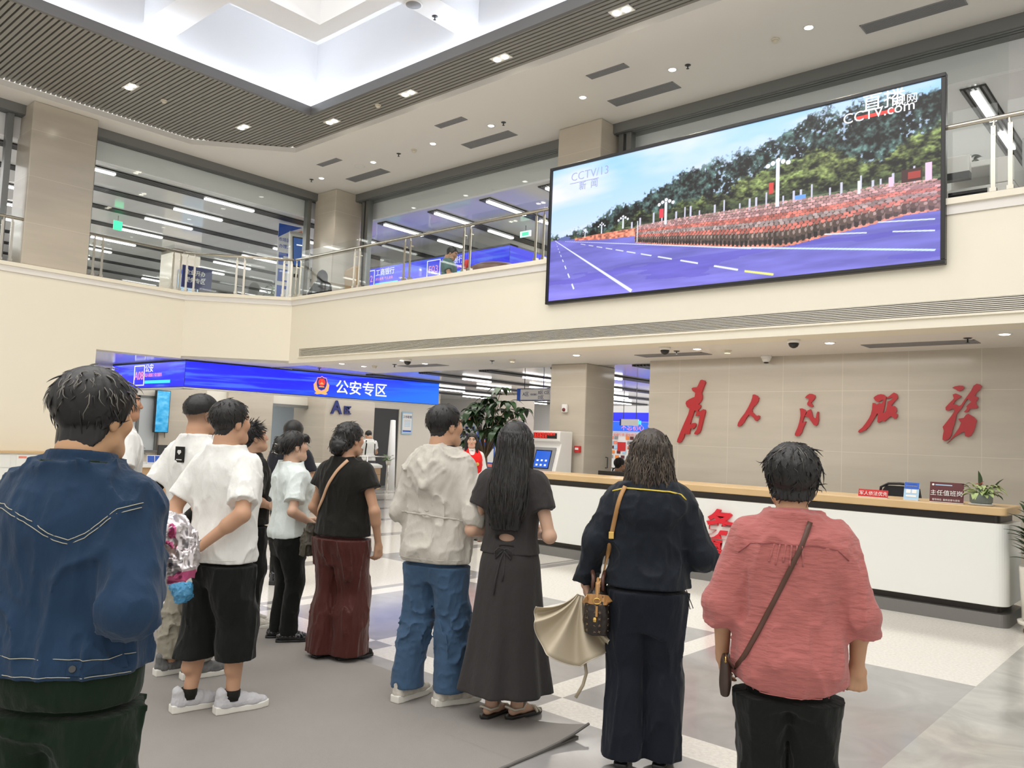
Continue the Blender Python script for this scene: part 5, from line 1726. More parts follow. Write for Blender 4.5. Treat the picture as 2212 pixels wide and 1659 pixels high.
class Vol:
    def __init__(s, lo, hi, h):
        s.lo, s.h = np.array(lo, float), h
        s.n = (np.ceil((np.array(hi) - s.lo) / h)).astype(int) + 1
        s.F = np.full(s.n, .2, np.float32)
        s.ax = [s.lo[i] + h * np.arange(s.n[i]) for i in range(3)]

    def clone(s):
        a = Vol.__new__(Vol)
        a.lo, a.h, a.n, a.ax = s.lo, s.h, s.n, s.ax
        a.F = np.full(s.n, .2, np.float32)
        return a

    def sl(s, blo, bhi):
        a = np.clip(np.floor((np.array(blo) - s.lo) / s.h).astype(int), 0, s.n)
        b = np.clip(np.ceil((np.array(bhi) - s.lo) / s.h).astype(int) + 1, 0, s.n)
        if (b <= a).any():
            return None, None
        g = (s.ax[0][a[0]:b[0], None, None].astype(np.float32), s.ax[1][None, a[1]:b[1], None].astype(np.float32), s.ax[2][None, None, a[2]:b[2]].astype(np.float32))
        return tuple(slice(a[i], b[i]) for i in range(3)), g

    def op(s, fn, blo=None, bhi=None, k=0., op='u', mrg=.03):
        if blo is None:
            blo, bhi = s.lo, s.lo + s.h * s.n
        m = mrg + k
        sl, g = s.sl(np.array(blo) - m, np.array(bhi) + m)
        if sl is None:
            return s
        d = np.broadcast_to(fn(*g), s.F[sl].shape).astype(np.float32)
        A = s.F[sl]
        if op == 'u':
            r = np.minimum(A, d)
            if k:
                q = np.maximum(k - np.abs(A - d), 0) / k
                r = r - q * q * k * .25
        else:
            if op == 's':
                d = -d
            r = np.maximum(A, d)
            if k:
                q = np.maximum(k - np.abs(A - d), 0) / k
                r = r + q * q * k * .25
        s.F[sl] = r
        return s

    # --- primitives
    def cap(s, a, b, ra, rb, k=.02, op='u'):
        a, b = np.array(a, float), np.array(b, float)
        ab = b - a
        L2 = max(ab @ ab, 1e-9)

        def fn(X, Y, Z):
            t = np.clip(((X - a[0]) * ab[0] + (Y - a[1]) * ab[1] + (Z - a[2]) * ab[2]) / L2, 0, 1)
            return np.sqrt((X - a[0] - t * ab[0]) ** 2 + (Y - a[1] - t * ab[1]) ** 2 + (Z - a[2] - t * ab[2]) ** 2) - (ra + (rb - ra) * t)
        R_ = max(ra, rb)
        return s.op(fn, np.minimum(a, b) - R_, np.maximum(a, b) + R_, k, op)

    def chain(s, pts, rs, k=.02, op='u'):
        for i in range(len(pts) - 1):
            s.cap(pts[i], pts[i + 1], rs[i], rs[i + 1], k, op)
        return s

    def ell(s, c, r, k=.02, op='u', Rm=None):
        c, r = np.array(c, float), np.array(r, float)

        def fn(X, Y, Z):
            x, y, z = X - c[0], Y - c[1], Z - c[2]
            if Rm is not None:
                x, y, z = (Rm[0][0] * x + Rm[1][0] * y + Rm[2][0] * z, Rm[0][1] * x + Rm[1][1] * y + Rm[2][1] * z, Rm[0][2] * x + Rm[1][2] * y + Rm[2][2] * z)
            k0 = np.sqrt((x / r[0]) ** 2 + (y / r[1]) ** 2 + (z / r[2]) ** 2)
            k1 = np.sqrt((x / r[0] ** 2) ** 2 + (y / r[1] ** 2) ** 2 + (z / r[2] ** 2) ** 2) + 1e-9
            return k0 * (k0 - 1) / k1
        m = r if Rm is None else np.full(3, r.max())
        return s.op(fn, c - m, c + m, k, op)

    def loft(s, rows, k=.02, op='u', n=2.3, ease=0., smooth=.02, mod=None):
        """rows of (z, cx, cy, rx, ry) rising in z: a body of stacked rounded sections"""
        rows = np.array(rows, float)
        zz = np.linspace(rows[0, 0], rows[-1, 0], 160)
        P = [np.interp(zz, rows[:, 0], rows[:, i]) for i in range(1, 5)]
        w_ = max(1, int(smooth / max(1e-6, zz[1] - zz[0])))
        if w_ > 1:
            ker = np.hanning(2 * w_ + 3)[1:-1]
            ker /= ker.sum()
            P = [np.convolve(np.pad(p, len(ker) // 2, 'edge'), ker, 'valid') for p in P]
        z0, z1 = rows[0, 0], rows[-1, 0]

        def fn(X, Y, Z):
            zf = Z.ravel()
            cx, cy, rx, ry = [np.interp(zf, zz, p)[None, None, :].astype(np.float32) for p in P]
            rx, ry = rx + ease, ry + ease
            x, y = np.abs(X - cx) / rx, np.abs(Y - cy) / ry
            if mod is not None:
                e = (x ** n + y ** n) ** (1 / n) - 1 + mod(np.arctan2(Y - cy, X - cx), Z)
            else:
                e = (x ** n + y ** n) ** (1 / n) - 1
            d = e * np.minimum(rx, ry)
            return np.maximum(d, np.maximum(z0 - Z, Z - z1))
        mx = rows[:, 3].max() + ease
        my = rows[:, 4].max() + ease
        lo = (rows[:, 1].min() - mx, rows[:, 2].min() - my, z0)
        hi = (rows[:, 1].max() + mx, rows[:, 2].max() + my, z1)
        return s.op(fn, lo, hi, k, op)

    def plane(s, p, nrm, k=0.):
        """keep the side the normal points away from"""
        p, nrm = np.array(p, float), np.array(nrm, float)
        nrm = nrm / np.linalg.norm(nrm)
        return s.op(lambda X, Y, Z: (X - p[0]) * nrm[0] + (Y - p[1]) * nrm[1] + (Z - p[2]) * nrm[2], None, None, k, 'i')

    def wrinkle(s, amp, sc, seed=0, warp=.6, zmask=None):
        sl, (X, Y, Z) = s.sl(s.lo, s.lo + s.h * s.n)
        near = np.abs(s.F) < .05
        i, j, l = np.nonzero(near)
        x, y, z = s.ax[0][i], s.ax[1][j], s.ax[2][l]
        wv = vn3(x * 5, y * 5, z * 5, seed + 9) * warp
        n1 = vn3(x * sc[0] * 1.5 + wv, y * sc[1] * 1.5 + wv, z * sc[2] * 1.5 + wv * 1.5, seed)
        n2 = vn3(x * sc[0] * 3.4 + wv * 2, y * sc[1] * 3.4, z * sc[2] * 3.4 + wv * 3, seed + 3)
        r = (1 - np.abs(n1) * 2) ** 4 * 1.5 + (1 - np.abs(n2) * 2) ** 3 * .55 - .25
        a = amp if zmask is None else amp * zmask(x, y, z)
        s.F[i, j, l] -= (a * r).astype(np.float32)
        return s

    def sample(s, p):
        q = (np.asarray(p) - s.lo) / s.h
        q = np.clip(np.round(q).astype(int), 0, s.n - 1)
        return s.F[tuple(q.T)] if q.ndim > 1 else s.F[tuple(q)]

    def hit(s, o, d, tmax=.6):
        """first surface point along a ray, with its outward normal"""
        o, d = np.array(o, float), np.array(d, float)
        d = d / np.linalg.norm(d)
        ts = np.arange(0, tmax, s.h * .5)
        f = s.sample(o[None] + d[None] * ts[:, None])
        w_ = np.nonzero(f < 0)[0]
        t = ts[w_[0]] if len(w_) else tmax * .5
        p = o + d * t
        e = s.h * 2
        g = np.array([s.sample(p + np.eye(3)[i] * e) - s.sample(p - np.eye(3)[i] * e) for i in range(3)])
        L = np.linalg.norm(g)
        return p, (g / L if L > 1e-6 else -d)

    def mesh(s):
        """naive surface nets"""
        F = s.F
        F[0], F[-1], F[:, 0], F[:, -1], F[:, :, 0], F[:, :, -1] = (.1,) * 6
        I = F < 0
        c = np.zeros(s.n - 1, np.int8)
        for a in (0, 1):
            for b in (0, 1):
                for d in (0, 1):
                    c += I[a:s.n[0] - 1 + a, b:s.n[1] - 1 + b, d:s.n[2] - 1 + d]
        act = (c > 0) & (c < 8)
        idx = np.full(act.shape, -1, np.int32)
        i, j, k = np.nonzero(act)
        idx[i, j, k] = np.arange(len(i))
        val = {}
        for a in (0, 1):
            for b in (0, 1):
                for d in (0, 1):
                    val[(a, b, d)] = F[i + a, j + b, k + d]
        pos = np.zeros((len(i), 3))
        cnt = np.zeros(len(i))
        cor = list(val)
        for A in cor:
            for ax in range(3):
                if A[ax]:
                    continue
                B = list(A)
                B[ax] = 1
                fa, fb = val[A], val[tuple(B)]
                m = (fa < 0) != (fb < 0)
                t = np.where(m, fa / np.where(m, fa - fb, 1), 0)
                for q in range(3):
                    pos[:, q] += np.where(m, A[q] + (t if q == ax else 0), 0)
                cnt += m
        pos = pos / cnt[:, None] + np.stack([i, j, k], 1)
        V = s.lo + pos * s.h
        faces = []
        n = s.n
        for ax in range(3):
            u_, v_ = [q for q in range(3) if q != ax]
            s0 = [slice(1, n[q] - 1) for q in range(3)]
            s1 = list(s0)
            s0[ax], s1[ax] = slice(0, n[ax] - 1), slice(1, n[ax])
            A, B = I[tuple(s0)], I[tuple(s1)]
            e = np.nonzero(A != B)
            flip = A[e]
            P = [e[q] + (0 if q == ax else 1) for q in range(3)]

            def cell(du, dv):
                Q = [p.copy() for p in P]
                Q[u_] -= du
                Q[v_] -= dv
                return idx[Q[0], Q[1], Q[2]]
            q = np.stack([cell(0, 0), cell(1, 0), cell(1, 1), cell(0, 1)], 1)
            fl = flip if ax != 1 else ~flip
            q[~fl] = q[~fl][:, ::-1]
            faces.append(q)
        Fc = np.concatenate(faces)
        Fc = Fc[(Fc >= 0).all(1)]
        return V, Fc

    def relax(s, V, Fc, it=1, lam=.5):
        E = np.concatenate([Fc[:, [0, 1]], Fc[:, [1, 2]], Fc[:, [2, 3]], Fc[:, [3, 0]]])
        for _ in range(it):
            S = np.zeros_like(V)
            N_ = np.zeros(len(V))
            for a, b in ((0, 1), (1, 0)):
                np.add.at(S, E[:, a], V[E[:, b]])
                np.add.at(N_, E[:, a], 1)
            V = V * (1 - lam) + lam * S / np.maximum(N_, 1)[:, None]
        return V

    def build(s, name, m, parent=None, relax=1, cols=None):
        V, Fc = s.mesh()
        if relax:
            V = s.relax(V, Fc, relax)
        return mesh_np(name, V, Fc, m, parent, True, None if cols is None else cols(V))


# ================================================================== PEOPLE
M['skin'] = colmat('skin', .5, sss=.12, spec=.35)
M['hairblack'] = mat('black_hair', (.010, .009, .009), .42, spec=.45)
M['hairbrown'] = mat('brown_hair', (.030, .020, .014), .38, spec=.5)
M['hairgrey'] = mat('greying_hair', (.17, .16, .14), .45, spec=.4)


def cloth(name, col, rough=.85, b=((20, 20, 9), .45, .022), sheen=.1, **kw):
    return mat(name, col, rough, spec=.2, sheen=sheen, bump=b, **kw)


def rotz(a):
    c, s_ = math.cos(a), math.sin(a)
    return np.array([[c, -s_, 0], [s_, c, 0], [0, 0, 1.]])


def rotx(a):
    c, s_ = math.cos(a), math.sin(a)
    return np.array([[1, 0, 0], [0, c, -s_], [0, s_, c.real]])


TORSO = [(.69, .135, .090, .0), (.80, .162, .112, -.008), (.87, .166, .120, -.016), (.95, .156, .110, -.008), (1.05, .140, .100, .0), (1.16, .148, .108, .0), (1.26, .160, .114, -.004), (1.33, .163, .106, -.010), (1.375, .145, .086, -.018), (1.412, .104, .068, -.024), (1.455, .064, .058, -.028)]


class Person:
    """one standing figure; local x = its right, y = forward, z = up"""

    def __init__(s, label, loc, heading, H, wd=1., dp=1., skin=(.52, .31, .20), head=(0, 0), feet=((-.10, .02, -8), (.10, .02, 8)), armR=None, armL=None, handR=None, handL=None, female=False, zoff=0., lean=0., barearm=True, belly=0., skin_r=1.):
        s.sc = H / 1.70
        s.label, s.H, s.wd, s.dp, s.skin = label, H, wd, dp, skin
        s.fem = female
        k = s.sc
        s.S = {1: np.array([.153 * wd * k, -.015, 1.348 * k]), -1: np.array([-.153 * wd * k, -.015, 1.348 * k])}
        s.E = {1: np.array(armR[0]) * k if armR else np.array([.218 * wd, -.02, 1.09]) * k, -1: np.array(armL[0]) * k if armL else np.array([-.218 * wd, -.02, 1.09]) * k}
        s.W = {1: np.array(armR[1]) * k if armR else np.array([.218 * wd, .05, .85]) * k, -1: np.array(armL[1]) * k if armL else np.array([-.218 * wd, .05, .85]) * k}
        s.hand = {1: handR or {}, -1: handL or {}}
        s.feet = {-1: np.array([feet[0][0] * k, feet[0][1] * k, R(feet[0][2])]), 1: np.array([feet[1][0] * k, feet[1][1] * k, R(feet[1][2])])}
        s.belly = belly
        s.skr = skin_r
        s.pivot = np.array([0, -.025, 1.465]) * k
        s.Rh = rotz(-R(head[0])) @ rotx(R(head[1]))
        s.hc = s.pivot + s.Rh @ (np.array([0, .030, .120]) * k)
        s.hs = (1.03 if female else 1.06) * (.55 + .45 * k)
        s.parts = []
        s.loc, s.rz, s.zoff = loc, -R(heading), zoff
        s.root = None

    seated = False

    def knee(s, sd):
        f = s.feet[sd]
        if s.seated:
            k = s.sc
            return np.array([sd * .085, 0, .86]) * k, np.array([sd * .11, .42, .88]) * k, np.array([sd * .11, .44, .47]) * k
        hip = np.array([sd * .085 * s.wd, -.005, .88]) * s.sc
        return hip, np.array([(hip[0] * .45 + f[0] * .55), f[1] * .5 + .025 * s.sc, .475 * s.sc]), np.array([f[0], f[1] - .03 * s.sc, .075 * s.sc])

    def hl(s, X, Y, Z):
        """grid -> head-local coordinates"""
        x, y, z = X - s.hc[0], Y - s.hc[1], Z - s.hc[2]
        Q = s.Rh
        return ((Q[0, 0] * x + Q[1, 0] * y + Q[2, 0] * z) / s.hs, (Q[0, 1] * x + Q[1, 1] * y + Q[2, 1] * z) / s.hs, (Q[0, 2] * x + Q[1, 2] * y + Q[2, 2] * z) / s.hs)

    def hp(s, p):
        """head-local point -> body-local"""
        return s.hc + s.Rh @ (np.array(p, float) * s.hs)

    def head_prims(s, v):
        q = s.hs
        P = s.hp
        Rm = s.Rh
        f = s.fem
        v.ell(P((0, -.014, .028)), np.array((.076, .096, .086)) * q, .02, 'u', Rm)
        v.ell(P((0, .020, -.030)), np.array((.062 if f else .065, .070, .080)) * q, .03, 'u', Rm)
        v.cap(P((-.022, .060, -.088)), P((.022, .060, -.088)), .026 * q, .026 * q, .03)
        for sd in (-1, 1):
            v.cap(P((sd * .050, .010, -.070)), P((sd * .022, .052, -.092)), .024 * q, .024 * q, .03)
            v.ell(P((sd * .044, .062, -.016)), np.array((.024, .022, .024)) * q, .03, 'u', Rm)
            v.ell(P((sd * .032, .098, .012)), np.array((.017, .014, .010)) * q, .014, 's', Rm)
            v.ell(P((sd * .031, .079, .011)), np.array((.0135, .0125, .0115)) * q, .003, 'u', Rm)
            # ear
            v.ell(P((sd * .077, -.010, -.008)), np.array((.010, .019, .033)) * q, .006, 'u', Rm)
            v.ell(P((sd * .087, -.006, -.002)), np.array((.006, .010, .018)) * q, .004, 's', Rm)
            v.cap(P((sd * .036, .080, .030)), P((sd * .014, .086, .028)), .010 * q, .010 * q, .012)
        v.cap(P((0, .086, .018)), P((0, .104, -.026)), .008 * q, .0115 * q, .010)
        v.ell(P((0, .099, -.030)), np.array((.017, .013, .010)) * q, .008, 'u', Rm)
        v.cap(P((-.018, .083, -.057)), P((.018, .083, -.057)), .0085 * q, .0085 * q, .006)
        v.cap(P((-.015, .080, -.070)), P((.015, .080, -.070)), .0095 * q, .0095 * q, .006)
        nk = s.pivot
        v.chain([P((0, -.022, -.050)), nk + np.array([0, -.005, .02]) * s.sc, nk + np.array([0, -.005, -.08]) * s.sc], [.056 * q * (.9 if f else 1.05), .054 * q * (.9 if f else 1.08), .075 * q], .025)

    def hand_prims(s, v, sd):
        h = s.hand[sd]
        k = s.sc * h.get('scale', 1.)
        W = s.W[sd]
        d = np.array(h.get('d', W - s.E[sd]), float)
        d /= np.linalg.norm(d)
        n = np.array(h.get('n', (-sd, .15, 0)), float)
        n -= d * (n @ d)
        n /= np.linalg.norm(n)
        l = np.cross(d, n) * sd
        curl = h.get('curl', .35)
        v.cap(W, W + d * .03 * k, .026 * k, .027 * k, .01)
        offs, lens = (.031, .0105, -.010, -.029), (.070, .078, .073, .057)
        for i in range(4):
            b = W + (d * (.086 - .004 * abs(i - 1)) + l * offs[i]) * k
            v.cap(W + (d * .018 + l * offs[i] * .55) * k, b, .0165 * k, .0125 * k, .010)
            p, a = b, curl * .5
            for j, fr in enumerate((.45, .32, .23)):
                a += curl * (.55 if j else .55) + (.06 * i if j == 0 else 0)
                dd = d * math.cos(a) + n * math.sin(a) + l * (.05 * (1.5 - i)) * (1 - min(1, curl))
                dd /= np.linalg.norm(dd)
                q = p + dd * lens[i] * fr * k
                v.cap(p, q, (.0098 - .0008 * j) * k, (.0092 - .0010 * j) * k, .003)
                p = q
        t = h.get('thumb', .35)
        t0 = W + (d * .022 + l * .022) * k
        t1 = W + (d * .055 + l * (.046 - .02 * t) + n * (.012 + .018 * t)) * k
        t2 = W + (d * .083 + l * (.050 - .045 * t) + n * (.018 + .03 * t)) * k
        t3 = W + (d * .103 + l * (.046 - .06 * t) + n * (.02 + .036 * t)) * k
        v.chain([t0, t1, t2, t3], [.017 * k, .0135 * k, .0105 * k, .0085 * k], .008)

    def build_body(s, h=.0055):
        k = s.sc
        xs = [s.W[1][0], s.W[-1][0], s.E[1][0], s.E[-1][0], .3 * k, -.3 * k]
        ys = [s.W[1][1], s.W[-1][1], s.E[1][1], s.E[-1][1], .2 * k, -.2 * k, s.feet[1][1] + .2, s.feet[-1][1] + .2]
        v = Vol((min(xs) - .16, min(ys) - .16, -.01), (max(xs) + .16, max(ys) + .16, s.H + .03), h)
        rows = [(z * k, 0, cy * k, rx * s.wd * .86 * k, ry * s.dp * .84 * k) for z, rx, ry, cy in TORSO]
        v.loft(rows, 0, smooth=.04)
        for sd in (-1, 1):
            hip, kn, an = s.knee(sd)
            v.chain([hip, kn, an], [.066 * k, .050 * k, .036 * k], .03)
            v.cap(kn + np.array([0, -.02, -.05]) * k, an + np.array([0, -.015, .16]) * k, .050 * k, .040 * k, .03)
            fd = np.array([math.sin(s.feet[sd][2]), math.cos(s.feet[sd][2]), 0])
            v.cap(an + fd * -.030 * k + np.array([0, 0, -.035]) * k, an + fd * .05 * k + np.array([0, 0, -.03]) * k, .027 * k, .028 * k, .02)
            v.cap(an + fd * .05 * k + np.array([0, 0, -.035]) * k, an + fd * .145 * k + np.array([0, 0, -.050]) * k, .028 * k, .016 * k, .02)
            g = s.skr * (.88 if s.fem else 1.)
            v.chain([s.S[sd], s.E[sd], s.W[sd]], [.050 * k * g, .039 * k * g, .0265 * k * g], .02)
            m = s.E[sd] * .68 + s.W[sd] * .32
            v.cap(s.E[sd], m, .041 * k * g, .042 * k * g, .02)
            s.hand_prims(v, sd)
        s.head_prims(v)
        sk = np.array(s.skin)

        def cols(V):
            C = np.tile(sk, (len(V), 1)) * (1 + .10 * vn3(V[:, 0] * 9, V[:, 1] * 9, V[:, 2] * 9, 4)[:, None])
            x, y, z = s.hl(V[:, 0], V[:, 1], V[:, 2])
            lip = (np.abs(x) < .024) & (y > .074) & (z < -.050) & (z > -.079)
            C[lip] = sk * np.array([.95, .62, .62])
            br = (np.abs(np.abs(x) - .032) < .020) & (y > .055) & (np.abs(z - .033 + np.abs(np.abs(x) - .03) * .2) < .0055)
            C[br] = (.03, .022, .018)
            ey = (np.abs(np.abs(x) - .031) < .0125) & (y > .072) & (np.abs(z - .011) < .0065)
            C[ey] = (.55, .52, .48)
            ir = (np.abs(np.abs(x) - .031) < .0065) & (y > .072) & (np.abs(z - .011) < .0068)
            C[ir] = (.02, .014, .010)
            lid = (np.abs(np.abs(x) - .031) < .016) & (y > .066) & (np.abs(z - .0185) < .0022)
            C[lid] = (.05, .03, .025)
            ck = np.exp(-(((np.abs(x) - .045) / .025) ** 2 + ((z + .02) / .025) ** 2)) * (y > .03)
            C += ck[:, None] * np.array([.05, .0, -.005])
            if hasattr(s, 'fade'):
                f = s.fade(x, y, z)[:, None]
                C = C * (1 - f) + np.array([.045, .035, .03]) * f
            return np.clip(C, 0, 1)
        o = v.build('person', 'skin', None, 0, cols)
        o.location = (s.loc[0], s.loc[1], s.zoff)
        o.rotation_euler = (0, 0, s.rz)
        tag(o, s.label, 'person')
        s.root = o
        s.body = v
        return o

    def world(s, p):
        c, q = math.cos(s.rz), math.sin(s.rz)
        return Vector((s.loc[0] + c * p[0] - q * p[1], s.loc[1] + q * p[0] + c * p[1], s.zoff + p[2]))

    # --- clothing
    def top(s, name, m, hem=.80, ease=.020, sleeve='short', slen=.62, srad=(.078, .072), srad2=(.058, .048), hem_curve=0., flare=0., neck=.066, neck_z=0., wr=(.006, (8, 8, 3)), h=.007, extra=None, boxy=.0, build=True, collar=None, waist=1., seed=1, wmask=None, cuff=.0, sweep=None):
        k = s.sc
        xs = [abs(s.W[1][0]), abs(s.W[-1][0]), abs(s.E[1][0]), abs(s.E[-1][0]), .30 * k]
        ys = [s.W[1][1], s.W[-1][1], s.E[1][1], s.E[-1][1], .24 * k, -.24 * k]
        v = Vol((-max(xs) - .13, min(ys) - .13, hem * k - .08), (max(xs) + .13, max(ys) + .13, 1.58 * k), h)
        rows = []
        for z, rx, ry, cy in TORSO:
            f = max(0., (1.10 - z)) * flare
            wz = 1 - (1 - waist) * math.exp(-((z - 1.06) / .10) ** 2)
            rx2 = (rx * wz * (1 - boxy) + .160 * boxy) if z < 1.3 else rx
            b = s.belly * math.exp(-((z - 1.02) / .16) ** 2)
            rows.append((z * k, 0, (cy + b * .5) * k, (rx2 + f) * s.wd * k, (ry + f * .7 + b * .5) * s.dp * k))
        if s.fem:
            pass
        z0 = (hem - abs(hem_curve) - .03) * k
        rows = [(z0 if r_[0] < z0 else r_[0], *r_[1:]) for r_ in rows]
        rz_ = sorted(set(r_[0] for r_ in rows))
        rr = []
        for z in rz_:
            rr.append([q for q in rows if q[0] == z][-1])
        v.loft(rr, 0, ease=ease, smooth=.045)
        if s.fem:
            for sd in (-1, 1):
                v.ell(np.array([sd * .075 * s.wd, .085 * s.dp, 1.235]) * k, np.array([.07, .055, .07]) * k, .05)
        for sd in (-1, 1):
            S, E_, W_ = s.S[sd], s.E[sd], s.W[sd]
            if sleeve == 'none':
                continue
            if sleeve == 'short':
                e = S + (E_ - S) * slen
                far = S + (E_ - S) * (slen + .18)
                a = v.clone()
                a.cap(S * np.array([.93, 1, 1]), far, srad[0] * k, srad[1] * k + .1 * (srad[1] - srad[0]) * k, 0)
                dd = (E_ - S) / np.linalg.norm(E_ - S)
                a.plane(e, dd)
                A, B = v.F, a.F
                kk = .035
                q = np.maximum(kk - np.abs(A - B), 0) / kk
                v.F = np.minimum(A, B) - q * q * kk * .25
            else:
                t = slen if sleeve == 'part' else 1.
                e = E_ + (W_ - E_) * t
                far = E_ + (W_ - E_) * (t + .12)
                a = v.clone()
                a.chain([S * np.array([.93, 1, 1]), E_, far], [srad[0] * k, srad[1] * k, srad2[1] * k], .03)
                dd = (W_ - E_) / np.linalg.norm(W_ - E_)
                # cut only near the wrist
                cutp = e
                sl, (X, Y, Z) = a.sl(e - .11, e + .11 + dd * .1)
                pl = (X - cutp[0]) * dd[0] + (Y - cutp[1]) * dd[1] + (Z - cutp[2]) * dd[2]
                a.F[sl] = np.maximum(a.F[sl], pl)
                if cuff:
                    a.cap(e - dd * cuff, e, srad2[1] * k + .008, srad2[1] * k + .010, .006)
                    a.F[sl] = np.maximum(a.F[sl], pl)
                A, B = v.F, a.F
                kk = .035
                q = np.maximum(kk - np.abs(A - B), 0) / kk
                v.F = np.minimum(A, B) - q * q * kk * .25
        if extra:
            extra(v, k)
        if wr:
            v.wrinkle(wr[0], wr[1], seed, zmask=wmask)
        # hem (optionally curved) and neck opening
        hz = hem * k

        def hemf(X, Y, Z):
            c = hz - hem_curve * (1 - np.minimum(1, (X / (.2 * s.wd * k)) ** 2)) * k
            if sweep:
                c = c + sweep(X, Y) * k
            return c - Z
        # hem only trims the torso, not hanging sleeves
        sl, (X, Y, Z) = v.sl(v.lo, v.lo + v.h * v.n)
        if sleeve in ('long', 'part'):
            lim = (.205 * s.wd + ease + .03 + flare * .3) * k
            msk = (np.abs(X) < lim) + np.zeros_like(v.F, bool)
            hf = np.broadcast_to(hemf(X, Y, Z), v.F.shape)
            near_arm = np.zeros_like(v.F, bool)
            for sd in (-1, 1):
                for P_, Q_ in ((s.E[sd], s.W[sd]),):
                    ab = Q_ - P_
                    t = np.clip(((X - P_[0]) * ab[0] + (Y - P_[1]) * ab[1] + (Z - P_[2]) * ab[2]) / (ab @ ab), 0, 1.2)
                    near_arm |= ((X - P_[0] - t * ab[0]) ** 2 + (Y - P_[1] - t * ab[1]) ** 2 + (Z - P_[2] - t * ab[2]) ** 2) < (srad[1] * k + .015) ** 2
            v.F = np.where(near_arm, v.F, np.maximum(v.F, hf.astype(np.float32)))
        else:
            v.F = np.maximum(v.F, np.broadcast_to(hemf(X, Y, Z), v.F.shape).astype(np.float32))
        if neck:
            nk = s.pivot
            v.cap(nk + np.array([0, .012, -.03 + neck_z]) * k, nk + np.array([0, .03, .2]) * k, neck * k, neck * 1.25 * k, .008, 's')
        if collar:
            collar(v, k)
        s.cv = v
        s.hemz = min(getattr(s, 'hemz', 9), hem - hem_curve)
        return v.build(name, m, s.root, 1) if build else v

    def legs(s, name, m, hem=.06, r=(.092, .072, .064, .060), waist=.98, ease=.012, wr=(.005, (9, 9, 5)), h=.007, seed=2, crotch=.76, wide=0., zmask=None, front=1.):
        k = s.sc
        f = s.feet
        v = Vol((min(f[-1][0], -.22 * s.wd * k) - .12, min(f[1][1], f[-1][1], 0) - .24, hem * k - .03), (max(f[1][0], .22 * s.wd * k) + .12, max(f[1][1], f[-1][1], 0) + .24, waist * k + .03), h)
        for sd in (-1, 1):
            hip, kn, an = s.knee(sd)
            rows = [(hem * k, an[0], an[1] + .012 * k, r[3] * k, r[3] * 1.12 * k), (.20 * k, an[0] * .9 + kn[0] * .1, an[1] * .7 + kn[1] * .3 - .005, r[2] * k, r[2] * 1.12 * k), (.36 * k, kn[0] * .7 + an[0] * .3, kn[1] - .022 * k, r[2] * 1.03 * k, r[2] * 1.15 * k), (.48 * k, kn[0], kn[1], r[1] * k, r[1] * 1.1 * k), (.62 * k, (kn[0] + hip[0]) / 2, 0, (r[0] + r[1]) / 2 * k, (r[0] + r[1]) / 2 * 1.12 * k), (.76 * k, hip[0], -.006 * k, r[0] * k * s.wd ** .5, r[0] * 1.18 * k), (.90 * k, hip[0], -.012 * k, r[0] * .95 * k * s.wd ** .5, r[0] * 1.12 * k)]
            rows = [q for q in rows if q[0] >= hem * k - 1e-6]
            if rows[0][0] > hem * k + .01:
                rows.insert(0, (hem * k, *rows[0][1:]))
            v.loft(rows, .025, smooth=.05, n=2.1)
        rows = []
        for z, rx, ry, cy in TORSO:
            if .69 <= z <= 1.06:
                rows.append((z * k, 0, cy * k, rx * s.wd * k, ry * s.dp * k))
        v.loft(rows, .04, ease=ease, smooth=.04)
        for sd in (-1, 1):
            v.ell(np.array([sd * .070 * s.wd, -.058 * s.dp, .86]) * k, np.array([.080 * s.wd, .066, .095]) * k, .05)
        if wr:
            v.wrinkle(wr[0], wr[1], seed, zmask=zmask)
        hz = getattr(s, 'hemz', 9)
        if hz < 1:  # tucked well inside the top above its hem
            a = v.clone()
            a.loft([(z * k, 0, cy * k, rx * s.wd * k, ry * s.dp * k) for z, rx, ry, cy in TORSO if z < 1.1], 0, ease=-.004, smooth=.04)
            Z = v.ax[2][None, None, :]
            v.F = np.where(Z > (hz - .02) * k, np.maximum(v.F, a.F), v.F)
            waist = min(waist, hz + .07)
        v.plane((0, 0, waist * k), (0, 0, 1))
        v.plane((0, 0, hem * k), (0, 0, -1))
        s.lv = v
        return v.build(name, m, s.root, 1)

    def shoe(s, sd, m, msole, style='sneaker', h=.0045, accent=None):
        k = s.sc * (.94 if s.fem else 1.)
        f = s.feet[sd]
        hip, kn, an = s.knee(sd)
        fd = np.array([math.sin(f[2]), math.cos(f[2]), 0])
        rt_ = np.array([fd[1], -fd[0], 0])
        o = np.array([an[0], an[1], 0.])

        def P(x, y, z):
            return o + (rt_ * x + fd * y + np.array([0, 0, z])) * k
        pts = [P(a, b, c) for a in (-.08, .08) for b in (-.13, .25) for c in (-.01, .16)]
        lo, hi = np.min(pts, 0), np.max(pts, 0)
        v = Vol((lo[0], lo[1], -.012), (hi[0], hi[1], hi[2]), h)
        sneaker = style == 'sneaker'
        zs = .030 if sneaker else .018
        top_ = .105 if sneaker else .06
        v.chain([P(0, -.052, .045), P(0, .03, .050), P(0, .11, .038), P(0, .175, .030)], [.037 * k, .037 * k, .041 * k, .030 * k], .02)
        if sneaker:
            v.cap(P(0, -.05, .05), P(0, -.055, top_), .037 * k, .034 * k, .02)
            v.cap(P(0, .0, .06), P(0, .06, .075), .034 * k, .026 * k, .02)
            v.cap(P(0, -.012, .085), P(0, -.02, .18), .033 * k, .045 * k, .008, 's')
        else:
            v.cap(P(0, .035, .052), P(0, -.02, .09), .034 * k, .036 * k, .008, 's')
        v.wrinkle(.002, (40, 40, 40), 5)
        v.plane((0, 0, zs * k), (0, 0, -1))
        up = v.build('shoe', m, s.root, 1)
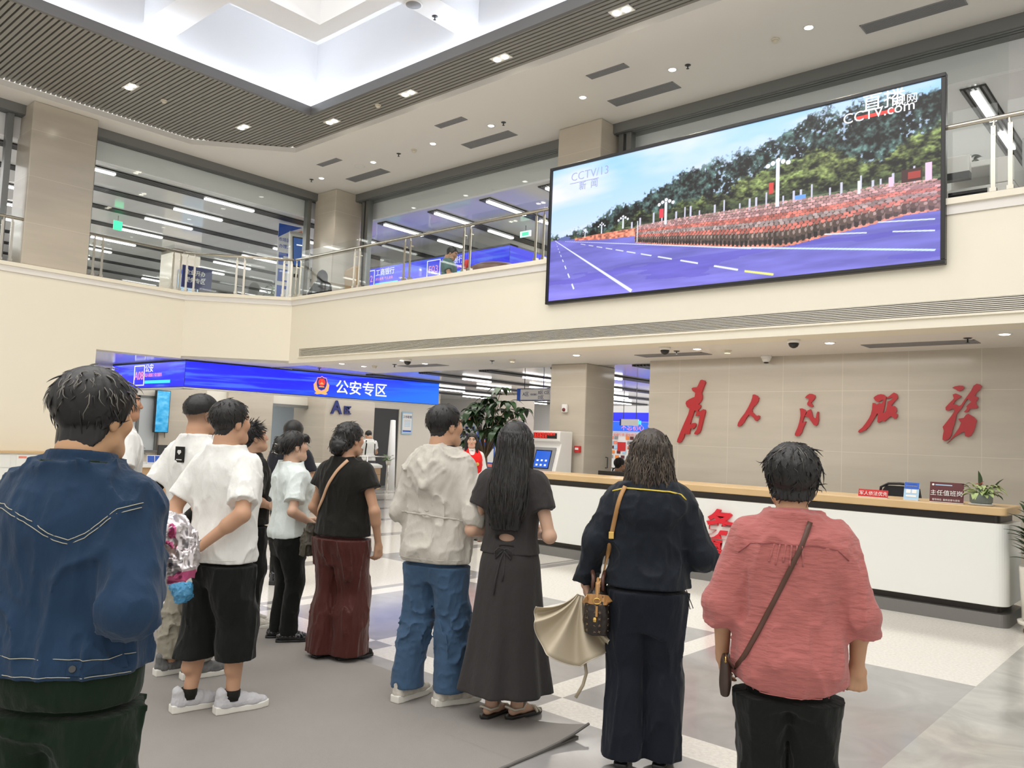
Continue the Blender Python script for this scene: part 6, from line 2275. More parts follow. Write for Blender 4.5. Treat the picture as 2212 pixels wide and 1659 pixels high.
        w_ = Vol((lo[0], lo[1], -.012), (hi[0], hi[1], .08), h)

        def fn(X, Y, Z):
            x = ((X - o[0]) * rt_[0] + (Y - o[1]) * rt_[1]) / k
            y = ((X - o[0]) * fd[0] + (Y - o[1]) * fd[1]) / k
            hwid = np.interp(y, [-.10, -.06, .02, .10, .15, .20, .215], [.030, .039, .036, .044, .042, .028, .012])
            d2 = np.maximum(np.abs(x) - hwid, np.maximum(-.095 - y, y - .21))
            tp = (zs + .004 + np.where(y < -.02, .010, 0) * sneaker + np.clip(y - .16, 0, 1) * .12) * k
            return np.maximum(d2 * k, np.maximum(-Z + .0, Z - tp))
        w_.op(fn)
        w_.build('sole', msole, up, 2)
        return up

    # --- hair
    def hairvol(s, t_top=.014, t_side=.006, line=None, lo=(-.13, -.16, -.14), hi=(.13, .13, .16), h=.005, rough=.004, sc=(60, 60, 25), extra=None, seed=3, side_in=0.):
        if line is None:
            line = [(-.14, -.078), (-.07, -.070), (-.035, -.030), (-.01, -.012), (.012, -.018), (.03, .012), (.05, .055), (.075, .070), (.12, .080)]
        cs = [s.hp((x, y, z)) for x in (lo[0], hi[0]) for y in (lo[1], hi[1]) for z in (lo[2], hi[2])]
        v = Vol(np.min(cs, 0), np.max(cs, 0), h)
        ly, lz = [q[0] for q in line], [q[1] for q in line]

        def fn(X, Y, Z):
            x, y, z = s.hl(X, Y, Z)
            x, y, z = np.broadcast_arrays(x, y, z)
            c = (0, -.014, .028)
            r_ = (.076, .096, .086)
            px_, py, pz = x - c[0], y - c[1], z - c[2]
            k0 = np.sqrt((px_ / r_[0]) ** 2 + (py / r_[1]) ** 2 + (pz / r_[2]) ** 2)
            k1 = np.sqrt((px_ / r_[0] ** 2) ** 2 + (py / r_[1] ** 2) ** 2 + (pz / r_[2] ** 2) ** 2) + 1e-9
            d = k0 * (k0 - 1) / k1
            # nape tube
            dn = np.sqrt(px_ ** 2 + (y + .022) ** 2) - .060
            d = np.where(z < -.01, np.minimum(d, np.maximum(dn, -.1)), d)
            t = t_side + (t_top - t_side) * np.clip((z + .03) / .09, 0, 1) ** 1.0
            d = d - t
            cut = np.interp(y, ly, lz) - z
            return np.maximum(d, cut * .75) * s.hs
        v.op(fn)
        if extra:
            extra(v)
        # strand relief
        near = np.abs(v.F) < .03
        i, j, l = np.nonzero(near)
        X, Y, Z = v.ax[0][i], v.ax[1][j], v.ax[2][l]
        x, y, z = s.hl(X, Y, Z)
        ang = np.arctan2(x, -(y + .03)) * 9
        rad = np.sqrt(x ** 2 + (y + .05) ** 2 + (z - .10) ** 2)
        n = vn3(ang * 2.2, rad * 18, z * 20, seed) + .6 * vn3(ang * 5, rad * 40, z * 30, seed + 1)
        v.F[i, j, l] -= (rough * n).astype(np.float32)
        return v

    def locks(s, v, n, length=.045, out=.25, rad=.0028, seed=1, down=.6, zmin=-.05, name='hair_locks', m='hairblack', parent=None, curl=0., whorl=(0, -.055, .095)):
        """short tapered strands lying on the hair surface"""
        rg = np.random.default_rng(seed)
        mb = MB()
        wl = np.array(whorl)
        made = 0
        tries = 0
        while made < n and tries < n * 6:
            tries += 1
            d = rg.normal(size=3)
            d /= np.linalg.norm(d)
            if d[2] < -.45:
                continue
            p, nn = v.hit(s.hp(d * .19), s.Rh @ (-d), .24)
            if v.sample(p) > .004:
                continue
            q = s.Rh.T @ (p - s.hc) / s.hs
            if q[2] < zmin:
                continue
            fl = q - wl
            fl = fl + np.array([0, 0, -down * .12])
            fl = s.Rh @ fl
            fl = fl - nn * (fl @ nn)
            L = np.linalg.norm(fl)
            if L < 1e-4:
                continue
            fl = fl / L + rg.normal(size=3) * .28
            sd = np.cross(nn, fl)
            ln = length * rg.uniform(.6, 1.25)
            pts = []
            ph = rg.uniform(0, 6.28)
            for t in np.linspace(0, 1, 6):
                pts.append(p - nn * .003 + fl * ln * t + nn * (out * ln * t - .35 * ln * t * t * (out < .6)) + sd * curl * math.sin(ph + t * 6) * t)
            mb.tube(pts, [rad, rad, rad * .9, rad * .75, rad * .5, rad * .12], 4)
            made += 1
        return mb.build(name, m, parent, True)

    def collar_ring(s, v, z0, z1, r0, r1, thick=.010, cy=-.02, sx=1.12, tilt=0.):
        """stand-up collar around the neck (z in unscaled metres)"""
        k = s.sc
        c = np.array([0, cy * k, 0])

        def fn(X, Y, Z):
            zz = Z - tilt * (Y - c[1])
            t = np.clip((zz - z0 * k) / ((z1 - z0) * k), 0, 1)
            r_ = (r0 + (r1 - r0) * t) * k
            d = np.sqrt((X / sx) ** 2 + (Y - c[1]) ** 2) - r_
            return np.maximum(np.abs(d) - thick * k * .5, np.maximum(z0 * k - zz, zz - z1 * k))
        return v.op(fn, (-.16, -.2, (z0 - .08) * k), (.16, .16, (z1 + .08) * k), .008)

    def back_path(s, pts, off=.004, vol=None, d=(0, 1, 0), start=-.6):
        """points (x, z) [or (x, z, dirx, diry)] projected on the clothing from behind; returns path and normals"""
        v = vol or s.cv
        out, nn = [], []
        for q in pts:
            dd = np.array([q[2], q[3], 0.]) if len(q) > 2 else np.array([*d], float)
            dd /= np.linalg.norm(dd)
            o = np.array([q[0], 0, q[1]]) * s.sc - dd * .5
            p_, n_ = v.hit(o, dd, .9)
            out.append(p_ + n_ * off)
            nn.append(n_)
        return out, nn

    def seam(s, pts, m, r=.0016, name='seam', parent=None, vol=None, off=.0040):
        dense = []
        for a, b in zip(pts[:-1], pts[1:]):
            n = max(2, int(math.hypot(a[0] - b[0], a[1] - b[1]) / .012))
            for t in np.linspace(0, 1, n, endpoint=False):
                dense.append(tuple(a[i] + (b[i] - a[i]) * t for i in range(len(a))))
        dense.append(pts[-1])
        P_, _ = s.back_path(dense, off, vol)
        return MB().tube([tuple(q) for q in P_], r, 5).build(name, m, parent, True)

    def strap(s, pts, width, m, parent_world=None, name='strap', off=.006, vol=None):
        """ribbon following the clothing; returned in world coordinates"""
        dense = []
        for a, b in zip(pts[:-1], pts[1:]):
            n = max(2, int(math.hypot(a[0] - b[0], a[1] - b[1]) / .02))
            for t in np.linspace(0, 1, n, endpoint=False):
                dense.append(tuple(a[i] + (b[i] - a[i]) * t for i in range(len(a))))
        dense.append(pts[-1])
        P_, N_ = s.back_path(dense, off, vol)
        P_, N_ = np.array(P_), np.array(N_)
        for _ in range(3):
            P_[1:-1] = P_[1:-1] * .5 + (P_[2:] + P_[:-2]) * .25
            N_[1:-1] = N_[1:-1] * .5 + (N_[2:] + N_[:-2]) * .25
        return P_, N_
# ------------------------------------------------------------------ garment materials
M['tee_white'] = cloth('white_cotton', (.78, .78, .75))
M['tee_pale'] = cloth('pale_white_cotton', (.72, .79, .77))
M['tee_black'] = cloth('black_cotton', (.012, .011, .009))
M['tee_navy'] = cloth('dark_navy_cotton', (.014, .015, .022))
M['blk'] = cloth('black_trouser_cloth', (.006, .007, .006))
M['denimjkt'] = cloth('blue_denim', (.014, .037, .080), .8, var=(5, .45))
M['jeans'] = cloth('faded_blue_jeans', (.050, .098, .175), .85, var=(4, .45))
M['jeansdk'] = cloth('dark_blue_jeans', (.016, .032, .065), .85, var=(5, .3))
M['greendk'] = cloth('dark_green_cloth', (.004, .014, .005))
M['khaki'] = cloth('grey_khaki_cotton', (.30, .28, .225))
M['burg'] = cloth('burgundy_satin', (.075, .018, .014), .42)
M['jktgrey'] = cloth('light_grey_windbreaker', (.56, .53, .47), .55)
M['dress'] = cloth('charcoal_dress_cloth', (.036, .033, .033), .85)
M['navyjkt'] = cloth('navy_windbreaker', (.007, .011, .018), .6)
M['navypants'] = cloth('navy_trousers', (.006, .009, .017), .7)
M['pink'] = cloth('dusty_pink_gauze', (.42, .135, .125), .9, ((16, 16, 60), .75, .012), .2)
M['redvest'] = cloth('red_vest_cloth', (.75, .012, .012), .6)
M['beige'] = cloth('beige_cloth', (.46, .36, .24))
M['teal'] = cloth('grey_teal_cotton', (.10, .19, .19))
M['stripew'] = mat('white_stripe', (.7, .7, .68), .7)
M['thread'] = mat('pale_thread', (.42, .40, .31), .7)
M['sole_white'] = mat('white_rubber', (.74, .72, .66), .5)
M['sole_black'] = mat('black_rubber', (.012, .012, .012), .4)
M['shoegrey'] = cloth('light_grey_knit', (.50, .50, .52), .8, (200, .4, .002))
M['shoemix'] = cloth('white_grey_mesh', (.55, .52, .46), .7, var=(30, .35))
M['shoedark'] = cloth('black_white_mesh', (.14, .14, .14), .7, var=(22, .9))
M['patent'] = mat('black_patent_leather', (.010, .010, .013), .12, coat=.5)
M['gold'] = mat('gold_metal', (.75, .50, .16), .25, metal=1.)
M['tan'] = mat('tan_leather', (.44, .235, .085), .45)
M['peach'] = mat('peach_leather', (.58, .36, .22), .5)
M['brownlea'] = mat('brown_leather_strap', (.085, .035, .022), .4)
M['olive'] = mat('dark_olive_bag_cloth', (.055, .047, .032), .6)
SKT = (.52, .30, .19)
SKL = (.60, .38, .27)


def shoes(p, up, sole, style='sneaker', lab=None):
    return [p.shoe(sd, up, sole, style) for sd in (-1, 1)]


def ptube(p, pts, r, m, name, parent=None, n=6):
    return MB().tube([tuple(np.array(q) * p.sc) for q in pts], r, n).build(name, m, parent or p.root, True)


def clear_arms(v, p, sds=(1, -1)):
    pass


# ---- man in white tee and long black shorts, hands behind his back
p = Person('man in white T-shirt and long black shorts, hands clasped behind his back', (-4.32, 2.43), -15, 1.735, wd=1.10, dp=1.06, skin=SKT, head=(8, 4), zoff=.010,
           feet=((-.10, -.05, 22), (.11, .06, 24)), armR=((.265, -.14, 1.10), (.065, -.225, .92)), armL=((-.25, -.14, 1.09), (-.06, -.25, .86)),
           handR=dict(d=(-.9, -.05, -.35), n=(.1, .6, -.6), curl=.75), handL=dict(d=(.35, -.15, -.9), n=(.2, .9, .2), curl=.9))
p.build_body()
P4 = p
p.top('t_shirt', 'tee_white', hem=.82, ease=.028, slen=.76, srad=(.074, .080), wr=(.0085, (9, 9, 2.6)), boxy=.35, seed=3, waist=1.03)
p.seam([(-.20, .845), (0, .845), (.20, .845)], 'tee_white', .0013, 'hem_stitch', p.root)
p.legs('shorts', 'blk', hem=.285, r=(.112, .108, .100, .100), waist=.90, ease=.014, wr=(.008, (7, 7, 3)), seed=4)
shoes(p, 'shoegrey', 'sole_white')
for sd in (-1, 1):
    a = p.knee(sd)[2]
    MB().tube([a + np.array([0, 0, -.01]), a + np.array([0, .0, .045])], [.047, .044], 14).build('sock', 'tee_black', p.root, True)
v = p.hairvol(.017, .006, rough=.005)
hr = v.build('hair', 'hairblack', p.root)
p.locks(v, 420, .034, .30, .0024, 2, m=mat('warm_black_hair', (.018, .014, .011), .4), parent=hr, curl=.004)

# ---- tall man in white tee at the left, profile
p = Person('tall man in plain white T-shirt and jeans looking right, behind the denim jacket', (-5.94, 2.50), 8, 1.86, wd=1.02, skin=(.47, .25, .15), head=(4, 3), zoff=.010,
           armR=((.25, -.05, 1.10), (.25, .02, .86)), armL=((-.25, -.03, 1.10), (-.24, .05, .86)))
p.build_body()
p.top('t_shirt', 'tee_white', hem=.845, ease=.024, slen=.68, srad=(.070, .074), wr=(.007, (9, 9, 3)), boxy=.3, seed=13)
p.legs('jeans', 'jeansdk', hem=.05, r=(.094, .082, .085, .095), waist=.92, seed=14)
shoes(p, 'shoemix', 'sole_white')
v = p.hairvol(.014, .003)
p.build_fade = None
hr = v.build('hair', 'hairblack', p.root)
p.locks(v, 260, .022, .35, .0020, 12, parent=hr)
e = empty('key_fob', 'small black key fob hanging from the jeans of the tall man', 'keys', p.world((.225 * 1.08, .03, .925)))
MB().lathe([(.012, -.045), (.020, -.03), (.018, .0), (.006, .012)], 12).build('fob', 'black', e, True)
MB().tube([(0, 0, .01), (-.01, 0, .04)], .003, 5).build('ring', 'chrome', e)
for dx in (-.008, .010):
    MB().box(dx - .004, -.002, -.085, dx + .004, .002, -.03).build('key', 'chrome', e)

# ---- man with black arm sleeves and khaki trousers
p = Person('man in white T-shirt with black arm sleeves and grey khaki trousers, hands behind back', (-5.03, 2.62), -16, 1.79, wd=1.08, dp=1.05, skin=SKT, head=(14, 2), zoff=.010,
           feet=((-.09, .0, 20), (.10, .03, 24)), armR=((.25, -.13, 1.08), (.05, -.21, .89)), armL=((-.265, -.13, 1.07), (-.06, -.22, .865)),
           handR=dict(d=(-.7, -.1, -.6), n=(.1, .7, -.4), curl=.7), handL=dict(d=(.5, -.2, -.8), n=(.2, .9, .2), curl=.7))
p.fade = lambda x, y, z: np.clip((z + .075) / .06, 0, 1) * (y < .035) * .55 * (np.abs(x) < .086)
p.build_body()
p.top('t_shirt', 'tee_white', hem=.85, ease=.026, slen=.68, srad=(.072, .077), wr=(.008, (9, 9, 2.8)), boxy=.3, seed=23)
pa, na = p.back_path([(0.0, 1.335)])
n_ = na[0]
c_ = pa[0] + n_ * .010
T = Matrix.Translation(c_) @ Matrix.Rotation(math.atan2(n_[0], -n_[1]), 4, 'Z')
MB().box(-.036, -.004, -.05, .036, .006, .05, T).build('back_print', 'tee_black', p.root)
MB().prism([(0, -.010), (.017, .006), (.012, .020), (-.012, .020), (-.017, .006)], 0, .002, T @ Matrix.Translation((.0, -.0045, .008)) @ Matrix.Rotation(R(90), 4, 'X')).build('print_mark', 'stripew', p.root)
MB().box(-.024, -.0055, -.036, .024, -.004, -.030, T).build('print_line', 'stripew', p.root)
p.legs('cargo_trousers', 'khaki', hem=.10, r=(.098, .082, .076, .066), waist=.92, wr=(.011, (11, 11, 9)), seed=24, zmask=lambda x, y, z: .45 + 1.1 * np.exp(-((z - .32) / .16) ** 2))
for sd in (-1, 1):
    v = Vol(np.minimum(np.minimum(p.S[sd], p.E[sd]), p.W[sd]) - .1, np.maximum(np.maximum(p.S[sd], p.E[sd]), p.W[sd]) + .1, .006)
    m_ = p.S[sd] + (p.E[sd] - p.S[sd]) * .5
    e_ = p.E[sd] + (p.W[sd] - p.E[sd]) * .86
    v.chain([m_, p.E[sd], e_], [.056, .048, .038], .02)
    sl_ = v.build('arm_sleeve', 'tee_black', p.root)
    for t in (.70, .76, .82):
        c = p.E[sd] + (p.W[sd] - p.E[sd]) * t
        dd = (p.W[sd] - p.E[sd]) / np.linalg.norm(p.W[sd] - p.E[sd])
        MB().tube([c - dd * .003, c + dd * .003], [.0425, .042], 16).build('sleeve_stripe', 'stripew', sl_, True)
    if sd < 0:
        c = p.W[sd] - dd * .004
        MB().tube([c - dd * .006, c + dd * .006], [.037, .036], 14).build('bead_bracelet', 'black', p.root, True)
shoes(p, 'shoedark', 'sole_white')
v = p.hairvol(.014, .002, line=[(-.14, -.005), (-.07, .0), (-.035, .012), (-.01, .018), (.012, .020), (.03, .035), (.05, .06), (.075, .072), (.12, .08)], rough=.003)
hr = v.build('hair', 'hairblack', p.root)
p.locks(v, 260, .014, .5, .0018, 22, zmin=0, parent=hr)

# ---- man in black tee, profile
p = Person('man in black T-shirt and black trousers with spiky hair, looking up to the right', (-6.02, 3.62), 10, 1.635, wd=.98, skin=(.50, .30, .20), head=(2, 12),
           feet=((-.10, .05, 20), (.10, .0, 25)), armR=((.235, -.08, 1.08), (.14, .16, .99)), armL=((-.235, -.05, 1.08), (-.10, .2, 1.0)))
p.build_body()
p.top('t_shirt', 'tee_black', hem=.86, ease=.024, slen=.70, srad=(.070, .074), wr=(.007, (9, 9, 3)), boxy=.35, seed=33)
p.legs('trousers', 'blk', hem=.055, r=(.098, .088, .082, .082), waist=.93, seed=34)
shoes(p, 'shoemix', 'sole_white')
v = p.hairvol(.016, .006)
hr = v.build('hair', 'hairblack', p.root)
p.locks(v, 380, .036, .95, .0026, 32, down=.1, zmin=.01, parent=hr)
P5 = p

# ---- person in dark navy behind, seen from the back
p = Person('person in dark navy shirt, standing behind the woman with the hair clip', (-7.37, 4.86), -30, 1.69, wd=1.05, skin=SKT, head=(0, -6), armR=((.25, .0, 1.09), (.16, .2, 1.0)))
p.build_body(.007)
p.top('t_shirt', 'tee_navy', hem=.86, ease=.03, slen=.66, srad=(.08, .082), h=.009, seed=43)
p.legs('trousers', 'blk', waist=.93, h=.009, seed=44)
shoes(p, 'patent', 'sole_black')
v = p.hairvol(.020, .012, rough=.003)
hr = v.build('hair', 'hairblack', p.root)

# ---- woman with hair clip, pale tee
p = Person('woman in pale white T-shirt and black trousers with hair pinned up in a claw clip', (-5.42, 3.60), 11, 1.575, wd=1.06, dp=1.05, skin=SKL, head=(0, 6), female=True, zoff=.008,
           feet=((-.08, .0, 22), (.09, .02, 20)), armR=((.265, -.10, 1.07), (.20, .16, .93)), armL=((-.24, -.05, 1.07), (-.12, .2, .95)))
p.build_body()
p.top('t_shirt', 'tee_pale', hem=.86, ease=.026, slen=.72, srad=(.070, .075), wr=(.008, (8, 8, 4)), boxy=.2, seed=53, sweep=lambda X, Y: .22 * np.clip(Y, -.2, .16))
p.legs('trousers', 'blk', hem=.055, r=(.096, .072, .062, .062), waist=1.0, seed=54)
for sh in shoes(p, 'patent', 'sole_black', 'flat'):
    pass
for sd in (-1, 1):
    a = p.knee(sd)[2]
    f_ = p.feet[sd]
    MB().tube([a + np.array([-.036, .045, -.035]), a + np.array([-.01, .075, -.002]), a + np.array([.036, .055, -.035])], .006, 6).build('shoe_strap', 'patent', p.root, True)
    MB().lathe([(.009, -.004), (.009, .004), (.001, .006)], 10, Matrix.Translation(a + np.array([.030, .062, -.022]))).build('shoe_buckle', 'gold', p.root)


def bun7(v):
    for q, r_ in (((0, -.128, .012), .050), ((.018, -.135, -.015), .042), ((-.016, -.130, -.012), .042), ((0, -.120, .045), .04)):
        v.ell(p.hp(q), np.array([r_, r_ * .8, r_]) * p.hs, .02)
    for q0, q1 in (((-.05, .085, .066), (-.05, .103, .028)), ((0, .095, .072), (0, .112, .036)), ((.05, .085, .066), (.055, .098, .024))):
        v.cap(p.hp(q0), p.hp(q1), .020, .010, .02)


v = p.hairvol(.012, .010, lo=(-.13, -.20, -.14), extra=bun7, line=[(-.14, -.07), (-.07, -.055), (-.035, -.03), (-.01, .0), (.012, .0), (.03, .01), (.05, .03), (.075, .055), (.12, .07)])
hr = v.build('hair', 'hairblack', p.root)
p.locks(v, 260, .05, .12, .0024, 52, m='hairbrown', parent=hr, whorl=(0, .05, .1))
m = MB()
for sx in (-1, 1):
    for k in range(5):
        a = p.hp((sx * .012, -.165 + .004 * k, -.03 + .016 * k))
        b = p.hp((sx * .040, -.150, -.045 + .018 * k))
        m.tube([tuple(a), tuple((a + b) / 2 + np.array([0, -.012, 0])), tuple(b)], .0035, 5)
m.build('claw_clip', mat('clear_grey_plastic', (.55, .55, .52), .15), hr, True)
P7 = p

# ---- woman in black top and burgundy trousers
p = Person('woman in black top and wide burgundy trousers with a curly bun and a crossbody bag', (-4.77, 3.62), -14, 1.655, wd=1.12, dp=1.06, skin=SKT, head=(8, 2), female=True, zoff=.008,
           feet=((-.09, -.02, 10), (.10, .03, 26)), armR=((.275, -.01, 1.075), (.265, .07, .83)), armL=((-.275, -.03, 1.07), (-.18, .12, .90)),
           handR=dict(d=(-.05, .1, -1), n=(-.9, .2, 0), curl=.7))
p.build_body()
p.top('blouse', 'tee_black', hem=.885, ease=.030, slen=.42, srad=(.080, .086), wr=(.006, (8, 8, 3)), boxy=.5, seed=63)
p.legs('wide_trousers', 'burg', hem=.035, r=(.108, .108, .112, .120), waist=.95, ease=.022, wr=(.012, (9, 9, 1.6)), seed=64)
shoes(p, 'tee_black', 'sole_black', 'flat')


def bun8(v):
    for q, r_ in (((0, -.115, -.05), .058), ((.03, -.108, -.035), .045), ((-.03, -.108, -.035), .045), ((0, -.10, -.075), .045), ((.0, -.125, -.02), .042)):
        v.ell(p.hp(q), np.array([r_, r_ * .85, r_]) * p.hs, .015)
    i = np.abs(v.F) < .03
    a, b, c = np.nonzero(i)
    X, Y, Z = v.ax[0][a], v.ax[1][b], v.ax[2][c]
    v.F[a, b, c] -= (.016 * vn3(X * 45, Y * 45, Z * 45, 7) * (Y < p.hc[1] - .06)).astype(np.float32)


v = p.hairvol(.016, .012, lo=(-.14, -.21, -.16), extra=bun8, line=[(-.14, -.085), (-.07, -.08), (-.035, -.05), (-.01, -.012), (.012, -.005), (.03, .01), (.05, .04), (.075, .062), (.12, .07)])
hr = v.build('hair', 'hairblack', p.root)
p.locks(v, 200, .03, .5, .0024, 62, m='hairblack', parent=hr, curl=.012, zmin=-.12)
p.locks(v, 60, .055, .1, .0016, 63, m='hairgrey', parent=hr, zmin=.03)
bag = empty('crossbody_bag', 'dark olive crossbody bag with a peach strap at the left hip of the woman in black', 'bag', (0, 0, 0))
c8 = p.world((-.275, .03, .80))
bag.location = c8
bag.rotation_euler = (0, 0, p.rz + R(75))
v = Vol((-.16, -.09, -.14), (.16, .09, .16), .006)
v.loft([(-.11, 0, 0, .13, .055), (-.02, 0, 0, .125, .06), (.07, 0, 0, .09, .04), (.115, 0, 0, .06, .018)], 0, n=2.6, smooth=.03)
v.wrinkle(.008, (14, 14, 8), 8)
v.build('bag_body', 'olive', bag)
MB().tube([(-.06, 0, .11), (.06, 0, .11)], .006, 6).build('zipper', 'brownlea', bag)
PP, NN = p.strap([(.085, 1.435), (.03, 1.36), (-.07, 1.20), (-.16, 1.05), (-.215, .96)], .022, 'peach')
wp = [p.world(q) - Vector(c8) for q in PP] + [Vector((0, 0, .11))]
Mi = Matrix.Rotation(-bag.rotation_euler.z, 3, 'Z')
c_, s_ = math.cos(p.rz), math.sin(p.rz)
wn = [Vector((c_ * q[0] - s_ * q[1], s_ * q[0] + c_ * q[1], q[2])) for q in NN]
MB().ribbon([Mi @ q for q in wp], [Mi @ q for q in wn] + [Mi @ wn[-1]], .024, .0022).build('strap', 'peach', bag, True)
MB().tube([(0, -.012, .118), (0, .012, .118)], .008, 8).build('strap_ring', 'gold', bag)

# ---- man in light grey hooded windbreaker and jeans
p = Person('man in light grey hooded windbreaker, blue jeans and grey running shoes', (-3.63, 3.47), -16, 1.775, wd=1.08, dp=1.06, skin=SKT, head=(24, 2), zoff=.010,
           feet=((-.13, -.04, 10), (.12, .02, 34)), armR=((.255, -.06, 1.08), (.19, .18, .97)), armL=((-.245, -.03, 1.08), (-.16, .2, .97)))
p.build_body()


def hood9(v, k):
    # hood lying on the back and around the neck
    v.ell(np.array([0, -.125, 1.33]) * k, np.array([.125, .055, .11]) * k, .03)
    v.ell(np.array([0, -.145, 1.26]) * k, np.array([.095, .040, .075]) * k, .03)
    v.ell(np.array([0, -.06, 1.425]) * k, np.array([.125, .075, .050]) * k, .03)
    for q in (-1, 1):
        v.chain([np.array([q * .115, -.085, 1.405]) * k, np.array([q * .10, -.15, 1.335]) * k, np.array([0, -.185, 1.235]) * k], [.014, .017, .020], .006)
        v.chain([np.array([q * .07, -.10, 1.44]) * k, np.array([q * .05, -.165, 1.375]) * k, np.array([0, -.178, 1.33]) * k], [.012, .014, .014], .006)


p.top('windbreaker', 'jktgrey', hem=.80, ease=.036, sleeve='long', slen=1, srad=(.074, .062), srad2=(.05, .046), wr=(.012, (7, 7, 4)), boxy=.4, seed=73, extra=hood9, neck=.062, cuff=.03)
p.seam([(-.205, 1.075), (-.1, 1.075), (0, 1.075), (.1, 1.065), (.20, 1.05)], 'jktgrey', .0055, 'vent_flap_edge', p.root, off=.004)
p.seam([(-.20, .825), (0, .825), (.20, .825)], 'jktgrey', .0016, 'hem_stitch', p.root)
MB().tube([tuple(q) for q in p.back_path([(-.012, 1.10), (0, 1.095), (.012, 1.10)], .004)[0]], .004, 6).build('hang_loop', 'jktgrey', p.root, True)
v = Vol((-.13, -.16, 1.38 * p.sc), (.13, .12, 1.53 * p.sc), .006)
p.collar_ring(v, 1.425, 1.475, .074, .070, .012, -.02)
v.build('inner_collar', 'tee_black', p.root)
p.legs('jeans', 'jeans', hem=.075, r=(.104, .090, .084, .090), waist=.90, wr=(.012, (10, 10, 8)), seed=74, zmask=lambda x, y, z: .35 + 1.0 * np.exp(-((z - .42) / .15) ** 2))
shoes(p, 'shoemix', 'sole_white')
v = p.hairvol(.016, .005)
hr = v.build('hair', 'hairblack', p.root)
p.locks(v, 420, .030, .22, .0022, 72, parent=hr)
e = empty('phone', 'dark phone in the hand of the man in the grey windbreaker', 'phone', p.world(p.W[1] + np.array([.02, .09, -.06])), p.rz)
MB().box(-.004, -.035, -.075, .004, .035, .075).build('phone_body', 'black', e, bevel=.003)

# ---- woman with long straight hair, charcoal dress
p = Person('woman in long charcoal dress with a tied back cut-out and long straight black hair', (-3.15, 3.60), -24, 1.685, wd=.98, dp=.96, skin=SKL, head=(12, 0), female=True, zoff=.010,
           feet=((-.07, -.01, 22), (.07, .04, 30)), armR=((.245, -.05, 1.055), (.14, .19, 1.04)), armL=((-.235, -.05, 1.06), (-.12, .19, 1.03)))
p.build_body()


def cut10(v, k):
    v.ell(np.array([-.005, -.125, 1.035]) * k, np.array([.058, .09, .024]) * k, .004, 's')
    v.ell(np.array([.01, -.125, .985]) * k, np.array([.045, .09, .008]) * k, .004, 's')


p.top('dress_bodice', 'dress', hem=.94, ease=.020, slen=.50, srad=(.076, .078), wr=(.005, (8, 8, 4)), seed=83, waist=.96, collar=cut10)
k = p.sc
v = Vol((-.34, -.34, .12), (.34, .34, 1.02 * k), .008)
v.loft([(.155, 0, -.005, .268, .25), (.35, 0, -.005, .235, .215), (.60, 0, -.01, .205, .18), (.80, 0, -.012, .185, .155), (.88, 0, -.012, .178, .145), (.96, 0, -.006, .158, .125), (1.0 * k, 0, -.002, .147, .112)], 0, smooth=.05, n=2.1,
       mod=lambda A, Z: -.055 * np.clip((.95 - Z) / .8, 0, 1) * np.sin(A * 7 + .5) - .03 * np.clip((.95 - Z) / .8, 0, 1) * np.sin(A * 12 + 1.2))
v.cap((-.005, -.14, 1.0 * k), (-.005, -.10, 1.0 * k), .03, .03, .004, 's') if False else None
sk10 = v.build('dress_skirt', 'dress', p.root)
p.cv, keep = v, p.cv
pts = [q for q in p.back_path([(.0, .965), (-.015, .90), (-.03, .80), (-.035, .72)], .006)[0]]
MB().tube([tuple(q) for q in pts], .005, 5).build('tie_ribbon', 'dress', p.root, True)
pts = [q for q in p.back_path([(.0, .965), (.012, .92), (.012, .84), (.008, .80)], .006)[0]]
MB().tube([tuple(q) for q in pts], .005, 5).build('tie_ribbon', 'dress', p.root, True)
for sx in (-1, 1):
    b0 = p.back_path([(0, .968)], .008)[0][0]
    loop = [b0, b0 + np.array([sx * .025, -.02, .012]), b0 + np.array([sx * .05, -.012, -.01]), b0 + np.array([sx * .045, -.010, -.05]), b0 + np.array([sx * .02, -.012, -.02]), b0]
    MB().tube([tuple(q) for q in loop], .005, 6).build('bow_loop', 'dress', p.root, True)
p.cv = keep
for sd in (-1, 1):
    f_ = p.feet[sd]
    a = p.knee(sd)[2]
    fd = np.array([math.sin(f_[2]), math.cos(f_[2]), 0])
    rr = np.array([fd[1], -fd[0], 0])

    def Q(x, y, z):
        return tuple(a * np.array([1, 1, 0]) + rr * x + fd * y + np.array([0, 0, z]))
    sh = MB()
    ol = [(-.034, -.06), (-.036, 0), (-.034, .07), (-.042, .13), (-.030, .185), (0, .205), (.030, .18), (.040, .13), (.034, .06), (.036, 0), (.032, -.06), (0, -.085)]
    sh.prism([Q(x, y, 0)[:2] for x, y in ol], -.004, .016)
    so = sh.build('sandal_sole', 'sole_black', p.root, bevel=.003)
    for path in ([Q(-.036, .0, .02), Q(-.038, -.05, .055), Q(0, -.085, .075), Q(.038, -.05, .055), Q(.036, .02, .05), Q(.02, .055, .075)], [Q(-.042, .10, .012), Q(-.02, .10, .045), Q(.025, .12, .042), Q(.042, .13, .012)], [Q(-.040, .15, .012), Q(0, .145, .034), Q(.040, .16, .012)], [Q(.0, .06, .072), Q(.0, .10, .046), Q(0, .15, .034)]):
        MB().tube(path, .0075, 6).build('sandal_strap', mat('cream_strap', (.62, .56, .46), .5), so, True)


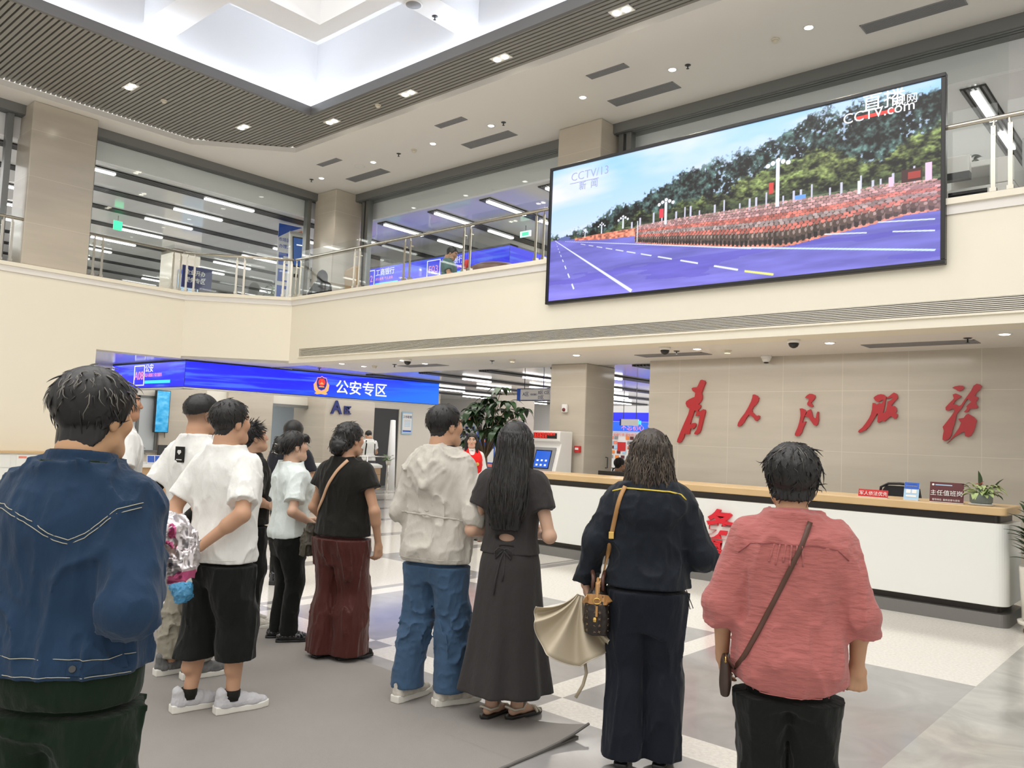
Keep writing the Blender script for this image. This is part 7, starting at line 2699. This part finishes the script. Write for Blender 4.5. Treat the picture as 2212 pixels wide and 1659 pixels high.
def long10(v):
    c = p.hc
    rows = [(c[2] - .50, c[0] - .01, -.135, .085, .012), (c[2] - .40, c[0] - .005, -.145, .105, .022), (c[2] - .25, c[0], -.135, .112, .036), (c[2] - .12, c[0], -.085, .108, .060), (c[2] - .02, c[0], -.025, .100, .088), (c[2] + .05, c[0], -.012, .092, .098)]
    v.loft(rows, .03, smooth=.05, n=2.0)
    v.cap(p.hp((.075, .03, -.02)), p.hp((.085, .02, -.16)), .026, .018, .02)
    v.cap(p.hp((-.075, .03, -.02)), p.hp((-.082, .015, -.16)), .024, .016, .02)


v = p.hairvol(.014, .016, lo=(-.15, -.19, -.56), hi=(.15, .13, .15), extra=long10, rough=.003, line=[(-.14, -.2), (-.03, -.2), (.0, -.12), (.03, -.03), (.05, .02), (.075, .058), (.12, .07)])
hr = v.build('hair', 'hairblack', p.root)
mb = MB()
rg = np.random.default_rng(9)
for q in range(240):
    a = rg.uniform(-PI * .62, PI * .62)
    z1 = p.hc[2] + rg.uniform(.02, .085)
    z0 = p.hc[2] - rg.uniform(.30, .53)
    pts = []
    for t in np.linspace(0, 1, 9):
        z = z1 + (z0 - z1) * t
        d = np.array([-math.sin(a) * (1 - .25 * t), math.cos(a), 0])
        o = np.array([p.hc[0], -.03 - .06 * t, z]) - d / np.linalg.norm(d) * .3
        h_, n_ = v.hit(o, d, .33)
        if v.sample(h_) > .006 and t > .1:
            break
        pts.append(tuple(h_ + n_ * .001 + np.array([.004 * math.sin(q + 5 * t), 0, 0])))
    if len(pts) > 3:
        mb.tube(pts, [.0026] * (len(pts) - 1) + [.0006], 4)
mb.build('hair_strands', mat('glossy_black_hair', (.014, .012, .011), .3, spec=.6), hr, True)
pt = [p.hp((0, y, z)) for y, z in ((.02, .132), (-.03, .138), (-.06, .132))]
MB().tube([tuple(q) for q in pt], .0022, 5).build('hair_parting', mat('scalp', (.30, .2, .15), .6), hr)

# ---- woman in navy hooded jacket
p = Person('woman in navy hooded jacket and navy trousers holding a half-open beige umbrella', (-2.235, 3.62), -33, 1.660, wd=1.08, dp=1.04, skin=SKL, head=(-3, 2), female=True, zoff=.008,
           feet=((-.10, .0, 6), (.10, .03, 14)), armR=((.275, -.04, 1.07), (.19, .19, 1.15)), armL=((-.27, -.04, 1.12), (-.325, .05, .90)),
           handL=dict(d=(.15, .1, -1), n=(.9, .3, .1), curl=1.05, thumb=.7))
p.build_body()


def hood11(v, k):
    v.ell(np.array([0, -.115, 1.325]) * k, np.array([.165, .060, .10]) * k, .035)
    v.ell(np.array([0, -.135, 1.27]) * k, np.array([.11, .045, .06]) * k, .03)
    v.ell(np.array([0, -.035, 1.41]) * k, np.array([.165, .10, .035]) * k, .03)


p.top('hooded_jacket', 'navyjkt', hem=.90, ease=.038, sleeve='long', srad=(.078, .065), srad2=(.056, .050), wr=(.009, (7, 7, 4)), boxy=.5, seed=93, extra=hood11, cuff=.045)
P_ = [(-.19, 1.385), (-.13, 1.405), (-.06, 1.405), (.02, 1.402), (.10, 1.398), (.155, 1.385), (.18, 1.36)]
p.seam(P_, mat('yellow_piping', (.75, .58, .08), .5), .004, 'hood_piping', p.root, off=.002)
pth = [q for q in p.back_path([(.18, .915), (.20, .90)], .004)[0]]
q0 = pth[-1]
MB().tube([tuple(q0), tuple(q0 + np.array([.012, -.01, -.03])), tuple(q0 + np.array([.035, -.01, -.085])), tuple(q0 + np.array([.02, -.012, -.09])), tuple(q0 + np.array([.004, -.01, -.03]))], .0025, 5).build('drawcord', 'black', p.root, True)
p.legs('wide_trousers', 'navypants', hem=.035, r=(.104, .098, .096, .100), waist=.97, ease=.016, wr=(.009, (8, 8, 2.2)), seed=94)
shoes(p, 'patent', 'sole_black', 'flat')


def med11(v):
    c = p.hc
    v.loft([(c[2] - .215, c[0], -.055, .120, .075), (c[2] - .15, c[0], -.055, .126, .095), (c[2] - .06, c[0], -.03, .112, .105), (c[2] + .04, c[0], -.012, .098, .103)], .03, smooth=.04, n=2.0)


v = p.hairvol(.016, .016, lo=(-.16, -.20, -.26), hi=(.16, .13, .16), extra=med11, rough=.006, sc=(40, 40, 15), line=[(-.14, -.3), (-.02, -.3), (.02, -.1), (.05, .0), (.075, .05), (.12, .07)])
hr = v.build('hair', 'hairbrown', p.root)
mb, mb2 = MB(), MB()
for q in range(300):
    a = rg.uniform(-PI * .75, PI * .75)
    z1 = p.hc[2] + rg.uniform(-.08, .10)
    z0 = max(p.hc[2] - .235, z1 - rg.uniform(.10, .26))
    pts = []
    wv = rg.uniform(.003, .012)
    for t in np.linspace(0, 1, 9):
        z = z1 + (z0 - z1) * t
        d = np.array([-math.sin(a), math.cos(a), 0])
        o = np.array([p.hc[0], -.03, z]) - d * .3
        h_, n_ = v.hit(o, d, .33)
        tg = np.array([n_[1], -n_[0], 0])
        pts.append(tuple(h_ + n_ * (.002 + wv * .8 * abs(math.sin(q + 7 * t)) * (z < p.hc[2] - .02)) + tg * wv * math.sin(q * 1.7 + 8 * t)))
    (mb if q % 3 else mb2).tube(pts, [.0032] * 8 + [.0006], 4)
mb.build('hair_strands', mat('wavy_brown_hair', (.036, .026, .019), .35, spec=.55), hr, True)
mb2.build('hair_highlights', mat('light_brown_hair', (.095, .072, .052), .35, spec=.55), hr, True)
P11 = p

# ---- woman in pink shirt
p = Person('woman in dusty pink gauze shirt with short black hair and a brown strap', (-1.262, 3.075), -26, 1.600, wd=1.16, dp=1.12, skin=(.50, .285, .17), head=(-4, 0), female=True, skin_r=1.2,
           armR=((.262, -.03, 1.065), (.262, .055, .85)), armL=((-.262, -.03, 1.065), (-.262, .05, .85)), handR=dict(d=(.0, .05, -1), n=(-.35, .9, 0), curl=1.15, thumb=.9, scale=1.08), handL=dict(curl=.5))
p.build_body()
p.top('pink_shirt', 'pink', hem=.80, ease=.030, sleeve='part', slen=.30, srad=(.078, .070), srad2=(.062, .062), wr=(.0085, (9, 9, 4)), boxy=.55, seed=103, hem_curve=.055, cuff=.05, neck=.060,
      collar=lambda v, k: p.collar_ring(v, 1.405, 1.465, .085, .070, .016, -.02, tilt=-.15))
p.seam([(-.205, 1.285), (-.16, 1.325), (-.08, 1.338), (0, 1.334), (.08, 1.338), (.16, 1.325), (.205, 1.285)], mat('pink_seam', (.26, .07, .07), .9), .0018, 'yoke_seam', p.root)
for i, x in enumerate((-.07, -.05, -.028, -.008, .012, .03)):
    p.seam([(x, 1.335), (x * 1.25 - .003, 1.265 - .01 * (i % 2))], M['pink'], .0040, 'gather', p.root)
p.seam([(-.20, .775), (-.1, .757), (0, .752), (.1, .757), (.20, .775)], 'pink', .0022, 'hem_stitch', p.root)
p.legs('trousers', 'blk', hem=.06, r=(.104, .094, .088, .088), waist=.93, ease=.010, wr=(.007, (8, 8, 4)), seed=104)
shoes(p, 'tee_black', 'sole_black', 'flat')
v = p.hairvol(.030, .020, lo=(-.15, -.18, -.14), hi=(.15, .14, .19), rough=.010, line=[(-.14, -.080), (-.07, -.078), (-.035, -.062), (-.01, -.030), (.012, -.01), (.03, .005), (.05, .045), (.075, .07), (.12, .080)])
hr = v.build('hair', 'hairblack', p.root)
p.locks(v, 560, .042, .16, .0028, 102, parent=hr, curl=.008, zmin=-.09, down=.9)
p.locks(v, 40, .05, .12, .0014, 105, m='hairgrey', parent=hr, zmin=.08)
P12 = p

# ---- man in denim jacket, nearest
p = Person('man in blue denim jacket with greying black hair holding a crumpled silver bundle', (-2.50, .955), -40, 1.725, wd=1.03, dp=1.06, skin=(.54, .32, .18), head=(14, -4), zoff=.010,
           armR=((.222, -.13, 1.075), (.075, .235, 1.165)), armL=((-.25, -.05, 1.08), (-.07, .28, 1.16)), handR=dict(d=(-.05, .9, .35), n=(-.75, .1, .6), curl=.55, thumb=.4), handL=dict(d=(.25, .9, .2), n=(.4, .1, .8), curl=.7))
p.build_body()
p.top('undershirt', 'greendk', hem=.795, ease=.030, sleeve='none', wr=(.006, (8, 8, 3)), seed=110, neck=0)
p.top('denim_jacket', 'denimjkt', hem=.885, ease=.044, sleeve='long', srad=(.080, .070), srad2=(.060, .054), wr=(.012, (8, 8, 4)), boxy=.5, seed=113, neck=.066, cuff=.05, hem_curve=.0,
      collar=lambda v, k: p.collar_ring(v, 1.395, 1.482, .092, .076, .016, -.022, tilt=-.12))
for dz in (0, -.012):
    p.seam([(-.21, 1.335 + dz), (-.14, 1.335 + dz), (-.05, 1.302 + dz), (.02, 1.262 + dz), (.06, 1.252 + dz), (.10, 1.27 + dz), (.17, 1.335 + dz), (.215, 1.35 + dz)], 'thread', .0013, 'yoke_stitch', p.root)
p.seam([(-.22, .94), (0, .94), (.215, .94)], 'thread', .0011, 'hem_stitch', p.root)
p.seam([(-.22, .897), (0, .897), (.215, .897)], 'thread', .0011, 'hem_stitch', p.root)
q_, n_ = p.back_path([(.10, .917)], .002)
tabp, tabn = p.back_path([(.085, .918), (.12, .918), (.16, .920), (.20, .924)], .004)
MB().ribbon([tuple(q) for q in tabp], [tuple(q) for q in tabn], .036, .004).build('hem_tab', 'denimjkt', p.root)
MB().tube([tuple(q_[0]), tuple(q_[0] + n_[0] * .012)], [.011, .009], 14).build('tab_button', 'dark', p.root)
p.legs('trousers', 'greendk', hem=.05, r=(.112, .102, .096, .092), waist=.90, ease=.016, wr=(.012, (8, 8, 5)), seed=114)
shoes(p, 'tee_black', 'sole_black')
v = p.hairvol(.026, .012, lo=(-.14, -.17, -.15), hi=(.14, .14, .18), rough=.005, line=[(-.14, -.098), (-.07, -.092), (-.04, -.070), (-.012, -.02), (.012, -.02), (.03, .012), (.05, .055), (.075, .070), (.12, .080)])
hr = v.build('hair', 'hairblack', p.root)
p.locks(v, 420, .036, .05, .0026, 112, parent=hr, zmin=-.08)
p.locks(v, 330, .042, .10, .0020, 115, m='hairgrey', parent=hr, zmin=.045, curl=.006)
P1 = p

# ---- staff woman in red vest, facing the camera
p = Person('staff woman in red vest over white shirt with hands folded, facing the camera', (-9.02, 9.26), 130, 1.675, wd=.95, dp=.95, skin=SKL, head=(8, -3), female=True,
           armR=((.225, .0, 1.08), (.05, .17, .93)), armL=((-.225, .0, 1.08), (-.05, .18, .93)), handR=dict(curl=.6), handL=dict(curl=.6))
p.build_body()
p.top('white_shirt', 'tee_white', hem=.86, ease=.016, sleeve='long', srad=(.066, .052), srad2=(.045, .036), wr=(.004, (9, 9, 5)), seed=120, collar=lambda v, k: p.collar_ring(v, 1.40, 1.462, .080, .068, .012, -.01, tilt=.25))


def vneck(v, k):
    v.cap(np.array([0, .10, 1.22]) * k, np.array([0, .06, 1.46]) * k, .008, .062, .004, 's')


p.top('red_vest', 'redvest', hem=.80, ease=.034, sleeve='none', wr=(.005, (9, 9, 4)), seed=121, neck=.075, collar=vneck)
pts, nn = p.back_path([(-.085, 1.21)], .003, None, (0, -1, 0))
MB().lathe([(.028, 0), (.028, .003), (.002, .004)], 14, Matrix.Translation(pts[0]) @ Matrix.Rotation(R(-90), 4, 'X')).build('vest_badge', 'gold', p.root)
p.legs('trousers', 'tee_black', hem=.05, r=(.088, .07, .062, .062), waist=.9, seed=124)
shoes(p, 'patent', 'sole_black', 'flat')


def hair13(v):
    for sd in (-1, 1):
        v.chain([p.hp((sd * .060, .045, .085)), p.hp((sd * .078, .045, .0)), p.hp((sd * .082, .035, -.10)), p.hp((sd * .088, .055, -.20))], [.020, .024, .028, .016], .02)
    c = p.hc
    v.loft([(c[2] - .20, c[0], -.045, .085, .045), (c[2] - .08, c[0], -.03, .088, .07), (c[2] + .04, c[0], -.012, .088, .095)], .02, smooth=.03)


v = p.hairvol(.013, .014, lo=(-.14, -.17, -.26), hi=(.14, .13, .15), extra=hair13, rough=.003, line=[(-.14, -.25), (-.03, -.25), (.0, -.10), (.03, .0), (.05, .035), (.075, .062), (.12, .075)])
v.build('hair', 'hairblack', p.root)

# ---- man in white tee with dark straps behind the counter
p = Person('man in white T-shirt with dark bag straps behind the counter, looking down', (-17.75, 14.16), -70, 1.70, skin=SKT, head=(-10, -30), armR=((.23, .05, 1.08), (.08, .28, 1.13)), armL=((-.23, .05, 1.08), (-.05, .28, 1.10)))
p.build_body(.008)
p.top('t_shirt', 'tee_white', hem=.86, ease=.026, slen=.55, srad=(.076, .078), h=.009, seed=130)
p.legs('trousers', mat('grey_trousers', (.10, .10, .11), .8), waist=.93, h=.009, seed=131)
shoes(p, 'tee_black', 'sole_black')
for x in (-.12, .12):
    pp, nn = p.back_path([(x, 1.41), (x, 1.3), (x * 1.05, 1.15), (x * 1.1, 1.02)], .004)
    MB().ribbon([tuple(q) for q in pp], [tuple(q) for q in nn], .035, .003).build('shoulder_strap', 'tee_black', p.root)
    pp, nn = p.back_path([(x, 1.40), (x, 1.3), (x * 1.05, 1.18), (x * 1.15, 1.10)], .004, None, (0, -1, 0))
    MB().ribbon([tuple(q) for q in pp], [tuple(q) for q in nn], .035, .003).build('shoulder_strap', 'tee_black', p.root)
v = p.hairvol(.014, .006, h=.006)
v.build('hair', 'hairblack', p.root)

# ---- far people between pillar and stone wall
p = Person('woman in beige dress standing far behind the reception, beside the stone wall', (-8.80, 13.62), 200, 1.66, wd=.98, skin=SKL, female=True, head=(20, 0))
p.build_body(.008)
p.top('dress', 'beige', hem=.45, ease=.035, sleeve='part', slen=.4, srad=(.075, .066), srad2=(.055, .05), h=.010, seed=140, flare=.14)
shoes(p, 'tee_black', 'sole_black', 'flat')
v = p.hairvol(.014, .012, h=.006)
v.build('hair', 'hairblack', p.root)


def seated_person(label, loc, heading, floor, shirt, skin, wd=1., head=(0, 0), hood=False, H=1.68, long=False):
    p = Person(label, loc, heading, H, wd=wd, skin=skin, head=head, armR=((.25, .08, 1.10), (.12, .32, 1.08)), armL=((-.25, .08, 1.10), (-.12, .32, 1.08)))
    p.seated = True
    p.zoff = floor - .40 * p.sc
    p.build_body(.008)
    p.top('shirt', shirt, hem=.80, ease=.03, sleeve='long' if long else 'short', slen=1 if long else .66, srad=(.08, .076), srad2=(.058, .05), h=.010, seed=150)
    k = p.sc
    v = Vol((-.3, -.22, .40 * k), (.3, .6, 1.0 * k), .010)
    for sd in (-1, 1):
        hip, kn, an = p.knee(sd)
        v.chain([hip, kn, an], [.095 * k, .078 * k, .062 * k], .03)
    v.cap((-.06, -.02, .86 * k), (.06, -.02, .86 * k), .12 * k, .12 * k, .04)
    v.build('trousers', 'blk', p.root)
    v = p.hairvol(.014, .010, h=.006)
    hr = v.build('hair', 'hairblack', p.root)
    if hood:
        w_ = Vol(p.hc - .2, p.hc + np.array([.2, .2, .22]), .007)
        w_.ell(p.hc + np.array([0, -.015, .03]), np.array([.105, .125, .125]), 0)
        w_.cap(p.hc + np.array([0, -.03, -.03]), p.hc + np.array([0, -.05, -.14]), .10, .11, .04)
        w_.ell(p.hc + p.Rh @ np.array([0, .10, .0]), np.array([.07, .08, .10]), .02, 's')
        w_.wrinkle(.006, (12, 12, 8), 3)
        w_.build('hood', shirt, p.root)
    return p


seated_person('person in navy shirt sitting with back turned, far behind the reception', (-8.45, 12.62), 20, .05, 'navypants', SKT)
seated_person('hooded person in dark clothes sitting behind the gallery corner railing', (-14.62, 10.15), -75, GF, 'tee_navy', SKL, 1.0, (0, -25), True, 1.45, True)
seated_person('person in grey teal T-shirt sitting bent forward behind the front railing', (-11.05, 10.5), 60, GF, 'teal', SKT, 1.05, (0, -25), False, 1.66)
for x, y, rz, lb in ((-14.62, 10.15, 75, 'low dark stool under the hooded person in the gallery'), (-11.05, 10.5, -60, 'low dark stool under the person in teal in the gallery')):
    e = empty('stool', lb, 'stool', (x, y, GF), R(rz))
    MB().lathe([(.17, .36), (.18, .38), (.17, .40), (.01, .405)], 20).build('stool_seat', 'dark', e, True)
    for a in range(4):
        MB().tube([(.13 * math.cos(a * PI / 2), .13 * math.sin(a * PI / 2), .36), (.16 * math.cos(a * PI / 2), .16 * math.sin(a * PI / 2), 0)], .014, 6).build('leg', 'dark', e)
# ================================================================== THINGS PEOPLE HOLD
def crumple(name, label, cat, loc, rz, shapes, amp, sc, m, cols=None, h=.005, seed=1, planes=()):
    lo = np.min([np.array(c) - np.max(r_) - .03 for c, r_ in shapes], 0)
    hi = np.max([np.array(c) + np.max(r_) + .03 for c, r_ in shapes], 0)
    v = Vol(lo, hi, h)
    for c, r_ in shapes:
        v.ell(c, r_, .02)
    v.wrinkle(amp, sc, seed, warp=1.6)
    v.wrinkle(amp * .6, tuple(q * 2.3 for q in sc), seed + 5, warp=1.2)
    e = empty(name, label, cat, loc, rz)
    v.build('folded_fabric', m, e, 0, cols)
    return e


# silver bundle in the hands of the denim man
M['foil'] = colmat('silver_coated_fabric', .3, spec=.6)
M['foil'].node_tree.nodes['Principled BSDF'].inputs['Metallic'].default_value = .75


def foilcol(V):
    n = vn3(V[:, 0] * 16, V[:, 1] * 16, V[:, 2] * 16, 3)
    C = np.tile(np.array([.66, .62, .63]), (len(V), 1)) * (1 + .5 * n[:, None])
    pk = ((V[:, 2] < -.085) & (n > -.12)) | ((n > .24) & (V[:, 0] > .02))
    C[pk] = (.55, .10, .24)
    dk = n < -.30
    C[dk] = (.16, .13, .15)
    return np.clip(C, 0, 1)


sb = crumple('silver_bundle', 'crumpled silver and pink folded sun umbrella in the hands of the denim man', 'umbrella', P1.world((.055, .405, 1.19)), P1.rz,
             [((0, 0, .055), (.075, .06, .045)), ((.035, .02, -.01), (.085, .05, .065)), ((.05, .0, -.07), (.065, .045, .05)), ((-.01, .0, -.07), (.05, .04, .05)), ((-.05, 0, .03), (.04, .035, .05))], .010, (11, 11, 11), 'foil', foilcol, .0045, 4)
MB().tube([(-.13, -.03, -.035), (-.04, -.06, .0), (.06, -.06, .065)], .0025, 5).build('cord', 'stripew', sb, True)
MB().tube([(-.14, -.02, -.07), (-.09, -.03, -.055), (-.05, -.03, -.045)], .010, 8).build('umbrella_handle', 'black', sb, True)


# blue and silver bundle at the back of the man in shorts
def bluecol(V):
    n = vn3(V[:, 0] * 14, V[:, 1] * 14, V[:, 2] * 14, 6)
    C = np.tile(np.array([.06, .26, .46]), (len(V), 1)) * (1 + .8 * n[:, None])
    C[V[:, 2] > -.02 + .04 * n] = np.array([.42, .43, .40])
    return np.clip(C, 0, 1)


bb = crumple('folded_umbrella', 'small blue and silver folded umbrella hanging from the hands behind the back', 'umbrella', P4.world((-.02, -.285, .765)), P4.rz,
             [((0, 0, .035), (.05, .045, .05)), ((.02, 0, -.04), (.055, .045, .05)), ((.045, .0, -.075), (.05, .04, .04)), ((-.03, 0, -.0), (.04, .04, .04))], .009, (13, 13, 13), colmat('blue_silver_nylon', .4, spec=.5), bluecol, .0045, 9)
MB().tube([(-.01, .01, .05), (-.02, .03, .10)], .009, 8).build('umbrella_handle', 'black', bb, True)

# tote bag
tb = empty('tote_bag', 'cream tote bag with small brown dots and pink lining beside the man in black', 'bag', (-5.66, 3.36, .50), R(-45))
v = Vol((-.17, -.10, -.03), (.17, .10, .34), .006)
v.loft([(0, 0, 0, .115, .055), (.12, 0, 0, .122, .05), (.30, 0, 0, .118, .03)], 0, n=3, smooth=.02)
v.loft([(.255, 0, 0, .112, .024), (.34, 0, 0, .112, .024)], 0, 's', n=3)
v.wrinkle(.005, (12, 12, 6), 4)
v.build('bag_body', mat('cream_canvas', (.66, .60, .49), .85, bump=(150, .2, .002)), tb)
m = MB()
rg = np.random.default_rng(3)
for r_ in range(6):
    for c_ in range(6):
        x, z = -.095 + .038 * c_ + .018 * (r_ % 2), .03 + .042 * r_
        for sy in (-1, 1):
            h_, n_ = v.hit((x, sy * .2, z), (0, -sy, 0), .3)
            if v.sample(h_) < .004:
                T = Matrix.Translation(h_) @ Matrix.Rotation(R(90 * sy), 4, 'X') @ Matrix.Rotation(rg.uniform(0, 3), 4, 'Z')
                m.prism([(-.005, 0), (0, -.0035), (.006, 0), (0, .0035)], -.001, .0015, T)
m.build('dot_print', mat('brown_print', (.16, .08, .05), .8), tb)
MB().prism(rrect(-.112, -.024, .112, .024, .02), .262, .268).build('pink_lining', mat('pink_lining', (.62, .34, .40), .7), tb)
for y in (-.026, .026):
    MB().tube([(-.06, y, .29), (-.05, y, .42), (0, y * .5, .47), (.05, y, .42), (.06, y, .29)], .007, 6).build('handle', 'tan', tb, True)

# half-open beige umbrella of the woman in navy
hw_ = P11.world(P11.W[-1] + np.array([.01, .02, -.085]))
um = empty('umbrella', 'half-open beige umbrella with pleated canopy hanging from the hand of the woman in navy', 'umbrella', hw_, P11.rz)
NA, NR = 220, 16
V_, F_ = [], []
apex = np.array([-.02, -.01, .045])
for i in range(NA):
    u = 2 * PI * i / NA
    mid, half = R(256), R(51)
    for j in range(NR):
        t = j / (NR - 1)
        cu_ = math.cos(u)
        a = mid - half * cu_ * (.45 + .55 * t) + .035 * t * math.sin(u * 10)
        ro = float(np.interp(math.degrees(mid - half * cu_), [200, 225, 245, 270, 290, 310], [.25, .32, .37, .375, .33, .27]))
        pl_ = math.sin(u * 10 + .8 * math.sin(u * 2))
        rr_ = .045 + (ro - .045 + .012 * pl_) * t
        dep = (.075 * t ** .6 + .012) * math.sin(u) + .042 * t ** .8 * pl_ - .03 * t
        V_.append((apex[0] + rr_ * math.cos(a), apex[1] + dep - .02, apex[2] + rr_ * math.sin(a)))
for i in range(NA):
    for j in range(NR - 1):
        F_.append((i * NR + j, ((i + 1) % NA) * NR + j, ((i + 1) % NA) * NR + j + 1, i * NR + j + 1))
cn = mesh_np('canopy', np.array(V_), np.array(F_), mat('beige_nylon', (.50, .43, .315), .55, bump=(40, .12, .003)), um)
so = cn.modifiers.new('thickness', 'SOLIDIFY')
so.thickness = .002
MB().tube([tuple(V_[i * NR + NR - 1]) for i in range(NA)] + [tuple(V_[NR - 1])], .0022, 5).build('canopy_edge', mat('pale_edge_binding', (.62, .57, .46), .6), um, True)
MB().tube([(.03, .0, .13), (.015, .0, .02), (.035, -.01, -.10), (.04, -.01, -.20)], [.013, .015, .017, .012], 10).build('handle', 'black', um, True)
MB().tube([(-.01, -.01, -.02), (-.015, -.03, -.10), (.0, -.03, -.2)], [.03, .035, .01], 10).build('inner_lining', mat('dark_brown_lining', (.045, .035, .028), .5), um, True)
MB().lathe([(.012, -.01), (.014, 0), (.004, .012)], 12, Matrix.Translation((.012, -.02, .145))).build('handle_jewel', 'chrome', um, True)
MB().ribbon([(.0, -.06, -.30), (.015, -.07, -.38), (.0, -.075, -.44), (-.035, -.08, -.505)], [(0, -1, 0)] * 4, .017, .001).build('tie_strap', mat('beige_strap', (.46, .39, .28), .6), um, True)
MB().tube([(-.005, -.01, .14), (-.012, -.02, .09), (.0, -.01, .06), (.012, -.01, .10), (.005, -.01, .14)], .003, 6).build('wrist_loop', 'black', um, True)

# brown monogram shoulder bag
bg = empty('shoulder_bag', 'brown monogram shoulder bag with tan trim beside the navy jacket', 'bag', P11.world((-.245, -.03, .755)), P11.rz)
v = Vol((-.11, -.17, -.16), (.11, .17, .18), .005)
v.loft([(-.115, 0, 0, .058, .115), (-.06, 0, 0, .068, .125), (.03, 0, 0, .062, .12), (.095, 0, 0, .040, .105), (.115, 0, 0, .018, .09)], 0, n=2.8, smooth=.03)
v.wrinkle(.003, (14, 14, 14), 3)
v.build('bag_body', mat('dark_brown_coated_canvas', (.020, .014, .011), .42, bump=(120, .2, .002)), bg)
m = MB()
k = 0
for z in np.linspace(-.095, .03, 5):
    for x in np.linspace(-.045, .045, 4):
        for (o_, d_, Tr) in (((x + .008 * (k % 2), -.3, z), (0, 1, 0), Matrix.Rotation(R(90), 4, 'X')),):
            h_, n_ = v.hit(o_, d_, .4)
            if v.sample(h_) < .004:
                T = Matrix.Translation(h_ + n_ * .0004) @ Tr @ Matrix.Rotation(k, 4, 'Z')
                m.prism([(-.007, -.0015), (-.0015, -.0015), (-.0015, -.007), (.0015, -.007), (.0015, -.0015), (.007, -.0015), (.007, .0015), (.0015, .0015), (.0015, .007), (-.0015, .007), (-.0015, .0015), (-.007, .0015)], -.0005, .001, T)
        k += 1
for z in np.linspace(-.095, .03, 5):
    for y in np.linspace(-.09, .09, 7):
        h_, n_ = v.hit((-.3, y + .008 * (k % 2), z), (1, 0, 0), .4)
        if v.sample(h_) < .004:
            T = Matrix.Translation(h_ + n_ * .0004) @ Matrix.Rotation(R(-90), 4, 'Y') @ Matrix.Rotation(k, 4, 'Z')
            m.prism([(-.007, -.0015), (-.0015, -.0015), (-.0015, -.007), (.0015, -.007), (.0015, -.0015), (.007, -.0015), (.007, .0015), (.0015, .0015), (.0015, .007), (-.0015, .007), (-.0015, .0015), (-.007, .0015)], -.0005, .001, T)
        k += 1
m.build('monogram_print', mat('tan_print', (.20, .13, .07), .5), bg)
# tan end piece, zip pull, ring, handles
pts = []
for a in np.linspace(-1, 1, 9):
    x = .062 * a
    h_, n_ = v.hit((x, -.3, .062 - .012 * a * a), (0, 1, 0), .4)
    pts.append((h_ + n_ * .003, n_))
MB().ribbon([tuple(q[0]) for q in pts], [tuple(q[1]) for q in pts], .05, .003).build('end_panel', 'tan', bg)
MB().tube([(0, -.128, .03), (0, -.133, -.02)], .006, 6).build('zip_pull', 'tan', bg)
MB().tube([(.018 * math.cos(a), -.130, .055 + .014 * math.sin(a)) for a in np.linspace(0, 2 * PI, 14)], .003, 6).build('ring', 'gold', bg, True)
MB().lathe([(.008, 0), (.010, .012), (.006, .022)], 10, Matrix.Translation((-.008, -.134, -.045))).build('padlock', 'gold', bg)
MB().tube([(0, -.118, .06), (0, -.10, .13), (0, -.06, .155)], .009, 6).build('strap_tab', 'tan', bg)
for x in (-.03, .03):
    MB().tube([(x, .03, .10), (x * 1.2, .02, .16), (x, -.04, .185), (x * .8, -.08, .16), (x * .8, -.09, .10)], .010, 7).build('handle', 'brownlea', bg, True)
PP, NN = P11.strap([(-.125, 1.415), (-.150, 1.36), (-.175, 1.24), (-.198, 1.12), (-.212, 1.0), (-.222, .93)], .022, 'tan')
Mi = Matrix.Rotation(-bg.rotation_euler.z, 3, 'Z')
lp = [Mi @ (P11.world(q) - bg.location) for q in PP] + [Vector((.0, -.10, .14)), Vector((0, -.115, .075))]
ln = [Vector(q) for q in NN] + [Vector((0, -1, .2))] * 2
MB().ribbon(lp, ln, .022, .0022).build('shoulder_strap', 'tan', bg, True)
i5 = len(lp) // 2
MB().box(-.014, -.006, -.018, .014, .004, .018, Matrix.Translation(lp[i5] + ln[i5] * .004)).build('strap_buckle', 'gold', bg, bevel=.003)

# flat brown crossbody bag of the woman in pink
b2 = empty('crossbody_bag', 'small flat dark brown crossbody bag on the woman in pink', 'bag', P12.world((-.232, -.015, .735)), P12.rz)
v = Vol((-.06, -.12, -.10), (.06, .12, .10), .005)
v.loft([(-.068, 0, 0, .018, .085), (-.03, 0, 0, .024, .095), (.05, 0, 0, .020, .095), (.068, 0, 0, .012, .09)], 0, n=3, smooth=.02)
v.build('bag_body', mat('dark_brown_leather', (.045, .026, .019), .45), b2)
MB().tube([(0, -.09, .065), (0, .09, .065)], .004, 6).build('zipper', 'gold', b2)
MB().tube([(.0, -.095 + .010 * math.cos(a), .075 + .012 * math.sin(a)) for a in np.linspace(0, 2 * PI, 12)], .0025, 6).build('strap_ring', 'gold', b2, True)
PP, NN = P12.strap([(.060, 1.425), (.045, 1.375), (0, 1.27), (-.06, 1.13), (-.12, .995), (-.175, .88), (-.21, .815)], .017, 'brownlea')
Mi = Matrix.Rotation(-b2.rotation_euler.z, 3, 'Z')
lp = [Mi @ (P12.world(q) - b2.location) for q in PP] + [Vector((0, -.095, .085))]
ln = [Vector(q) for q in NN] + [Vector((0, -1, .1))]
MB().ribbon(lp, ln, .018, .003).build('strap', 'brownlea', b2, True)
